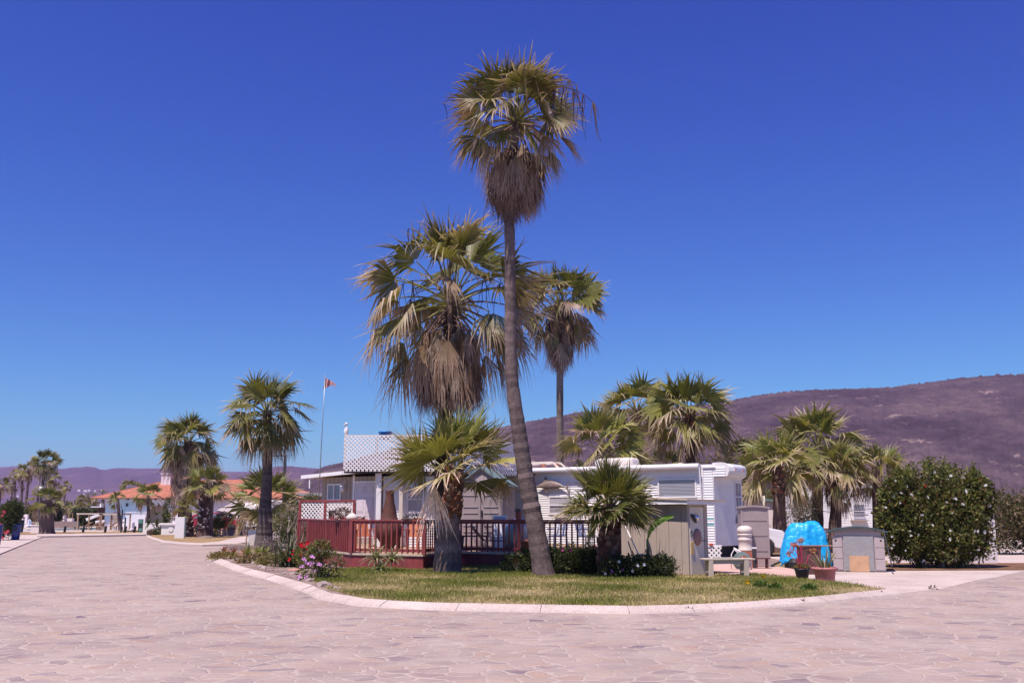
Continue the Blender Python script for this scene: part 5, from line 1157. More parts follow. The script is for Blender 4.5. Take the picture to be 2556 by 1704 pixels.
    # brown bin with a plank
    bi = thing('waste_bin', 'brown square plastic bin standing in front of the blue tarpaulin', 'bin', (P(2021, 1422, 27.6).x, 27.6, .015)); k = (P(2045, 1422, 27.6).x-P(1997, 1422, 27.6).x)/2; hb = P(2020, 1360, 27.6).z
    b = MB(); V = [(-k*.9, -k*.9, 0), (k*.9, -k*.9, 0), (k*.9, k*.9, 0), (-k*.9, k*.9, 0), (-k, -k, hb-.03), (k, -k, hb-.03), (k, k, hb-.03), (-k, k, hb-.03)]
    b.add(V, [(3, 2, 1, 0), (4, 5, 6, 7), (0, 1, 5, 4), (1, 2, 6, 5), (2, 3, 7, 6), (3, 0, 4, 7)]); b.build('body', 'mauve', bi); b = MB(); b.box(-k-.02, -k-.02, hb-.06, k+.02, k+.02, hb-.0295); b.box(-k*.6, -k-.04, hb-.12, k*.6, -k-.0205, hb-.09); b.build('rim', 'mauve', bi)
    pk = thing('plank', 'long orange brown plank lying across the brown bin', 'plank', (P(2022, 1360, 27.6).x, 27.5, hb-.025)); b = MB(); b.box(-.56, -.06, 0, .58, .06, .03, Matrix.Rotation(R(3), 4, 'Z')); b.build('plank', 'wood', pk)
    # resin garden shed with curved dark lid
    gs = thing('resin_shed', 'low grey resin shed with curved dark lid and a patched front', 'shed', (P(2146, 1421, 28.6).x, 28.6, .015), R(-17)); hw = .70
    hz = P(2146, 1330, 28.6).z
    def trap(x0, x1, y0, y1, z0, z1, tp_): return [(x0, y0, z0), (x1, y0, z0), (x1, y1, z0), (x0, y1, z0), (x0+tp_, y0, z1), (x1-tp_, y0, z1), (x1-tp_, y1, z1), (x0+tp_, y1, z1)]
    BF = [(3, 2, 1, 0), (4, 5, 6, 7), (0, 1, 5, 4), (1, 2, 6, 5), (2, 3, 7, 6), (3, 0, 4, 7)]
    b = MB(); b.add(trap(-hw, hw, 0, .9, 0, hz, .09), BF); b.build('body', 'resin2', gs)
    for s in (-1, 1):
        b = MB()
        for i in range(3): z_ = .04+i*.31; b.box(s*.56-.13, -.03, z_, s*.56+.13-(.04*s if s > 0 else -.04*s)*0, -.001, z_+.295)
        bevel(b.build('side_panel', 'resin2', gs), .008)
    b = MB(); b.box(-.40, -.045, .02, .40, -.031, hz-.10); b.build('patch', 'felt', gs); b = MB(); b.box(-.26, -.058, .0, .26, -.0455, .43); b.build('patch', 'ply', gs)
    b = MB(); n = 12; pr = [(x, hz+.02+.15*(1-(x/.86)**2)) for x in np.linspace(-.86, .80, n)]
    V = [(x, y, z) for y in (-.12, 1.0) for x, z in pr]+[(x, y, z-.05) for y in (-.12, 1.0) for x, z in pr]
    F = [(i, i+1, n+i+1, n+i) for i in range(n-1)]+[(2*n+i, 3*n+i, 3*n+i+1, 2*n+i+1) for i in range(n-1)]+[(i, 2*n+i, 2*n+i+1, i+1) for i in range(n-1)]+[(n+i, n+i+1, 3*n+i+1, 3*n+i) for i in range(n-1)]+[(0, n, 3*n, 2*n), (n-1, 3*n-1, 4*n-1, 2*n-1)]
    b.add(V, F); b.build('lid', 'lid', gs)
    b = MB(); b.box(-.66, -.002, hz, .62, .8, hz+.06); b.box(-.48, -.002, hz+.06, .44, .8, hz+.11); b.build('gable', 'resin', gs)
    for s in (-1, 1): b = MB(); b.lathe([(.03, 0), (.03, .03)], 10, M=Matrix.Translation((s*.60, -.001, hz-.22)) @ Matrix.Rotation(math.pi/2, 4, 'X')); b.build('latch', 'black', gs)
    a = P(2205, 1320, 28.1); e = P(2226, 1408, 27.4); o = thing('leaning_stick', 'thin grey stick leaning on the side of the resin shed', 'stick', e); b = MB(); b.tube([(0, 0, -.05), tuple(a-e)], .018, 6); b.build('stick', 'pipe', o)
    # pots in front
    pt = thing('plant_pot', 'small dark blue pot of orange headed succulents on pink stems', 'pot', (P(2003, 1443, 24.0).x, 24.0, .11)); k = .185
    b = MB(); b.lathe([(.13, 0), (.17, .19), (.185, .20), (.185, .225), (.16, .225), (.15, .19)], 24); b.build('pot', 'navy', pt, True)
    b = MB(); spray(b, (0, 0, .24), .15, .15, .07, 160, .08, [(.30, .22, .06), (.16, .15, .05), (.4, .2, .08)], rng); b.build('plant', 'shrub', pt)
    b = MB()
    for dx, dz, cc in ((-.22, .88-.24, 0), (-.12, .80, 0), (-.17, .78, 0), (-.02, .88, 1), (.02, .9, 1), (.27, .64, 1), (-.30, .55, 0)):
        dz = dz*.95; b.tube([(dx*.15, 0, .2), (dx*.6, -.02, .2+dz*.5), (dx, 0, dz)], [.010, .008, .006], 6, [(.55, .05, .12)]*3)
        spray(b, (dx, 0, dz+.03), .05, .05, .045, 46, .05, [(.55, .22, .07), (.45, .28, .08)] if cc else [(.55, .15, .08), (.50, .2, .12)], rng)
    b.build('stems', 'petal', pt)
    pt = thing('plant_pot', 'wide faded red pot with a spiky dry plant on the driveway edge', 'pot', (P(2060, 1449, 23.4).x, 23.4, .05)); rr = .285
    b = MB(); b.lathe([(.20, 0), (.205, .03), (.245, .28), (.29, .29), (.30, .34), (.27, .35), (.25, .30), (.24, .27)], 32); b.build('pot', 'pinkpot', pt, True)
    b = MB()
    for i in range(40):
        a_ = rng.random()*6.28; el = rng.uniform(.9, 1.5); leaf_strip(b, (math.cos(a_)*.08, math.sin(a_)*.08, .27), (math.cos(a_)*math.cos(el), math.sin(a_)*math.cos(el), math.sin(el)), rng.uniform(.3, .62), .014, .35, rng, [(.20, .20, .10), (.35, .26, .16), (.12, .15, .07)][i % 3])
    b.build('plant', 'shrub', pt)
    # white wall end and hedge base at the right
    wl = thing('white_wall', 'white garden wall end behind the flowering hedge', 'wall', (P(2466, 1405, 33).x, 33, .01)); b = MB(); hgt = P(2485, 1290, 33).z; b.box(-.75, 0, 0, .33, .25, hgt); b.build('wall', 'plaster', wl)
def car_thing(name, label, loc, paint, Lc=4.7, Wc=1.85, Hc=1.65):
    """a car seen from its right side, nose towards +x ending at the given place"""
    c = thing(name, label, 'car', loc)
    prof = [(0, .42), (-.02, .62), (-.06, .82), (-.22, .98), (-.95, 1.12), (-1.25, 1.18), (-1.95, 1.60), (-2.4, 1.68), (-3.7, 1.66), (-4.3, 1.45), (-4.62, 1.05), (-4.68, .5), (-4.55, .36), (-.15, .30)]
    def arch(cx, r=.40): return [(cx+r*math.cos(a_), .33+r*math.sin(a_)) for a_ in np.linspace(0.05, math.pi-.05, 9)]
    lower = [(-.15, .30)]+arch(-.92)+arch(-3.65)+[(-4.5, .32)]
    outline = prof[:12]+[(-4.6, .36)]+lower[::-1]
    import bmesh
    me = bpy.data.meshes.new('body'); bm = bmesh.new(); nsec = 5; secs = [(0, .86), (.10, .97), (.5, 1), (.9, .97), (1, .86)]
    rings = []
    for t, k in secs:
        y = t*Wc; rings.append([bm.verts.new((x*(1 if 0 < t < 1 else .985)-(0.03 if t in (0, 1) else 0), y+(.10*(z-1.1) if z > 1.15 and t < .5 else (-.10*(z-1.1) if z > 1.15 and t > .5 else 0)), z-(0.03 if t in (0, 1) and z > 1.1 else 0))) for x, z in outline])
    n = len(outline)
    for i in range(len(rings)-1):
        for j in range(n): bm.faces.new((rings[i][j], rings[i][(j+1) % n], rings[i+1][(j+1) % n], rings[i+1][j]))
    bm.faces.new(rings[0]); bm.faces.new(rings[-1][::-1]); bmesh.ops.recalc_face_normals(bm, faces=bm.faces); bm.to_mesh(me); bm.free(); me.materials.append(MT[paint])
    o = bpy.data.objects.new('body', me); COL.objects.link(o); o.parent = c; bevel(o, .03, 3)
    for cx in (-.92, -3.65):
        for yy in (.0, Wc-.22):
            M = Matrix.Translation((cx, yy+.22, .33)) @ Matrix.Rotation(math.pi/2, 4, 'X')
            w_ = MB(); w_.lathe([(.20, 0), (.33, .0), (.345, .03), (.345, .19), (.33, .22), (.22, .225)], 28, M=M); wo_ = w_.build('wheel', 'black', c, True)
            r_ = MB(); r_.lathe([(.001, .205), (.05, .21), (.06, .20), (.19, .215), (.215, .222), (.215, .18)], 20, M=M); r_.build('rim', 'chrome', wo_, True)
            b = MB(); 
    for yy, s in ((.02, -1), (Wc-.02, 1)):
        b = MB(); V = [(-.10, yy+s*.0, .78), (-.55, yy+s*.012, .93), (-.62, yy+s*.012, .99), (-.30, yy, .95)]; V += [(x-.02, y-s*.12, z+.01) for x, y, z in V]
        b.add(V, [(0, 1, 2, 3), (7, 6, 5, 4), (0, 4, 5, 1), (1, 5, 6, 2), (2, 6, 7, 3), (3, 7, 4, 0)]); b.build('headlight', 'chrome', c)
        b = MB(); b.add([(-1.45, yy-s*.0, 1.18), (-2.02, yy-s*.05, 1.56), (-3.75, yy-s*.05, 1.58), (-4.1, yy, 1.2)]+[(-1.45, yy+s*.02, 1.18), (-2.02, yy-s*.03, 1.56), (-3.75, yy-s*.03, 1.58), (-4.1, yy+s*.02, 1.2)], BOXF := [(0, 1, 2, 3), (7, 6, 5, 4), (0, 4, 5, 1), (1, 5, 6, 2), (2, 6, 7, 3), (3, 7, 4, 0)]); b.build('side_window', 'glass', c)
        b = MB(); b.box(-1.75, yy+s*.02 if s > 0 else yy-.16, 1.16, -1.55, yy+.16 if s > 0 else yy-.02, 1.30); bevel(b.build('mirror', paint, c), .03)
    b = MB(); b.box(-.03, .35, .45, .015, Wc-.35, .72); b.build('grille', 'black', c)
    b = MB(); b.add([(-1.28, .15, 1.215), (-1.28, Wc-.15, 1.215), (-1.93, Wc-.25, 1.615), (-1.93, .25, 1.615)]+[(-1.33, .15, 1.19), (-1.33, Wc-.15, 1.19), (-1.98, Wc-.25, 1.6), (-1.98, .25, 1.6)], BOXF); b.build('windscreen', 'glass', c)
    return c
# ------------------------------------------------------------------ club, pool terrace, left side
def arch_wall(b, x0, x1, z0, z1, y, th, arches, M=None):
    """a plastered wall with round headed openings"""
    xs = {x0, x1}
    for c, w_, h in arches:
        for k in range(13): xs.add(c-w_/2+w_*k/12)
    xs = sorted(x for x in xs if x0 <= x <= x1)
    def zb(x):
        for c, w_, h in arches:
            u = (x-c)/(w_/2)
            if abs(u) <= 1.0001: return z0+h-(w_/2)+(w_/2)*math.sqrt(max(0, 1-u*u))
        return None
    for a, e in zip(xs, xs[1:]):
        m = (a+e)/2; op = zb(m)
        za, ze = (zb(a), zb(e)) if op is not None else (z0, z0)
        if op is not None:
            za = za if za is not None else z0; ze = ze if ze is not None else z0
        V = [(a, y, za), (e, y, ze), (e, y, z1), (a, y, z1), (a, y+th, za), (e, y+th, ze), (e, y+th, z1), (a, y+th, z1)]
        if M is not None: V = [tuple(M @ Vector(v)) for v in V]
        b.add(V, [(0, 1, 2, 3), (5, 4, 7, 6), (4, 5, 1, 0), (3, 2, 6, 7)])
    for c, w_, h in arches:
        for s in (-1, 1):
            x = c+s*w_/2; zt = z0+h-w_/2; V = [(x, y, z0), (x, y+th, z0), (x, y+th, zt), (x, y, zt)]
            if M is not None: V = [tuple(M @ Vector(v)) for v in V]
            b.add(V, [(0, 1, 2, 3)])
    for x in (x0, x1):
        V = [(x, y, z0), (x, y+th, z0), (x, y+th, z1), (x, y, z1)]
        if M is not None: V = [tuple(M @ Vector(v)) for v in V]
        b.add(V, [(0, 1, 2, 3)])
def build_club():
    rng = np.random.default_rng(9)
    Y = 116; k = lambda px, yy=Y: P(px, 1300, yy).x
    xo = k(312); cl = thing('clubhouse', 'white club building with arches and orange tiled roof beyond the pool', 'building', (xo, Y, 0)); xe = k(765)-xo
    zt = P(500, 1243, Y).z; zb = 0
    b = MB(); arch_wall(b, 0, xe, 0, zt, 0, .35, [(k(393)-xo, 2.9, 2.6), (k(562)-xo, 2.6, 2.4), (k(690)-xo, 2.6, 2.4)]); b.box(0, .36, 0, .35, 9, zt); b.build('front_wall', 'plaster', cl)
    b = MB(); b.box(.36, 2.6, 0, xe, 2.8, zt-.01); b.build('back_wall', 'plaster', cl)
    b = MB(); b.box(-.02, -.05, 1.72, k(371)-xo, -.001, 1.80); b.build('ledge', 'plaster', cl)
    for px, py in ((315, 1259), (341, 1260)): b = MB(); b.box(k(px)-xo-.1, -.2, P(px, py, Y).z-.2, k(px)-xo+.1, -.001, P(px, py, Y).z+.15); b.build('wall_lamp', 'pipe', cl)
    b = MB(); b.box(k(350)-xo-.12, -.2, 2.15, k(350)-xo+.12, -.001, 2.75); b.box(k(349)-xo-.04, -.15, 1.85, k(349)-xo+.04, -.001, 2.15); b.build('wall_bell', 'mauve', cl)
    # left porch, set forward and turned a little, two arches
    x0 = k(257)-xo; M = Matrix.Translation((x0, .6, 0)) @ Matrix.Rotation(R(-8), 4, 'Z')
    b = MB(); arch_wall(b, 0, 2.75, 0, zt-.05, 0, .3, [(1.15, .85, 1.9)], M); arch_wall(b, 0, 4.5, 0, zt-.05, 0, .3, [(2.2, 1.6, 2.4)], M @ Matrix.Translation((2.75, 0, 0)) @ Matrix.Rotation(R(70), 4, 'Z')); b.build('porch_wall', 'plaster', cl)
    M2 = M @ Matrix.Translation((0, .32, 0)) @ Matrix.Rotation(R(82), 4, 'Z'); b = MB(); arch_wall(b, 0, 3.5, 0, zt-.05, 0, .3, [(1.8, 1.6, 2.4)], M2); b.build('porch_wall', 'plaster', cl)
    b = MB(); b.box(x0+.3, 4.2, 0, -.2, 4.4, zt-.1); b.build('porch_back', 'plaster', cl)
    # hipped tiled roof with rib rows
    zr = P(500, 1199, Y+7).z; rx0 = P(425, 1200, Y+7).x-xo; rl = P(231, 1243, Y).x-xo
    E = [(rl, -.55), (xe+.8, -.55), (xe+.8, 14), (rl, 14)]; ze = zt-.02; r0 = (rx0, 6.6); r1 = (xe-6, 6.6)
    def slope(b, pts): b.add(pts, [tuple(range(len(pts)))])
    b = MB(); A, B, C, D = [(x, y, ze) for x, y in E]; Ra, Rb = (*r0, zr), (*r1, zr)
    slope(b, [A, B, Rb, Ra]); slope(b, [B, C, Rb]); slope(b, [C, D, Ra, Rb]); slope(b, [D, A, Ra]); slope(b, [D, C, B, A])
    n = 150
    for i in range(n):      # tile ribs down the front slope
        x = E[0][0]+.15+(E[1][0]-E[0][0]-.3)*i/n
        if x < r0[0]: t = (x-E[0][0])/(r0[0]-E[0][0])
        elif x > r1[0]: t = (E[1][0]-x)/(E[1][0]-r1[0])
        else: t = 1
        b.bar((x, -.60, ze+.03), (x, -.55+(6.6+.55)*t, ze+(zr-ze)*t+.03), .11, .07)
    b.build('roof', 'tile', cl)
    b = MB(); b.tube([Ra, Rb], .12, 8); b.tube([A, Ra], .11, 8); b.build('ridge_cap', 'terracotta', cl)
    b = MB()
    for i in range(26): x = .2+i*(xe/26); b.box(x, -.5, ze-.16, x+.12, -.001, ze-.02)
    b.build('rafter_end', 'mauve', cl)
    cz = P(418, 1181, Y+5); b = MB(); cx = P(417, 1190, Y+5).x-xo; b.box(cx-.55, 4.6, ze, cx+.55, 5.6, cz.z-.1); b.box(cx-.65, 4.5, cz.z-.1, cx+.65, 5.7, cz.z); b.box(cx-.35, 4.59, cz.z-.75, cx-.1, 4.6-.001, cz.z-.3); b.build('chimney', 'plaster', cl)
    b = MB(); b.box(1.2, -.12, zt-.75, 2.9, -.001, zt-.15); b.build('opening_shade_slab', 'dark', cl)  # solid slab on the wall; the opening's inner shade is its near-black colour
    # sign board
    sg = thing('sign_board', 'tall dark sign board with two green panels of pale lettering', 'sign', (P(350, 1327, 86).x, 86, .1)); hz = P(350, 1295, 86).z-.1
    b = MB(); b.box(-.2, -.03, 0, .2, .03, hz); b.build('board', 'signdark', sg)
    for z0, z1 in ((hz*.66, hz*.97), (hz*.05, hz*.28)):
        b = MB(); b.box(-.15, -.045, z0, .18, -.031, z1); pn = b.build('panel', 'sign', sg); b = MB()
        for r in range(3):
            for c_ in range(4): b.box(-.12+c_*.07, -.052, z0+.05+r*(z1-z0)/3.4, -.08+c_*.07, -.0455, z0+.09+r*(z1-z0)/3.4)
        b.build('lettering', 'marks', pn)
    # black bollards
    def bollard():
        t = thing('bollard', '', 'bollard', group='dark bollards along the end of the road'); b = MB(); b.lathe([(.10, -.2), (.10, .48), (.085, .52), (.03, .54)], 12); b.build('post', 'black', t, True); return t
    labs = ['leftmost of the dark bollards, by the white planter block', 'dark bollard in front of the left half of the pool', 'dark bollard in front of the pool end under the pergola', 'dark bollard before the wooden loungers', 'dark bollard at the foot of the tall dark post', 'rightmost dark bollard beside the green sign board']
    pb = None
    for lab, px in zip(labs, (84, 161, 207, 262, 312, 335)):
        o = bollard() if pb is None else copy_tree(pb); pb = pb or o; o.location = (P(px, 1325, 84.5).x, 84.5, .08); o['label'] = lab
        if px == 84: o.rotation_euler = (0, R(8), 0)
        if px == 161: o.rotation_euler = (0, R(6), 0)
    for px, top, lab in ((302, 1272, 'tall thin dark post beside the windblown palm'), (311, 1292, 'shorter dark post next to a bollard')):
        o = thing('post', lab, 'post', (P(px, 1325, 85).x, 85, .05)); b = MB(); b.tube([(0, 0, 0), (0, 0, P(px, top, 85).z)], .07, 8); b.build('post', 'pipe', o)
    # street lamp
    lp = thing('street_lamp', 'dark slim street lamp with a white globe beside the pool', 'street lamp', (P(95, 1320, 84).x, 84, .06)); h = P(101, 1228, 84).z
    b = MB(); b.lathe([(.12, 0), (.13, .3), (.06, .4), (.05, h-.1), (.08, h-.05), (.12, h)], 12); b.build('post', 'pipe', lp, True); b = MB(); b.lathe([(.06, 0), (.17, .1), (.2, .25), (.14, .4), (.03, .45)], 14, (0, 0, h)); b.build('globe', 'lamp', lp, True); b = MB(); b.lathe([(.12, .40), (.06, .5), (.02, .58)], 12, (0, 0, h)); b.build('cap', 'pipe', lp)
    pl = thing('planter_block', 'white square planter block at the foot of the street lamp', 'planter', (P(92, 1331, 82).x, 82, .02)); b = MB(); b.box(-.38, -.3, 0, .3, .4, .62); b.box(-.42, -.34, .62, .34, .44, .70); bevel(b.build('block', 'plaster', pl), .02)
    spray_o = MB(); spray(spray_o, (.1, 0, .78), .2, .2, .12, 80, .12, [(.7, .7, .6), (.1, .12, .05)], rng); spray_o.build('plant', 'shrub', pl)
    # white obelisks
    for px, y0, y1, Y_, lab in ((331, 1300, 1322, 92, 'white obelisk shaped marker on the club lawn'), (359.5, 1304, 1313, 92, 'small white finial on the low white wall'), (278, 1296, 1312, 105, 'white obelisk marker by the wooden loungers'), (73, 1295, 1312, 104, 'white obelisk marker at the left pool edge')):
        p = P(px, y1, Y_); o = thing('obelisk', lab, 'obelisk', p, 0, 'white obelisk markers'); hh = P(px, y0, Y_).z-p.z; b = MB(); b.lathe([(.3, -.05), (.3, .08), (.2, .12), (.17, hh*.85), (.08, hh*.88), (.1, hh*.95), (.03, hh)], 4); b.build('shaft', 'plaster', o)
    # low white walls at the road end
    lw = thing('low_wall', 'low white painted wall at the bend of the road', 'wall', (P(356, 1327, 83).x, 83, .03)); a = P(384, 1327, 83).x-lw.location.x
    b = MB(); b.box(0, 0, 0, a, .3, .85); b.box(a-.02, .02, 0, a+1.6, 1.6, .8); b.build('wall', 'white', lw)
    ub = thing('white_bench', 'white moulded bench block next to the white pedestal', 'bench', (P(424, 1325, 76).x, 76, .05)); b = MB(); b.box(-.75, -.2, .72, .75, .3, .88); b.box(-.62, -.1, 0, .62, .25, .72); b.lathe([(.001, 0), (.2, .001), (.2, .03), (.001, .031)], 16, M=Matrix.Translation((.1, -.11, .42)) @ Matrix.Rotation(math.pi/2, 4, 'X')); bevel(b.build('block', 'white', ub), .03)
    pd = thing('utility_pedestal', 'tall plain white pedestal box on the left island', 'pedestal', (P(447, 1337, 66).x, 66, .03), R(4)); b = MB(); b.box(-.30, 0, 0, .30, .3, P(447, 1291, 66).z); bevel(b.build('box', 'white', pd), .01); b = MB(); b.box(.302, .02, .1, .36, .28, P(447, 1291, 66).z-.05); b.build('side_panel', 'greenroof', pd)
    # pergolas
    for px0, px1, y1, lab in ((193, 251, 1281, 'wooden pergola frame over loungers beside the pool'), (249, 298, 1282, 'second wooden pergola frame nearer the club')):
        Yp = 98; a = P(px0, 1316, Yp); e = P(px1, 1316, Yp); zt_ = P(px0, y1, Yp).z; o = thing('pergola', lab, 'pergola', (a.x, Yp, .06), 0, 'wooden pergolas by the pool'); Wd = e.x-a.x
        for x in (0, Wd):
            for y in (0, 2.6): b = MB(); b.box(x-.06, y-.06, 0, x+.06, y+.06, zt_-.16); b.build('post', 'wood', o)
        b = MB()
        for y in (0, 2.6): b.box(-.15, y-.06, zt_-.16, Wd+.15, y+.06, zt_-.02)
        for x in (0, Wd): b.box(x-.05, .07, zt_-.15, x+.05, 2.53, zt_-.03)
        b.build('beam', 'greywood', o)
    def lounger(lab, px, Yl, rz, proto=None):
        if proto is not None: o = copy_tree(proto)
        else:
            o = thing('sun_lounger', '', 'lounger', group='wooden sun loungers by the pool')
            b = MB(); 
            for i in range(9): b.box(-.95+i*.14, -.32, .34, -.84+i*.14, .32, .38)
            b.build('seat', 'wood', o); b = MB(); 
            for i in range(5): b.box(i*.14, -.32, 0, i*.14+.11, .32, .04)
            bo = b.build('backrest', 'wood', o); bo.location = (.34, 0, .36); bo.rotation_euler = (0, R(-35), 0)
            for x in (-.85, .75):
                for y in (-.28, .28): b = MB(); b.box(x-.04, y-.03, 0, x+.04, y+.03, .338); b.build('leg', 'wood', o)
        o.location = (P(px, 1316, Yl).x, Yl, .06); o.rotation_euler = (0, 0, rz); o['label'] = lab; return o
    pr = lounger('wooden sun lounger leftmost under the pool pergola', 206, 98.5, 0); lounger('wooden sun lounger middle of those under the pool pergola', 223, 99.5, .1, pr); lounger('wooden sun lounger in front under the second pergola', 268, 97.5, .05, pr); lounger('wooden sun lounger behind under the second pergola', 284, 99.8, 0, pr); lounger('wooden sun lounger between the two pergolas', 240, 99.0, -.1, pr)
    # walls and hedges beyond the pool
    for x0, x1, y0, y1, Yw, m, lab, nm in ((73, 193, 1302, 1311, 114, 'wallbrown', 'low brown retaining wall behind the pool', 'retaining_wall'), (141, 160, 1287, 1301, 128, 'plaster', 'short white wall between palms beyond the pool', 'white_wall'), (165, 180, 1294, 1303, 122, 'plaster', 'white box shaped well with a small frame', 'well'), (50, 69, 1284, 1309, 118, 'plaster', 'white gateway with an opening behind the oleander', 'gateway')):
        a = P(x0, y1, Yw); e = P(x1, y0, Yw); o = thing(nm, lab, 'wall' if 'wall' in nm else nm, (a.x, Yw, .05))
        b = MB()
        if nm == 'gateway': Wd = e.x-a.x; b.box(0, 0, 0, .3, .4, e.z-.3); b.box(Wd-.3, 0, 0, Wd, .4, e.z-.3); b.box(0, 0, e.z-.3, Wd, .4, e.z); b.build('arch', m, o)
        else:
            b.box(0, 0, 0, e.x-a.x, .6, e.z); b.build('wall', m, o)
            if nm == 'well': b = MB(); b.bar((.15, .3, e.z), (.15, .3, e.z+.6), .06); b.bar((.6, .3, e.z), (.6, .3, e.z+.6), .06); b.bar((.1, .3, e.z+.6), (.65, .3, e.z+.6), .06); b.build('frame', 'wood', o)
    for i, (x0, x1, y0, Yh, lab) in enumerate(((66, 98, 1270, 124, 'clipped hedge behind the street lamp'), (122, 150, 1264, 121, 'dark hedge behind the fat trunked palm'), (179, 228, 1272, 126, 'clipped hedge behind the pool pergola'), (0, 60, 1262, 122, 'rough hedge behind the oleander'), (225, 258, 1268, 135, 'dark bushes left of the club porch'))):
        a = P(x0, 1305, Yh); e = P(x1, y0, Yh); w2 = (e.x-a.x)/2; o = thing('hedge', lab, 'hedge', (a.x+w2, Yh, 0), 0, 'hedges beyond the pool'); b = MB()
        for q in range(3): spray(b, (w2*(q-1)*.62, 0, e.z*.45), w2*.5, 1.0, e.z*.62, 900, .34, [(.05, .075, .025), (.08, .095, .03), (.035, .05, .02)] if i != 1 else [(.03, .045, .018)], rng, shell=.3)
        b.build('leaves', 'shrub', o)
    # parked boat / vehicle shapes by the club porch: white grill hut
    bt = thing('kiosk', 'small dark roofed kiosk with white equipment left of the club porch', 'kiosk', (P(242, 1300, 118).x, 118, .05)); b = MB(); b.box(-.75, 0, 2.15, .65, 2, 2.3); b.box(-.7, 1.6, 0, .6, 1.8, 2.15); b.build('roof', 'mauve', bt); b = MB(); b.box(-.8, -.1, 2.31, .7, 2.1, 2.42); b.build('roof_edge', 'white', bt)
    b = MB(); b.bar((-1.3, .2, .9), (.2, .2, 1.5), .35, .3); b.build('folded_parasol', 'white', bt); b = MB(); b.bar((-.2, .2, .6), (1.2, .2, .75), .3, .35); b.build('counter', 'white', bt); b = MB(); b.tube([(.4, .3, 2.42), (.4, .3, 2.75)], .3, 10); b.build('roof_vent', 'white', bt)
    # camper van and awning behind the mid height palm
    cv = thing('camper_van', 'white camper van parked under a light awning left of the dark palm', 'van', (P(597, 1312, 78).x, 78, .05)); Wv = P(664, 1312, 78).x-cv.location.x; zv = P(600, 1263, 78).z
    b = MB(); b.prism([(0, 0), (Wv, 0), (Wv, 2.2), (0, 2.2)], .35, zv); bevel(b.build('body', 'caritem', cv), .12, 3)
    b = MB(); b.box(.25, -.03, zv-1.0, 1.1, -.002, zv-.25); b.build('windscreen', 'glassblue', cv); b = MB(); b.box(1.3, -.03, zv-.95, 2.0, -.002, zv-.3); b.build('side_window', 'glass', cv)
    b = MB(); b.box(.1, -.04, .42, .9, -.002, .60); b.build('grille', 'black', cv); b = MB(); b.box(1.0, -.04, .42, 1.9, -.002, .62); b.build('bumper', 'black', cv)
    for x in (.4, Wv-.5): b = MB(); b.lathe([(.20, 0), (.34, .01), (.34, .2), (.2, .21)], 18, M=Matrix.Translation((x, .1, .34)) @ Matrix.Rotation(math.pi/2, 4, 'X')); b.build('wheel', 'black', cv)
    aw = thing('awning', 'white sloping fabric awning on a diagonal prop over the van', 'awning', (P(600, 1262, 76).x, 76.2, 0)); Wa = P(668, 1262, 76).x-aw.location.x; za = P(620, 1263, 76).z; zc = P(640, 1246, 76).z
    b = MB(); b.add([(0, 0, za), (Wa, 0, za-.02), (Wa*.95, 2.4, zc), (Wa*.35, 2.4, zc), (0, 0, za+.05), (Wa, 0, za+.03), (Wa*.95, 2.4, zc+.05), (Wa*.35, 2.4, zc+.05)], [(3, 2, 1, 0), (4, 5, 6, 7), (0, 1, 5, 4), (1, 2, 6, 5), (2, 3, 7, 6), (3, 0, 4, 7)]); b.build('fabric', 'white', aw)
    b = MB(); b.bar((Wa*.3, -.1, za-.1), (Wa*.75, -.1, 1.0), .07); b.build('prop', 'white', aw)
    hz = thing('shade_sail', 'grey lilac sloping shade cloth in front of the club arches', 'shade sail', (P(540, 1300, 88).x, 88, 0)); b = MB(); b.add([(0, 0, 1.9), (2.6, 0, 1.3), (3.2, 1.5, 2.5), (1.2, 1.5, 2.7), (0, 0, 1.94), (2.6, 0, 1.34), (3.2, 1.5, 2.54), (1.2, 1.5, 2.74)], [(3, 2, 1, 0), (4, 5, 6, 7), (0, 1, 5, 4), (1, 2, 6, 5), (2, 3, 7, 6), (3, 0, 4, 7)]); b.build('cloth', 'resin2', hz)
    b = MB(); b.bar((.1, 0, 0), (.1, 0, 1.9), .06); b.bar((2.6, 0, 0), (2.6, 0, 1.3), .06); b.build('pole', 'steel', hz)
    car_thing('parked_car', 'dark red parked car half hidden by the camper van', (P(606, 1312, 84).x, 84, .05), 'redcar')
    # white rough wall right of the dark palm
    ww = thing('white_house', 'white stuccoed house wall behind the garden shrubs beside the deck', 'house', (P(688, 1310, 70).x, 70, 0)); Wd = P(760, 1310, 70).x-ww.location.x; zz = P(688, 1254, 70).z
    b = MB(); b.box(0, 0, 0, Wd, 4, zz); b.build('wall', 'plaster', ww); b = MB(); b.box(-.1, -.2, zz, Wd+.2, 4.2, zz+.14); b.build('roof', 'white', ww)
    dk = thing('dark_roof_house', 'low house with a thin dark flat roof left of the beige annex', 'house', (P(745, 1310, 62).x, 62, 0)); Wd = P(800, 1300, 62).x-dk.location.x; zz = P(745, 1233, 62).z
    b = MB(); b.box(.2, .3, 0, Wd, 4, zz-.12); b.build('wall', 'beige', dk); b = MB(); b.box(-.2, 0, zz-.12, Wd+.2, 4.2, zz+.08); b.build('roof', 'felt', dk)
    # light pole bracket
    up = thing('utility_pole', 'dark square post with a side bracket behind the mid height palm', 'pole', (P(706, 1300, 58).x, 58, 0)); top = P(706, 1135, 58).z; xl = P(677, 1137, 58).x-up.location.x
    b = MB(); b.box(-.07, -.07, 0, .07, .07, top); b.build('pole', 'pipe', up); b = MB(); b.bar((0, 0, top-.05), (xl, 0, top-.05), .07); b.bar((-.05, 0, top-.4), (xl*.6, 0, top-.08), .035); b.build('bracket', 'pipe', up)
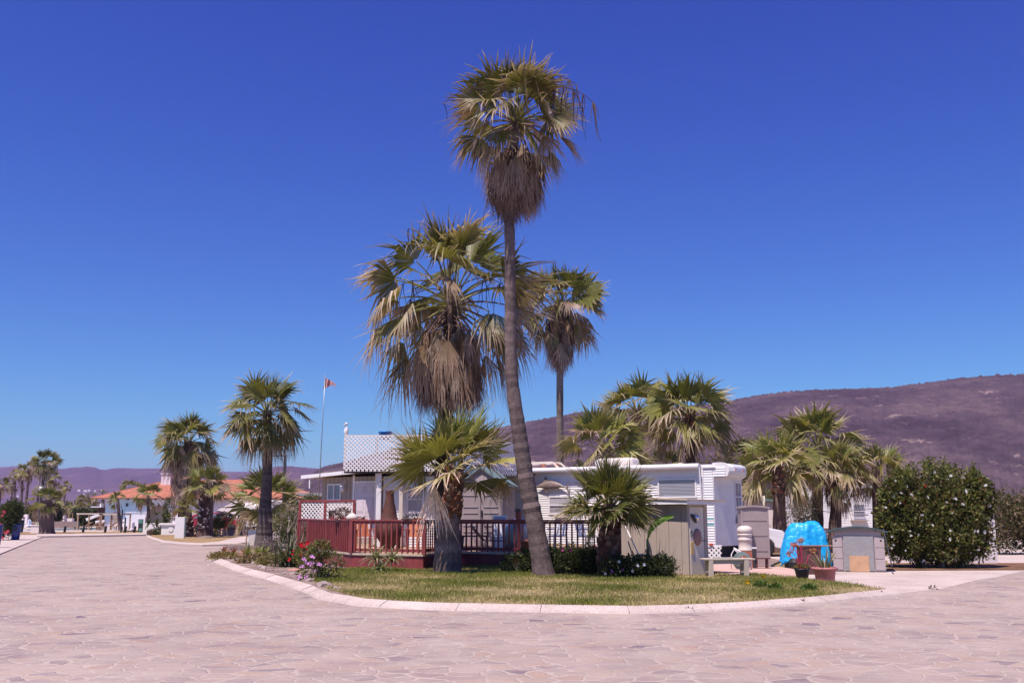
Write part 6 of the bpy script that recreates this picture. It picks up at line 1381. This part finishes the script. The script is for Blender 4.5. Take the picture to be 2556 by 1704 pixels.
    # white cabinet with a slanted dark roof
    uc = thing('utility_cabinet', 'white utility cabinet with slanted dark roof at the palm base', 'cabinet', (P(631, 1354, 45.6).x, 45.6, .06)); w2 = (P(642, 1350, 45.6).x-P(616, 1350, 45.6).x)/2
    b = MB(); hc = P(620, 1322, 45.6).z; b.box(-w2, 0, 0, w2, .5, hc-.06); b.build('body', 'white', uc); b = MB(); b.box(-w2+.04, -.02, .04, w2-.04, -.001, hc-.20); b.build('door', 'tank', uc)
    b = MB(); V = [(-w2-.12, -.12, hc-.05), (w2+.25, -.12, hc+.13), (w2+.25, .6, hc+.16), (-w2-.12, .6, hc)]; V += [(x, y, z+.05) for x, y, z in V]; b.add(V, [(3, 2, 1, 0), (4, 5, 6, 7), (0, 1, 5, 4), (1, 2, 6, 5), (2, 3, 7, 6), (3, 0, 4, 7)]); b.build('roof', 'darkroof', uc)
    b = MB(); b.box(w2+.02, -.05, 0, w2+.28, .4, hc+.06); b.build('side_box', 'greenroof', uc); b = MB(); b.bar((-w2-.1, 0, 0), (-w2-.03, 0, hc-.1), .05); b.build('side_board', 'wood', uc)
    # stone kerb wall and stones on the left island
    sw = thing('stone_wall', 'low dark stone wall behind the left island grass', 'wall', (P(556, 1329, 74).x, 74, .04)); b = MB(); b.box(0, 0, 0, P(616, 1329, 74).x-sw.location.x, .4, .42); b.build('wall', 'wallbrown', sw)
def stone(lab, p, r, rng, col=(.30, .22, .2), group=None, nm='rock'):
    import bmesh
    bm = bmesh.new(); bmesh.ops.create_icosphere(bm, subdivisions=2, radius=1); V = np.array([v.co[:] for v in bm.verts]); F = [tuple(v.index for v in f.verts) for f in bm.faces]; bm.free()
    d = 1+.16*np.sin(V[:, 0]*3.1+rng.random()*6)+.14*np.cos(V[:, 1]*4+V[:, 2]*2+rng.random()*6)+rng.normal(0, .05, len(V))
    V = V*d[:, None]*np.array(r); b = MB(); b.add(V, F, np.array(col)*(.8+.4*rng.random())); o = b.build(nm, 'rock'); o.location = p; o.rotation_euler = (0, 0, rng.random()*6)
    return tag(o, lab, 'rock', group)
# ------------------------------------------------------------------ garden plants
PINK = (.72, .38, .70); REDF = (.62, .015, .03); WHT = (.80, .76, .78)
def flower(b, c, r, col, rng, n=7):
    for i in range(n):
        a = 2*math.pi*i/n+rng.random(); d = np.array([math.cos(a), rng.normal(-.35, .3), math.sin(a)]); d = unit(d); c_ = np.array(c)
        t = unit(np.cross(d, [0, 1, .2])); k = .8+.4*rng.random()
        b.add(np.array([c_, c_+d*r*.6+t*r*.35, c_+d*r, c_+d*r*.6-t*r*.35]), [(0, 1, 2, 3)], np.array(col)*k)
def bush(name, label, cat, p, blobs, n, size, cols, rng, group=None, stems=True, flowers=None, **kw):
    t = thing(name, label, cat, p, 0, group); b = MB()
    for c, r in blobs: spray(b, c, *r, int(n/len(blobs)), size, cols, rng, zmin=.0, **kw)
    b.build('leaves', 'shrub', t)
    if stems:
        s = MB()
        for c, r in blobs:
            for i in range(3): s.tube([(c[0]*.4+rng.normal(0, .03), c[1]*.4, -.02), (c[0]*.8+rng.normal(0, r[0]*.2), c[1]*.8, c[2]*.7), (c[0]+rng.normal(0, r[0]*.4), c[1], c[2]+r[2]*.5)], [.02, .014, .006], 6)
        s.build('stem', 'bark', t)
    return t
def rosette(name, label, cat, p, heads, rng, cols, ln=.42, w=.028, n=34, bend=.5, group=None):
    t = thing(name, label, cat, p, 0, group); 
    for hx, hy, hz, k in heads:
        b = MB()
        for i in range(n):
            a = i*2.39996; el = R(88-95*(i/n)**.8+rng.normal(0, 6)); leaf_strip(b, (hx+math.cos(a)*.02, hy+math.sin(a)*.02, hz), (math.cos(a)*math.cos(el), math.sin(a)*math.cos(el), math.sin(el)), ln*k*rng.uniform(.8, 1.15), w, bend, rng, np.array(cols[int(rng.integers(len(cols)))])*rng.uniform(.75, 1.25))
        b.build('leaf_rosette', 'shrub', t)
    return t
def build_plants():
    rng = np.random.default_rng(123)
    # agave clump in front of the deck
    p = G(948, 1428, .09); k = 1/ (F_PX/p.y)
    rosette('agave', 'pale striped agave clump in front of the deck skirt', 'agave', p, [(-.12, .1, .34, 1.05), (.32, .05, .30, .95), (.02, -.12, .08, .8)], rng, [(.20, .24, .12), (.28, .30, .16), (.16, .20, .09), (.36, .33, .2)], .46, .026, 38, .55)
    # shrubs round the two right hand palms
    dk = [(.030, .042, .014), (.045, .06, .018), (.025, .03, .012), (.07, .085, .022)]
    c = P(1345, 1420, 26.2)
    bush('shrub', 'dark green shrub left of the leaning palm base', 'shrub', (P(1292, 1440, 26.4).x, 26.4, .08), [((-.05, 0, .22), (.40, .4, .30)), ((.32, .2, .30), (.36, .3, .34))], 2600, .075, dk+[(.11, .14, .03)], rng)
    for lab, px, Y, w2, h, nn in (('broad dark green shrub mass between the leaning palm and the low palm', 1440, 25.6, .85, .78, 11000), ('dark spreading daisy bush at the foot of the low palm', 1590, 24.4, .80, .58, 9500), ('small rounded green shrub behind the broad shrub mass', 1400, 26.9, .5, .62, 3000)):
        bl = [((x*w2, rng.normal(0, .1), h*.42), (w2*.48, .5, h*.55)) for x in (-.7, -.2, .3, .75)]
        t = bush('shrub', lab, 'shrub', (P(px, 1430, Y).x, Y, .08), bl, nn, .065, dk+([(.10, .12, .03)] if px == 1400 else []), rng, shell=.35)
        if px == 1590:
            for i, (fx, fy) in enumerate(((1545, 1401), (1579, 1424), (1608, 1408), (1528, 1424), (1564, 1447), (1532, 1444), (1592, 1410), (1553, 1421), (1511, 1431))):
                q = P(fx, fy, Y-.42)-Vector(t.location); b = MB(); flower(b, tuple(q), .042, (.75, .72, .85) if i not in (3, 7) else (.30, .08, .42), rng, 9); b.build('daisy', 'petal', t)
        if px == 1440:
            for fx, fy in ((1404, 1371), (1485, 1364), (1424, 1373)): q = P(fx, fy, Y-.3)-Vector(t.location); b = MB(); flower(b, tuple(q), .045, (.55, .06, .30), rng, 8); b.build('blossom', 'petal', t)
    bush('shrub', 'yellow green leafy sprig by the railing above the dark shrubs', 'shrub', (P(1470, 1400, 27.6).x, 27.6, .08), [((0, 0, .42), (.28, .2, .18))], 600, .08, [(.16, .20, .03), (.22, .24, .05)], rng)
    # banana plant
    bp = thing('banana_plant', 'young banana plant with one torn bright green leaf by the beige shed', 'banana plant', (P(1622, 1400, 24.7).x, 24.7, .08)); W = lambda x, y: np.array(P(x, y, 24.7))-np.array(bp.location)
    b = MB(); b.tube([(0, 0, 0), tuple(W(1619, 1395)), tuple(W(1616, 1345))], [.05, .045, .03], 8, [(.28, .22, .12), (.34, .26, .16), (.22, .26, .08)]); b.build('stem', 'trunk', bp, True)
    b = MB(); mid = [W(1616, 1345), W(1621, 1322), W(1634, 1303), W(1655, 1291), W(1681, 1287)]; wd = [.015, .075, .115, .10, .03]
    tt = np.linspace(0, 4, 40); M_ = np.array([[np.interp(t, range(5), [m[i] for m in mid]) for i in range(3)] for t in tt]); wv = np.interp(tt, range(5), wd)
    for i in range(len(tt)-1):
        d = unit(M_[i+1]-M_[i]); s = unit(np.cross(d, [0, 1., 0])); s = s if s[2] < 0 else -s; cc = np.array((.13, .26, .02))*(.8+.4*rng.random())
        gap = .72 if i % 5 == 4 else 1
        for sg in (1, -1):
            a0 = M_[i]; a1 = M_[i]*(1-gap)+M_[i+1]*gap; dn = np.array([0, -.02, 0]); b.add(np.array([a0, a1, a1+sg*s*wv[i+1]*(1 if sg > 0 else .55)+dn, a0+sg*s*wv[i]*(1 if sg > 0 else .55)+dn]), [(0, 1, 2, 3)], cc)
    ribbon(b, M_, .012, .006, (.25, .36, .08)); b.build('leaf', 'leaf', bp)
    b = MB()
    for i in range(9): a = rng.random()*6.28; leaf_strip(b, tuple(W(1617, 1352+i*4)), (math.cos(a)*.6, -.3, -.2), rng.uniform(.12, .3), .03, 1.6, rng, (.46, .34, .24))
    b.build('dead_leaf', 'dead', bp)
    # flowering hedge at the right
    hp = Vector((P(2346, 1418, 30.6).x, 30.6, .03)); sc_ = 30.6/F_PX
    blobs = [((-1.0, 0, 1.15), (.8, .9, 1.0)), ((-.3, .1, 1.5), (1.0, 1.0, 1.45)), ((.6, 0, 1.5), (1.0, 1.0, 1.35)), ((.1, -.15, .8), (1.45, .9, .75)), ((-1.15, 0, 1.9), (.5, .7, .75)), ((1.25, 0, 2.05), (.45, .6, .7))]
    hd = thing('flowering_hedge', 'large dark green hedge dotted with white and red blossoms', 'hedge', hp); b = MB()
    for c, r in blobs: spray(b, c, *r, 9500, .10, [(.08, .095, .02), (.11, .125, .028), (.05, .06, .016), (.19, .19, .05), (.15, .10, .04)], rng, shell=.45, asp=.55, zmin=.02)
    for i in range(26):
        x = rng.uniform(-1.6, 1.6); z = 3.05-.28*abs(x)**1.6+rng.uniform(-.25, .12); spray(b, (x, rng.normal(0, .3), z), rng.uniform(.08, .22), .12, rng.uniform(.18, .36), 90, .10, [(.11, .125, .028), (.19, .19, .05)], rng, shell=.1)
    b.build('leaves', 'shrub', hd)
    s = MB()
    for i in range(9): x = rng.uniform(-1.2, 1.2); s.tube([(x*.5, rng.normal(0, .2), 0), (x, rng.normal(0, .2), .9), (x*1.3, rng.normal(0, .3), 2.0)], [.05, .035, .015], 6)
    s.build('stem', 'bark', hd)
    fl = {}
    for nm, col in (('white', WHT), ('red', REDF)):
        b = MB(); flower(b, (0, 0, 0), .042, col, rng, 8); flower(b, (.02, -.01, .02), .03, col, rng, 6); o = b.build('blossom', 'petal', hd); fl[nm] = o
    cnt = 0; tries = 0
    while cnt < 74 and tries < 4000:
        tries += 1; c, r = blobs[int(rng.integers(len(blobs)))]; d = rng.normal(size=3); d[1] = -abs(d[1]); d = unit(d); q = np.array(c)+d*np.array(r)*1.02
        if q[2] < .15: continue
        if any(((q-np.array(c2))/np.array(r2)) @ ((q-np.array(c2))/np.array(r2)) < .94 for c2, r2 in blobs): continue
        o = fl['red' if cnt % 12 == 3 else 'white']; 
        if cnt not in (0, 3): o = o.copy(); COL.objects.link(o); o.parent = hd
        o.location = q; o.rotation_euler = (0, rng.random()*6, rng.normal(0, .4)); s_ = rng.uniform(.7, 1.3); o.scale = (s_, s_, s_); cnt += 1
    # further hedge to the right
    b_ = [((x, rng.normal(0, .2), 1.3), (1.3, 1.1, 1.35)) for x in (-1.2, .4, 2.0, 3.6)]
    t = bush('tall_hedge', 'taller olive brown hedge behind the white wall end', 'hedge', (P(2560, 1378, 41).x, 41, 0), b_, 22000, .13, [(.10, .095, .03), (.14, .11, .05), (.06, .065, .02), (.2, .14, .09)], rng, shell=.4)
    # dead shrub and ashy bush beside trailer far
    bush('shrub', 'grey green bush with a few pale flowers beside the brown door', 'shrub', (P(1985, 1310, 45).x, 45, 0), [((0, 0, 1.3), (.9, .8, 1.1)), ((.5, 0, 1.7), (.6, .6, .7))], 3600, .10, [(.07, .085, .045), (.11, .115, .07), (.4, .36, .34)], rng)
    bush('shrub', 'yellowish bush leaning over the outbuilding roof', 'shrub', (P(1893, 1290, 51).x, 51, 0), [((0, 0, 2.3), (.95, .7, .75))], 1600, .12, [(.13, .14, .05), (.17, .16, .07)], rng)
    # mound of foliage behind trailer
    for i, (px, yt, Yb, w2) in enumerate(((1400, 1172, 58, 1.9), (1560, 1150, 62, 2.4), (1790, 1128, 56, 2.2), (1830, 1165, 52, 1.4), (1985, 1190, 66, 3.0), (2120, 1185, 68, 3.0))):
        a = P(px, 1290, Yb); zt = P(px, yt, Yb).z
        bush('background_tree', ['low bushy tree behind the roof rack', 'bushy tree behind the air conditioner', 'feathery olive tree behind the trailer nose', 'low grey green tree by the trailer nose', 'bushy tree behind the mobile home', 'wide bushy tree right of the mobile home'][i], 'tree', (a.x, Yb, 0), [((0, 0, zt*.62), (w2, 1.2, zt*.38)), ((w2*.5, 0, zt*.5), (w2*.7, 1, zt*.35))], 2600, .24, OLIVE+[(.16, .12, .09)], rng, group='bushy trees behind the trailer', shell=.3)
    # left garden bed, from the tip of the lot to the deck
    gp_ = 'plants in the left garden bed'
    def at(px, py, z=.085): return G(px, py, z)
    rosette('aloe', 'reddish aloe at the outer tip of the garden bed', 'aloe', at(574, 1388), [(-.25, .1, .08, .8), (.15, 0, .08, .8), (.5, .1, .08, .7)], rng, [(.40, .12, .06), (.30, .16, .08), (.35, .09, .06)], .40, .03, 30, .35, gp_)
    rosette('aloe', 'yellow green aloe in front of the dark palm base', 'aloe', at(634, 1392), [(-.2, 0, .10, 1), (.3, .2, .10, .95), (0, .5, .10, .9)], rng, [(.24, .26, .08), (.34, .30, .10), (.18, .2, .06)], .46, .035, 32, .45, gp_)
    bush('succulent', 'low olive groundcover succulent at the kerb', 'succulent', at(556, 1394), [((0, 0, .05), (.55, .3, .16))], 800, .10, [(.22, .20, .06), (.3, .22, .10)], rng, group=gp_, stems=False)
    bush('succulent', 'mossy green groundcover below the strap leaved plant', 'succulent', at(700, 1412), [((0, 0, .12), (.75, .4, .26)), ((.5, .1, .1), (.4, .3, .2))], 2600, .085, [(.12, .13, .03), (.2, .19, .05), (.26, .17, .08)], rng, group=gp_)
    bush('succulent', 'brownish trailing groundcover beside the rocks', 'succulent', at(646, 1405), [((0, 0, .08), (.8, .35, .2))], 1700, .08, [(.24, .15, .08), (.3, .2, .12), (.13, .13, .04)], rng, group=gp_)
    bush('succulent', 'ashy lilac dusty bush at the palm foot', 'succulent', at(671, 1378), [((0, 0, .25), (.45, .35, .3))], 1300, .09, [(.26, .20, .22), (.2, .16, .17), (.32, .28, .3)], rng, group=gp_)
    t = thing('strap_leaf_plant', 'tall strap leaved plant with arching grey green leaves beside the deck', 'plant', at(722, 1414), 0, gp_); b = MB()
    for i in range(95):
        a = rng.random()*6.28; el = R(rng.uniform(45, 88)); leaf_strip(b, (rng.normal(0, .16), rng.normal(0, .12), 0), (math.cos(a)*math.cos(el), math.sin(a)*math.cos(el), math.sin(el)), rng.uniform(.55, 1.15), .024, rng.uniform(.2, .9), rng, [(.10, .12, .055), (.15, .16, .08), (.06, .08, .035), (.2, .18, .12)][i % 4])
    b.build('leaves', 'shrub', t)
    # bare branching shrub
    t = thing('bare_shrub', 'leafless pale branching shrub between palm and deck', 'shrub', at(716, 1382), 0, gp_); b = MB()
    def br(p, d, ln, r, dep):
        q = p+d*ln; b.tube([tuple(p), tuple((p+q)/2+rng.normal(0, .02, 3)), tuple(q)], [r, r*.85, r*.6], 5)
        if dep:
            for _ in range(3): br(q, unit(d*.7+rng.normal(0, .45, 3)+np.array([0, 0, .22])), ln*rng.uniform(.55, .8), r*.62, dep-1)
    br(np.array([0., 0, 0]), np.array([0., 0, 1]), .80, .030, 4); br(np.array([.15, .1, 0]), unit(np.array([.3, 0, 1])), .55, .022, 4); b.build('branch', 'bark', t)
    # bushes between the palm and the deck
    bush('shrub', 'large leafy green shrub in shade left of the lattice screen', 'shrub', at(735, 1360), [((-.5, 0, .8), (.75, .7, .85)), ((.35, .2, 1.1), (.7, .6, .95)), ((.1, 0, .5), (.9, .6, .6))], 9000, .085, [(.06, .075, .022), (.09, .105, .03), (.04, .05, .016), (.16, .17, .05)], rng, group=gp_, shell=.4)
    bush('shrub', 'yellow tipped shrub rising behind the large leafy one', 'shrub', (P(735, 1340, 42).x, 42, .08), [((0, 0, 1.4), (.95, .5, .7)), ((.6, 0, 1.9), (.5, .4, .45))], 3000, .08, [(.13, .13, .045), (.2, .19, .07), (.08, .09, .03)], rng, group=gp_)
    # geraniums
    t = bush('geranium', 'bright red geranium at the deck corner', 'geranium', at(757, 1418), [((0, 0, .36), (.32, .25, .34))], 900, .07, [(.10, .12, .03), (.18, .15, .05)], rng, group=gp_)
    b0 = None
    for i in range(14):
        q = (rng.normal(0, .17), -.2+rng.normal(0, .06), .25+rng.random()*.5)
        if b0 is None: b = MB(); flower(b, (0, 0, 0), .055, REDF, rng, 9); flower(b, (.03, -.02, .03), .05, REDF, rng, 7); o = b0 = b.build('blossom', 'petal', t)
        else: o = b0.copy(); COL.objects.link(o)
        o.location = q; o.rotation_euler = (0, rng.random()*6, 0); s_ = rng.uniform(.5, .95); o.scale = (s_,)*3
    t = bush('geranium', 'straggly geranium with mauve pink flower heads by the lawn edge', 'geranium', at(795, 1447), [((-.18, 0, .30), (.32, .3, .34)), ((.22, .1, .34), (.36, .3, .36)), ((0, -.05, .7), (.25, .2, .22))], 2600, .065, [(.12, .14, .03), (.07, .09, .025), (.26, .17, .08), (.18, .19, .05)], rng, group=gp_)
    b0 = None
    for i, (fx, fy) in enumerate(((757, 1393), (777, 1387), (776, 1410), (794, 1407), (763, 1441), (770, 1406), (757, 1412), (748, 1437), (800, 1411), (783, 1405), (786, 1425))):
        q = P(fx, fy, t.location.y-.28)-Vector(t.location)
        if b0 is None: b = MB(); [flower(b, (rng.normal(0, .022), rng.normal(0, .02), rng.normal(0, .022)), .036, PINK, rng, 7) for _ in range(4)]; o = b0 = b.build('blossom', 'petal', t)
        else: o = b0.copy(); COL.objects.link(o)
        o.location = q; o.rotation_euler = (0, rng.random()*6, 0)
        s_ = 1.15 if i not in (8, 9, 10) else .6; o.scale = (s_,)*3
    # rocks along the kerb of the bed
    for i in range(30):
        u = i/29; px = 552+(845-552)*u+rng.normal(0, 3); py = 1391+(1474-1391)*u**1.05+rng.normal(0, 2)-4
        lab = 'pinkish grey rock edging the left garden bed'; 
        stone(lab, at(px, py), (rng.uniform(.07, .17), rng.uniform(.06, .12), rng.uniform(.04, .08)), rng, (.38, .29, .27) if i % 3 else (.24, .18, .17), 'rocks edging the left garden bed')
    stone('flat reddish slab lying in the left garden bed', at(738, 1421), (.36, .2, .03), rng, (.46, .22, .19))
    stone('pale rounded boulder at the geranium end of the bed', at(808, 1462), (.17, .13, .11), rng, (.36, .28, .26))
    stone('large dark rock under the white utility cabinet', at(604, 1371), (.7, .45, .20), rng, (.15, .11, .11)); stone('second dark rock beside the palm base', at(640, 1360), (.5, .4, .30), rng, (.12, .09, .09))
    # leaf litter and weeds on the lawn
    for i, (px, py) in enumerate(((1898, 1466), (1933, 1473), (2020, 1475))):
        o = MB(); spray(o, (0, 0, .05), .13, .10, .06, 220, .07, [(.06, .12, .02), (.10, .16, .03)], rng); ob = o.build('weed_tuft', 'shrub'); ob.location = at(px, py, .09); tag(ob, ['bright green weed tuft on the lawn right of the yellow flowers', 'second green weed tuft on the lawn', 'darker green weed tuft near the lawn tip'][i], 'weed')
    for i, (px, py) in enumerate(((1905, 1448), (1866, 1462), (1989, 1436))):
        t = thing('dandelion', ['larger yellow dandelion on the lawn', 'small yellow dandelion on the lawn', 'yellow flower at the foot of the dark blue pot'][i], 'flower', at(px, py, .09)); b = MB(); flower(b, (0, 0, .09), .055, (.75, .45, .01), rng, 12); b.build('petals', 'petal', t); b = MB(); b.tube([(0, 0, 0), (0, 0, .09)], .005, 5, [(.1, .15, .03)]*2); b.build('stem', 'shrub', t)
    for i, (px, py) in enumerate(((640, 1425), (662, 1429), (2001, 1507), (2040, 1500), (2136, 1491), (2152, 1490), (2203, 1485), (2329, 1470), (1717, 1526))):
        t = MB(); spray(t, (0, 0, .02), .07, .05, .03, 26, .06, [(.2, .13, .09), (.12, .08, .07)], rng); ob = t.build('dry_leaf', 'dead'); ob.location = at(px, py, .0 if i > 1 else .03); tag(ob, 'withered brown leaf tuft lying at the road edge', 'leaf', 'withered leaf tufts at the road edge')
    # left foreground oleander in a blue pot
    Yo = P(38, 1346, 58).y; gx = G(38, 1347, .05); pt = thing('oleander', 'oleander bush with pink flowers growing in a blue glazed pot', 'shrub', (gx.x, gx.y, .05))
    k = F_PX/gx.y; r_ = 11.5/k; b = MB(); b.lathe([(r_*.75, 0), (r_*.9, r_*1.5), (r_*1.0, r_*3.0), (r_*1.08, r_*3.1), (r_*1.05, r_*3.3), (r_*.8, r_*3.3)], 24); b.build('pot', 'blue', pt, True)
    b = MB(); w_ = 32/k; cx_ = (22-38)/k; zc = (1347-1295)/k
    for c, r in (((cx_, 0, zc), (w_*.8, .9, 40/k)), ((cx_-.5, .2, zc-.25), (w_*.9, .9, 36/k)), ((cx_+.15, -.1, zc+.5), (w_*.6, .7, 22/k))): spray(b, c, *r, 3600, .17, [(.06, .08, .025), (.09, .115, .04), (.14, .16, .06), (.035, .05, .02)], rng, asp=.28, shell=.35, zmin=.1)
    b.build('leaves', 'shrub', pt)
    for fx, fy in ((12, 1280), (8, 1284), (2, 1311), (14, 1328), (20, 1326), (3, 1340), (10, 1278)):
        q = P(fx, fy, gx.y-.8)-Vector(pt.location); b = MB(); [flower(b, tuple(np.array(q)+rng.normal(0, .05, 3)), .10, (.65, .10, .16), rng, 6) for _ in range(3)]; b.build('blossom', 'petal', pt)
    o = thing('glazed_pot', 'second blue glazed pot cut by the edge of the photo', 'pot', G(-14, 1366, .05)); b = MB(); b.lathe([(.22, 0), (.28, .5), (.30, .95), (.33, 1.0), (.3, 1.05)], 20); b.build('pot', 'blue', o, True)
    o = thing('glazed_pot', 'tall blue pot behind the oleander pot', 'pot', G(51, 1329, .05)); b = MB(); b.lathe([(.16, 0), (.22, .5), (.24, 1.0), (.26, 1.05)], 20); b.build('pot', 'blue', o, True)
    # island shrubs
    gi = 'shrubs on the left island and club lawn'
    bush('round_bush', 'neatly rounded bush on short stems behind the left island', 'bush', (P(556, 1315, 70).x, 70, .05), [((0, 0, 1.15), (.70, .6, .52)), ((-.3, 0, .9), (.4, .4, .35))], 3600, .10, [(.08, .11, .03), (.05, .07, .02), (.12, .15, .05)], rng, group=gi)
    bush('low_bush', 'small dark bush under the rounded bush', 'bush', (P(536, 1322, 71).x, 71, .05), [((0, 0, .4), (.4, .4, .42))], 1100, .09, [(.04, .06, .018), (.03, .04, .014)], rng, group=gi)
    t = thing('yucca_bush', 'big bush of broad arching leaves behind the low white wall', 'bush', (P(398, 1325, 79).x, 79, .05), 0, gi)
    for i in range(9):
        hx, hy, hz = rng.normal(0, .55), rng.normal(0, .3), rng.uniform(.5, 1.6); b = MB()
        for j in range(22): a = rng.random()*6.28; el = R(rng.uniform(-10, 85)); leaf_strip(b, (hx, hy, hz), (math.cos(a)*math.cos(el), math.sin(a)*math.cos(el), math.sin(el)), rng.uniform(.4, .8), .06, .5, rng, [(.07, .09, .03), (.15, .16, .04), (.05, .06, .02)][j % 3])
        b.build('leaf_cluster', 'shrub', t)
    s = MB(); [s.tube([(rng.normal(0, .2), 0, 0), (rng.normal(0, .5), 0, 1.0)], .04, 6) for _ in range(6)]; s.build('stem', 'bark', t)
    bush('tall_bush', 'tall thin leafed bush in front of the club arch', 'bush', (P(420, 1310, 86).x, 86, .05), [((0, 0, 1.9), (.6, .5, 1.2))], 1300, .14, [(.08, .09, .03), (.05, .06, .025), (.14, .13, .06)], rng, group=gi)
    bush('juniper', 'low spreading dark juniper at the tip of the left island', 'juniper', at(398, 1333), [((0, 0, .15), (.9, .5, .28)), ((-.5, -.1, .08), (.4, .3, .2))], 2200, .11, [(.05, .07, .02), (.09, .11, .03)], rng, group=gi)
    bush('dry_bush', 'small dry twiggy bush at the outermost tip of the left island', 'bush', at(374, 1335), [((0, 0, .15), (.2, .2, .22))], 260, .1, [(.2, .13, .1), (.15, .1, .08)], rng, group=gi)
    for px, py, r, c_, lab in ((556, 1327, (.42, .35, .32), (.50, .30, .28), 'pink boulder under the rounded bush'), (488, 1338, (.5, .4, .2), (.2, .15, .13), 'dark flat rock at the foot of the white flecked palm'), (512, 1342, (.9, .45, .14), (.24, .18, .15), 'broad flat rock before the island palms'), (463, 1334, (.45, .4, .25), (.25, .19, .16), 'brown rock beside the white pedestal'), (579, 1331, (.3, .25, .15), (.5, .42, .4), 'pale stone before the low stone wall')):
        stone(lab, at(px, py, .05), r, rng, c_)
    bush('flower_bed', 'row of small red flowers on the low stone wall', 'flower bed', (P(585, 1318, 74.3).x, 74.3, .35), [((0, 0, .1), (.9, .2, .12))], 500, .1, [(.45, .04, .05), (.08, .1, .03), (.06, .08, .03)], rng, stems=False)
    # far scrub line where the village meets the hills
    for i in range(26):
        px = -30+i*32+rng.normal(0, 8); Yb = rng.uniform(170, 230); a = P(px, 1285, Yb); h = rng.uniform(2.0, 4.0)
        if px > 250 and px < 760: continue
        bush('distant_bush', 'one of the small dusty bushes in the line beyond the pool', 'bush', (a.x, Yb, 0), [((0, 0, h*.45), (rng.uniform(2.5, 5), 2, h*.6))], 500, .6, [(.10, .10, .05), (.07, .075, .035), (.15, .13, .07)], rng, group='distant bushes beyond the pool', stems=False)
build_ground(); build_hills(); build_palms()
if 'build_house' in globals(): build_house()
if 'build_yard' in globals(): build_yard()
if 'build_club' in globals(): build_club()
if 'build_plants' in globals(): build_plants()
build_haze()
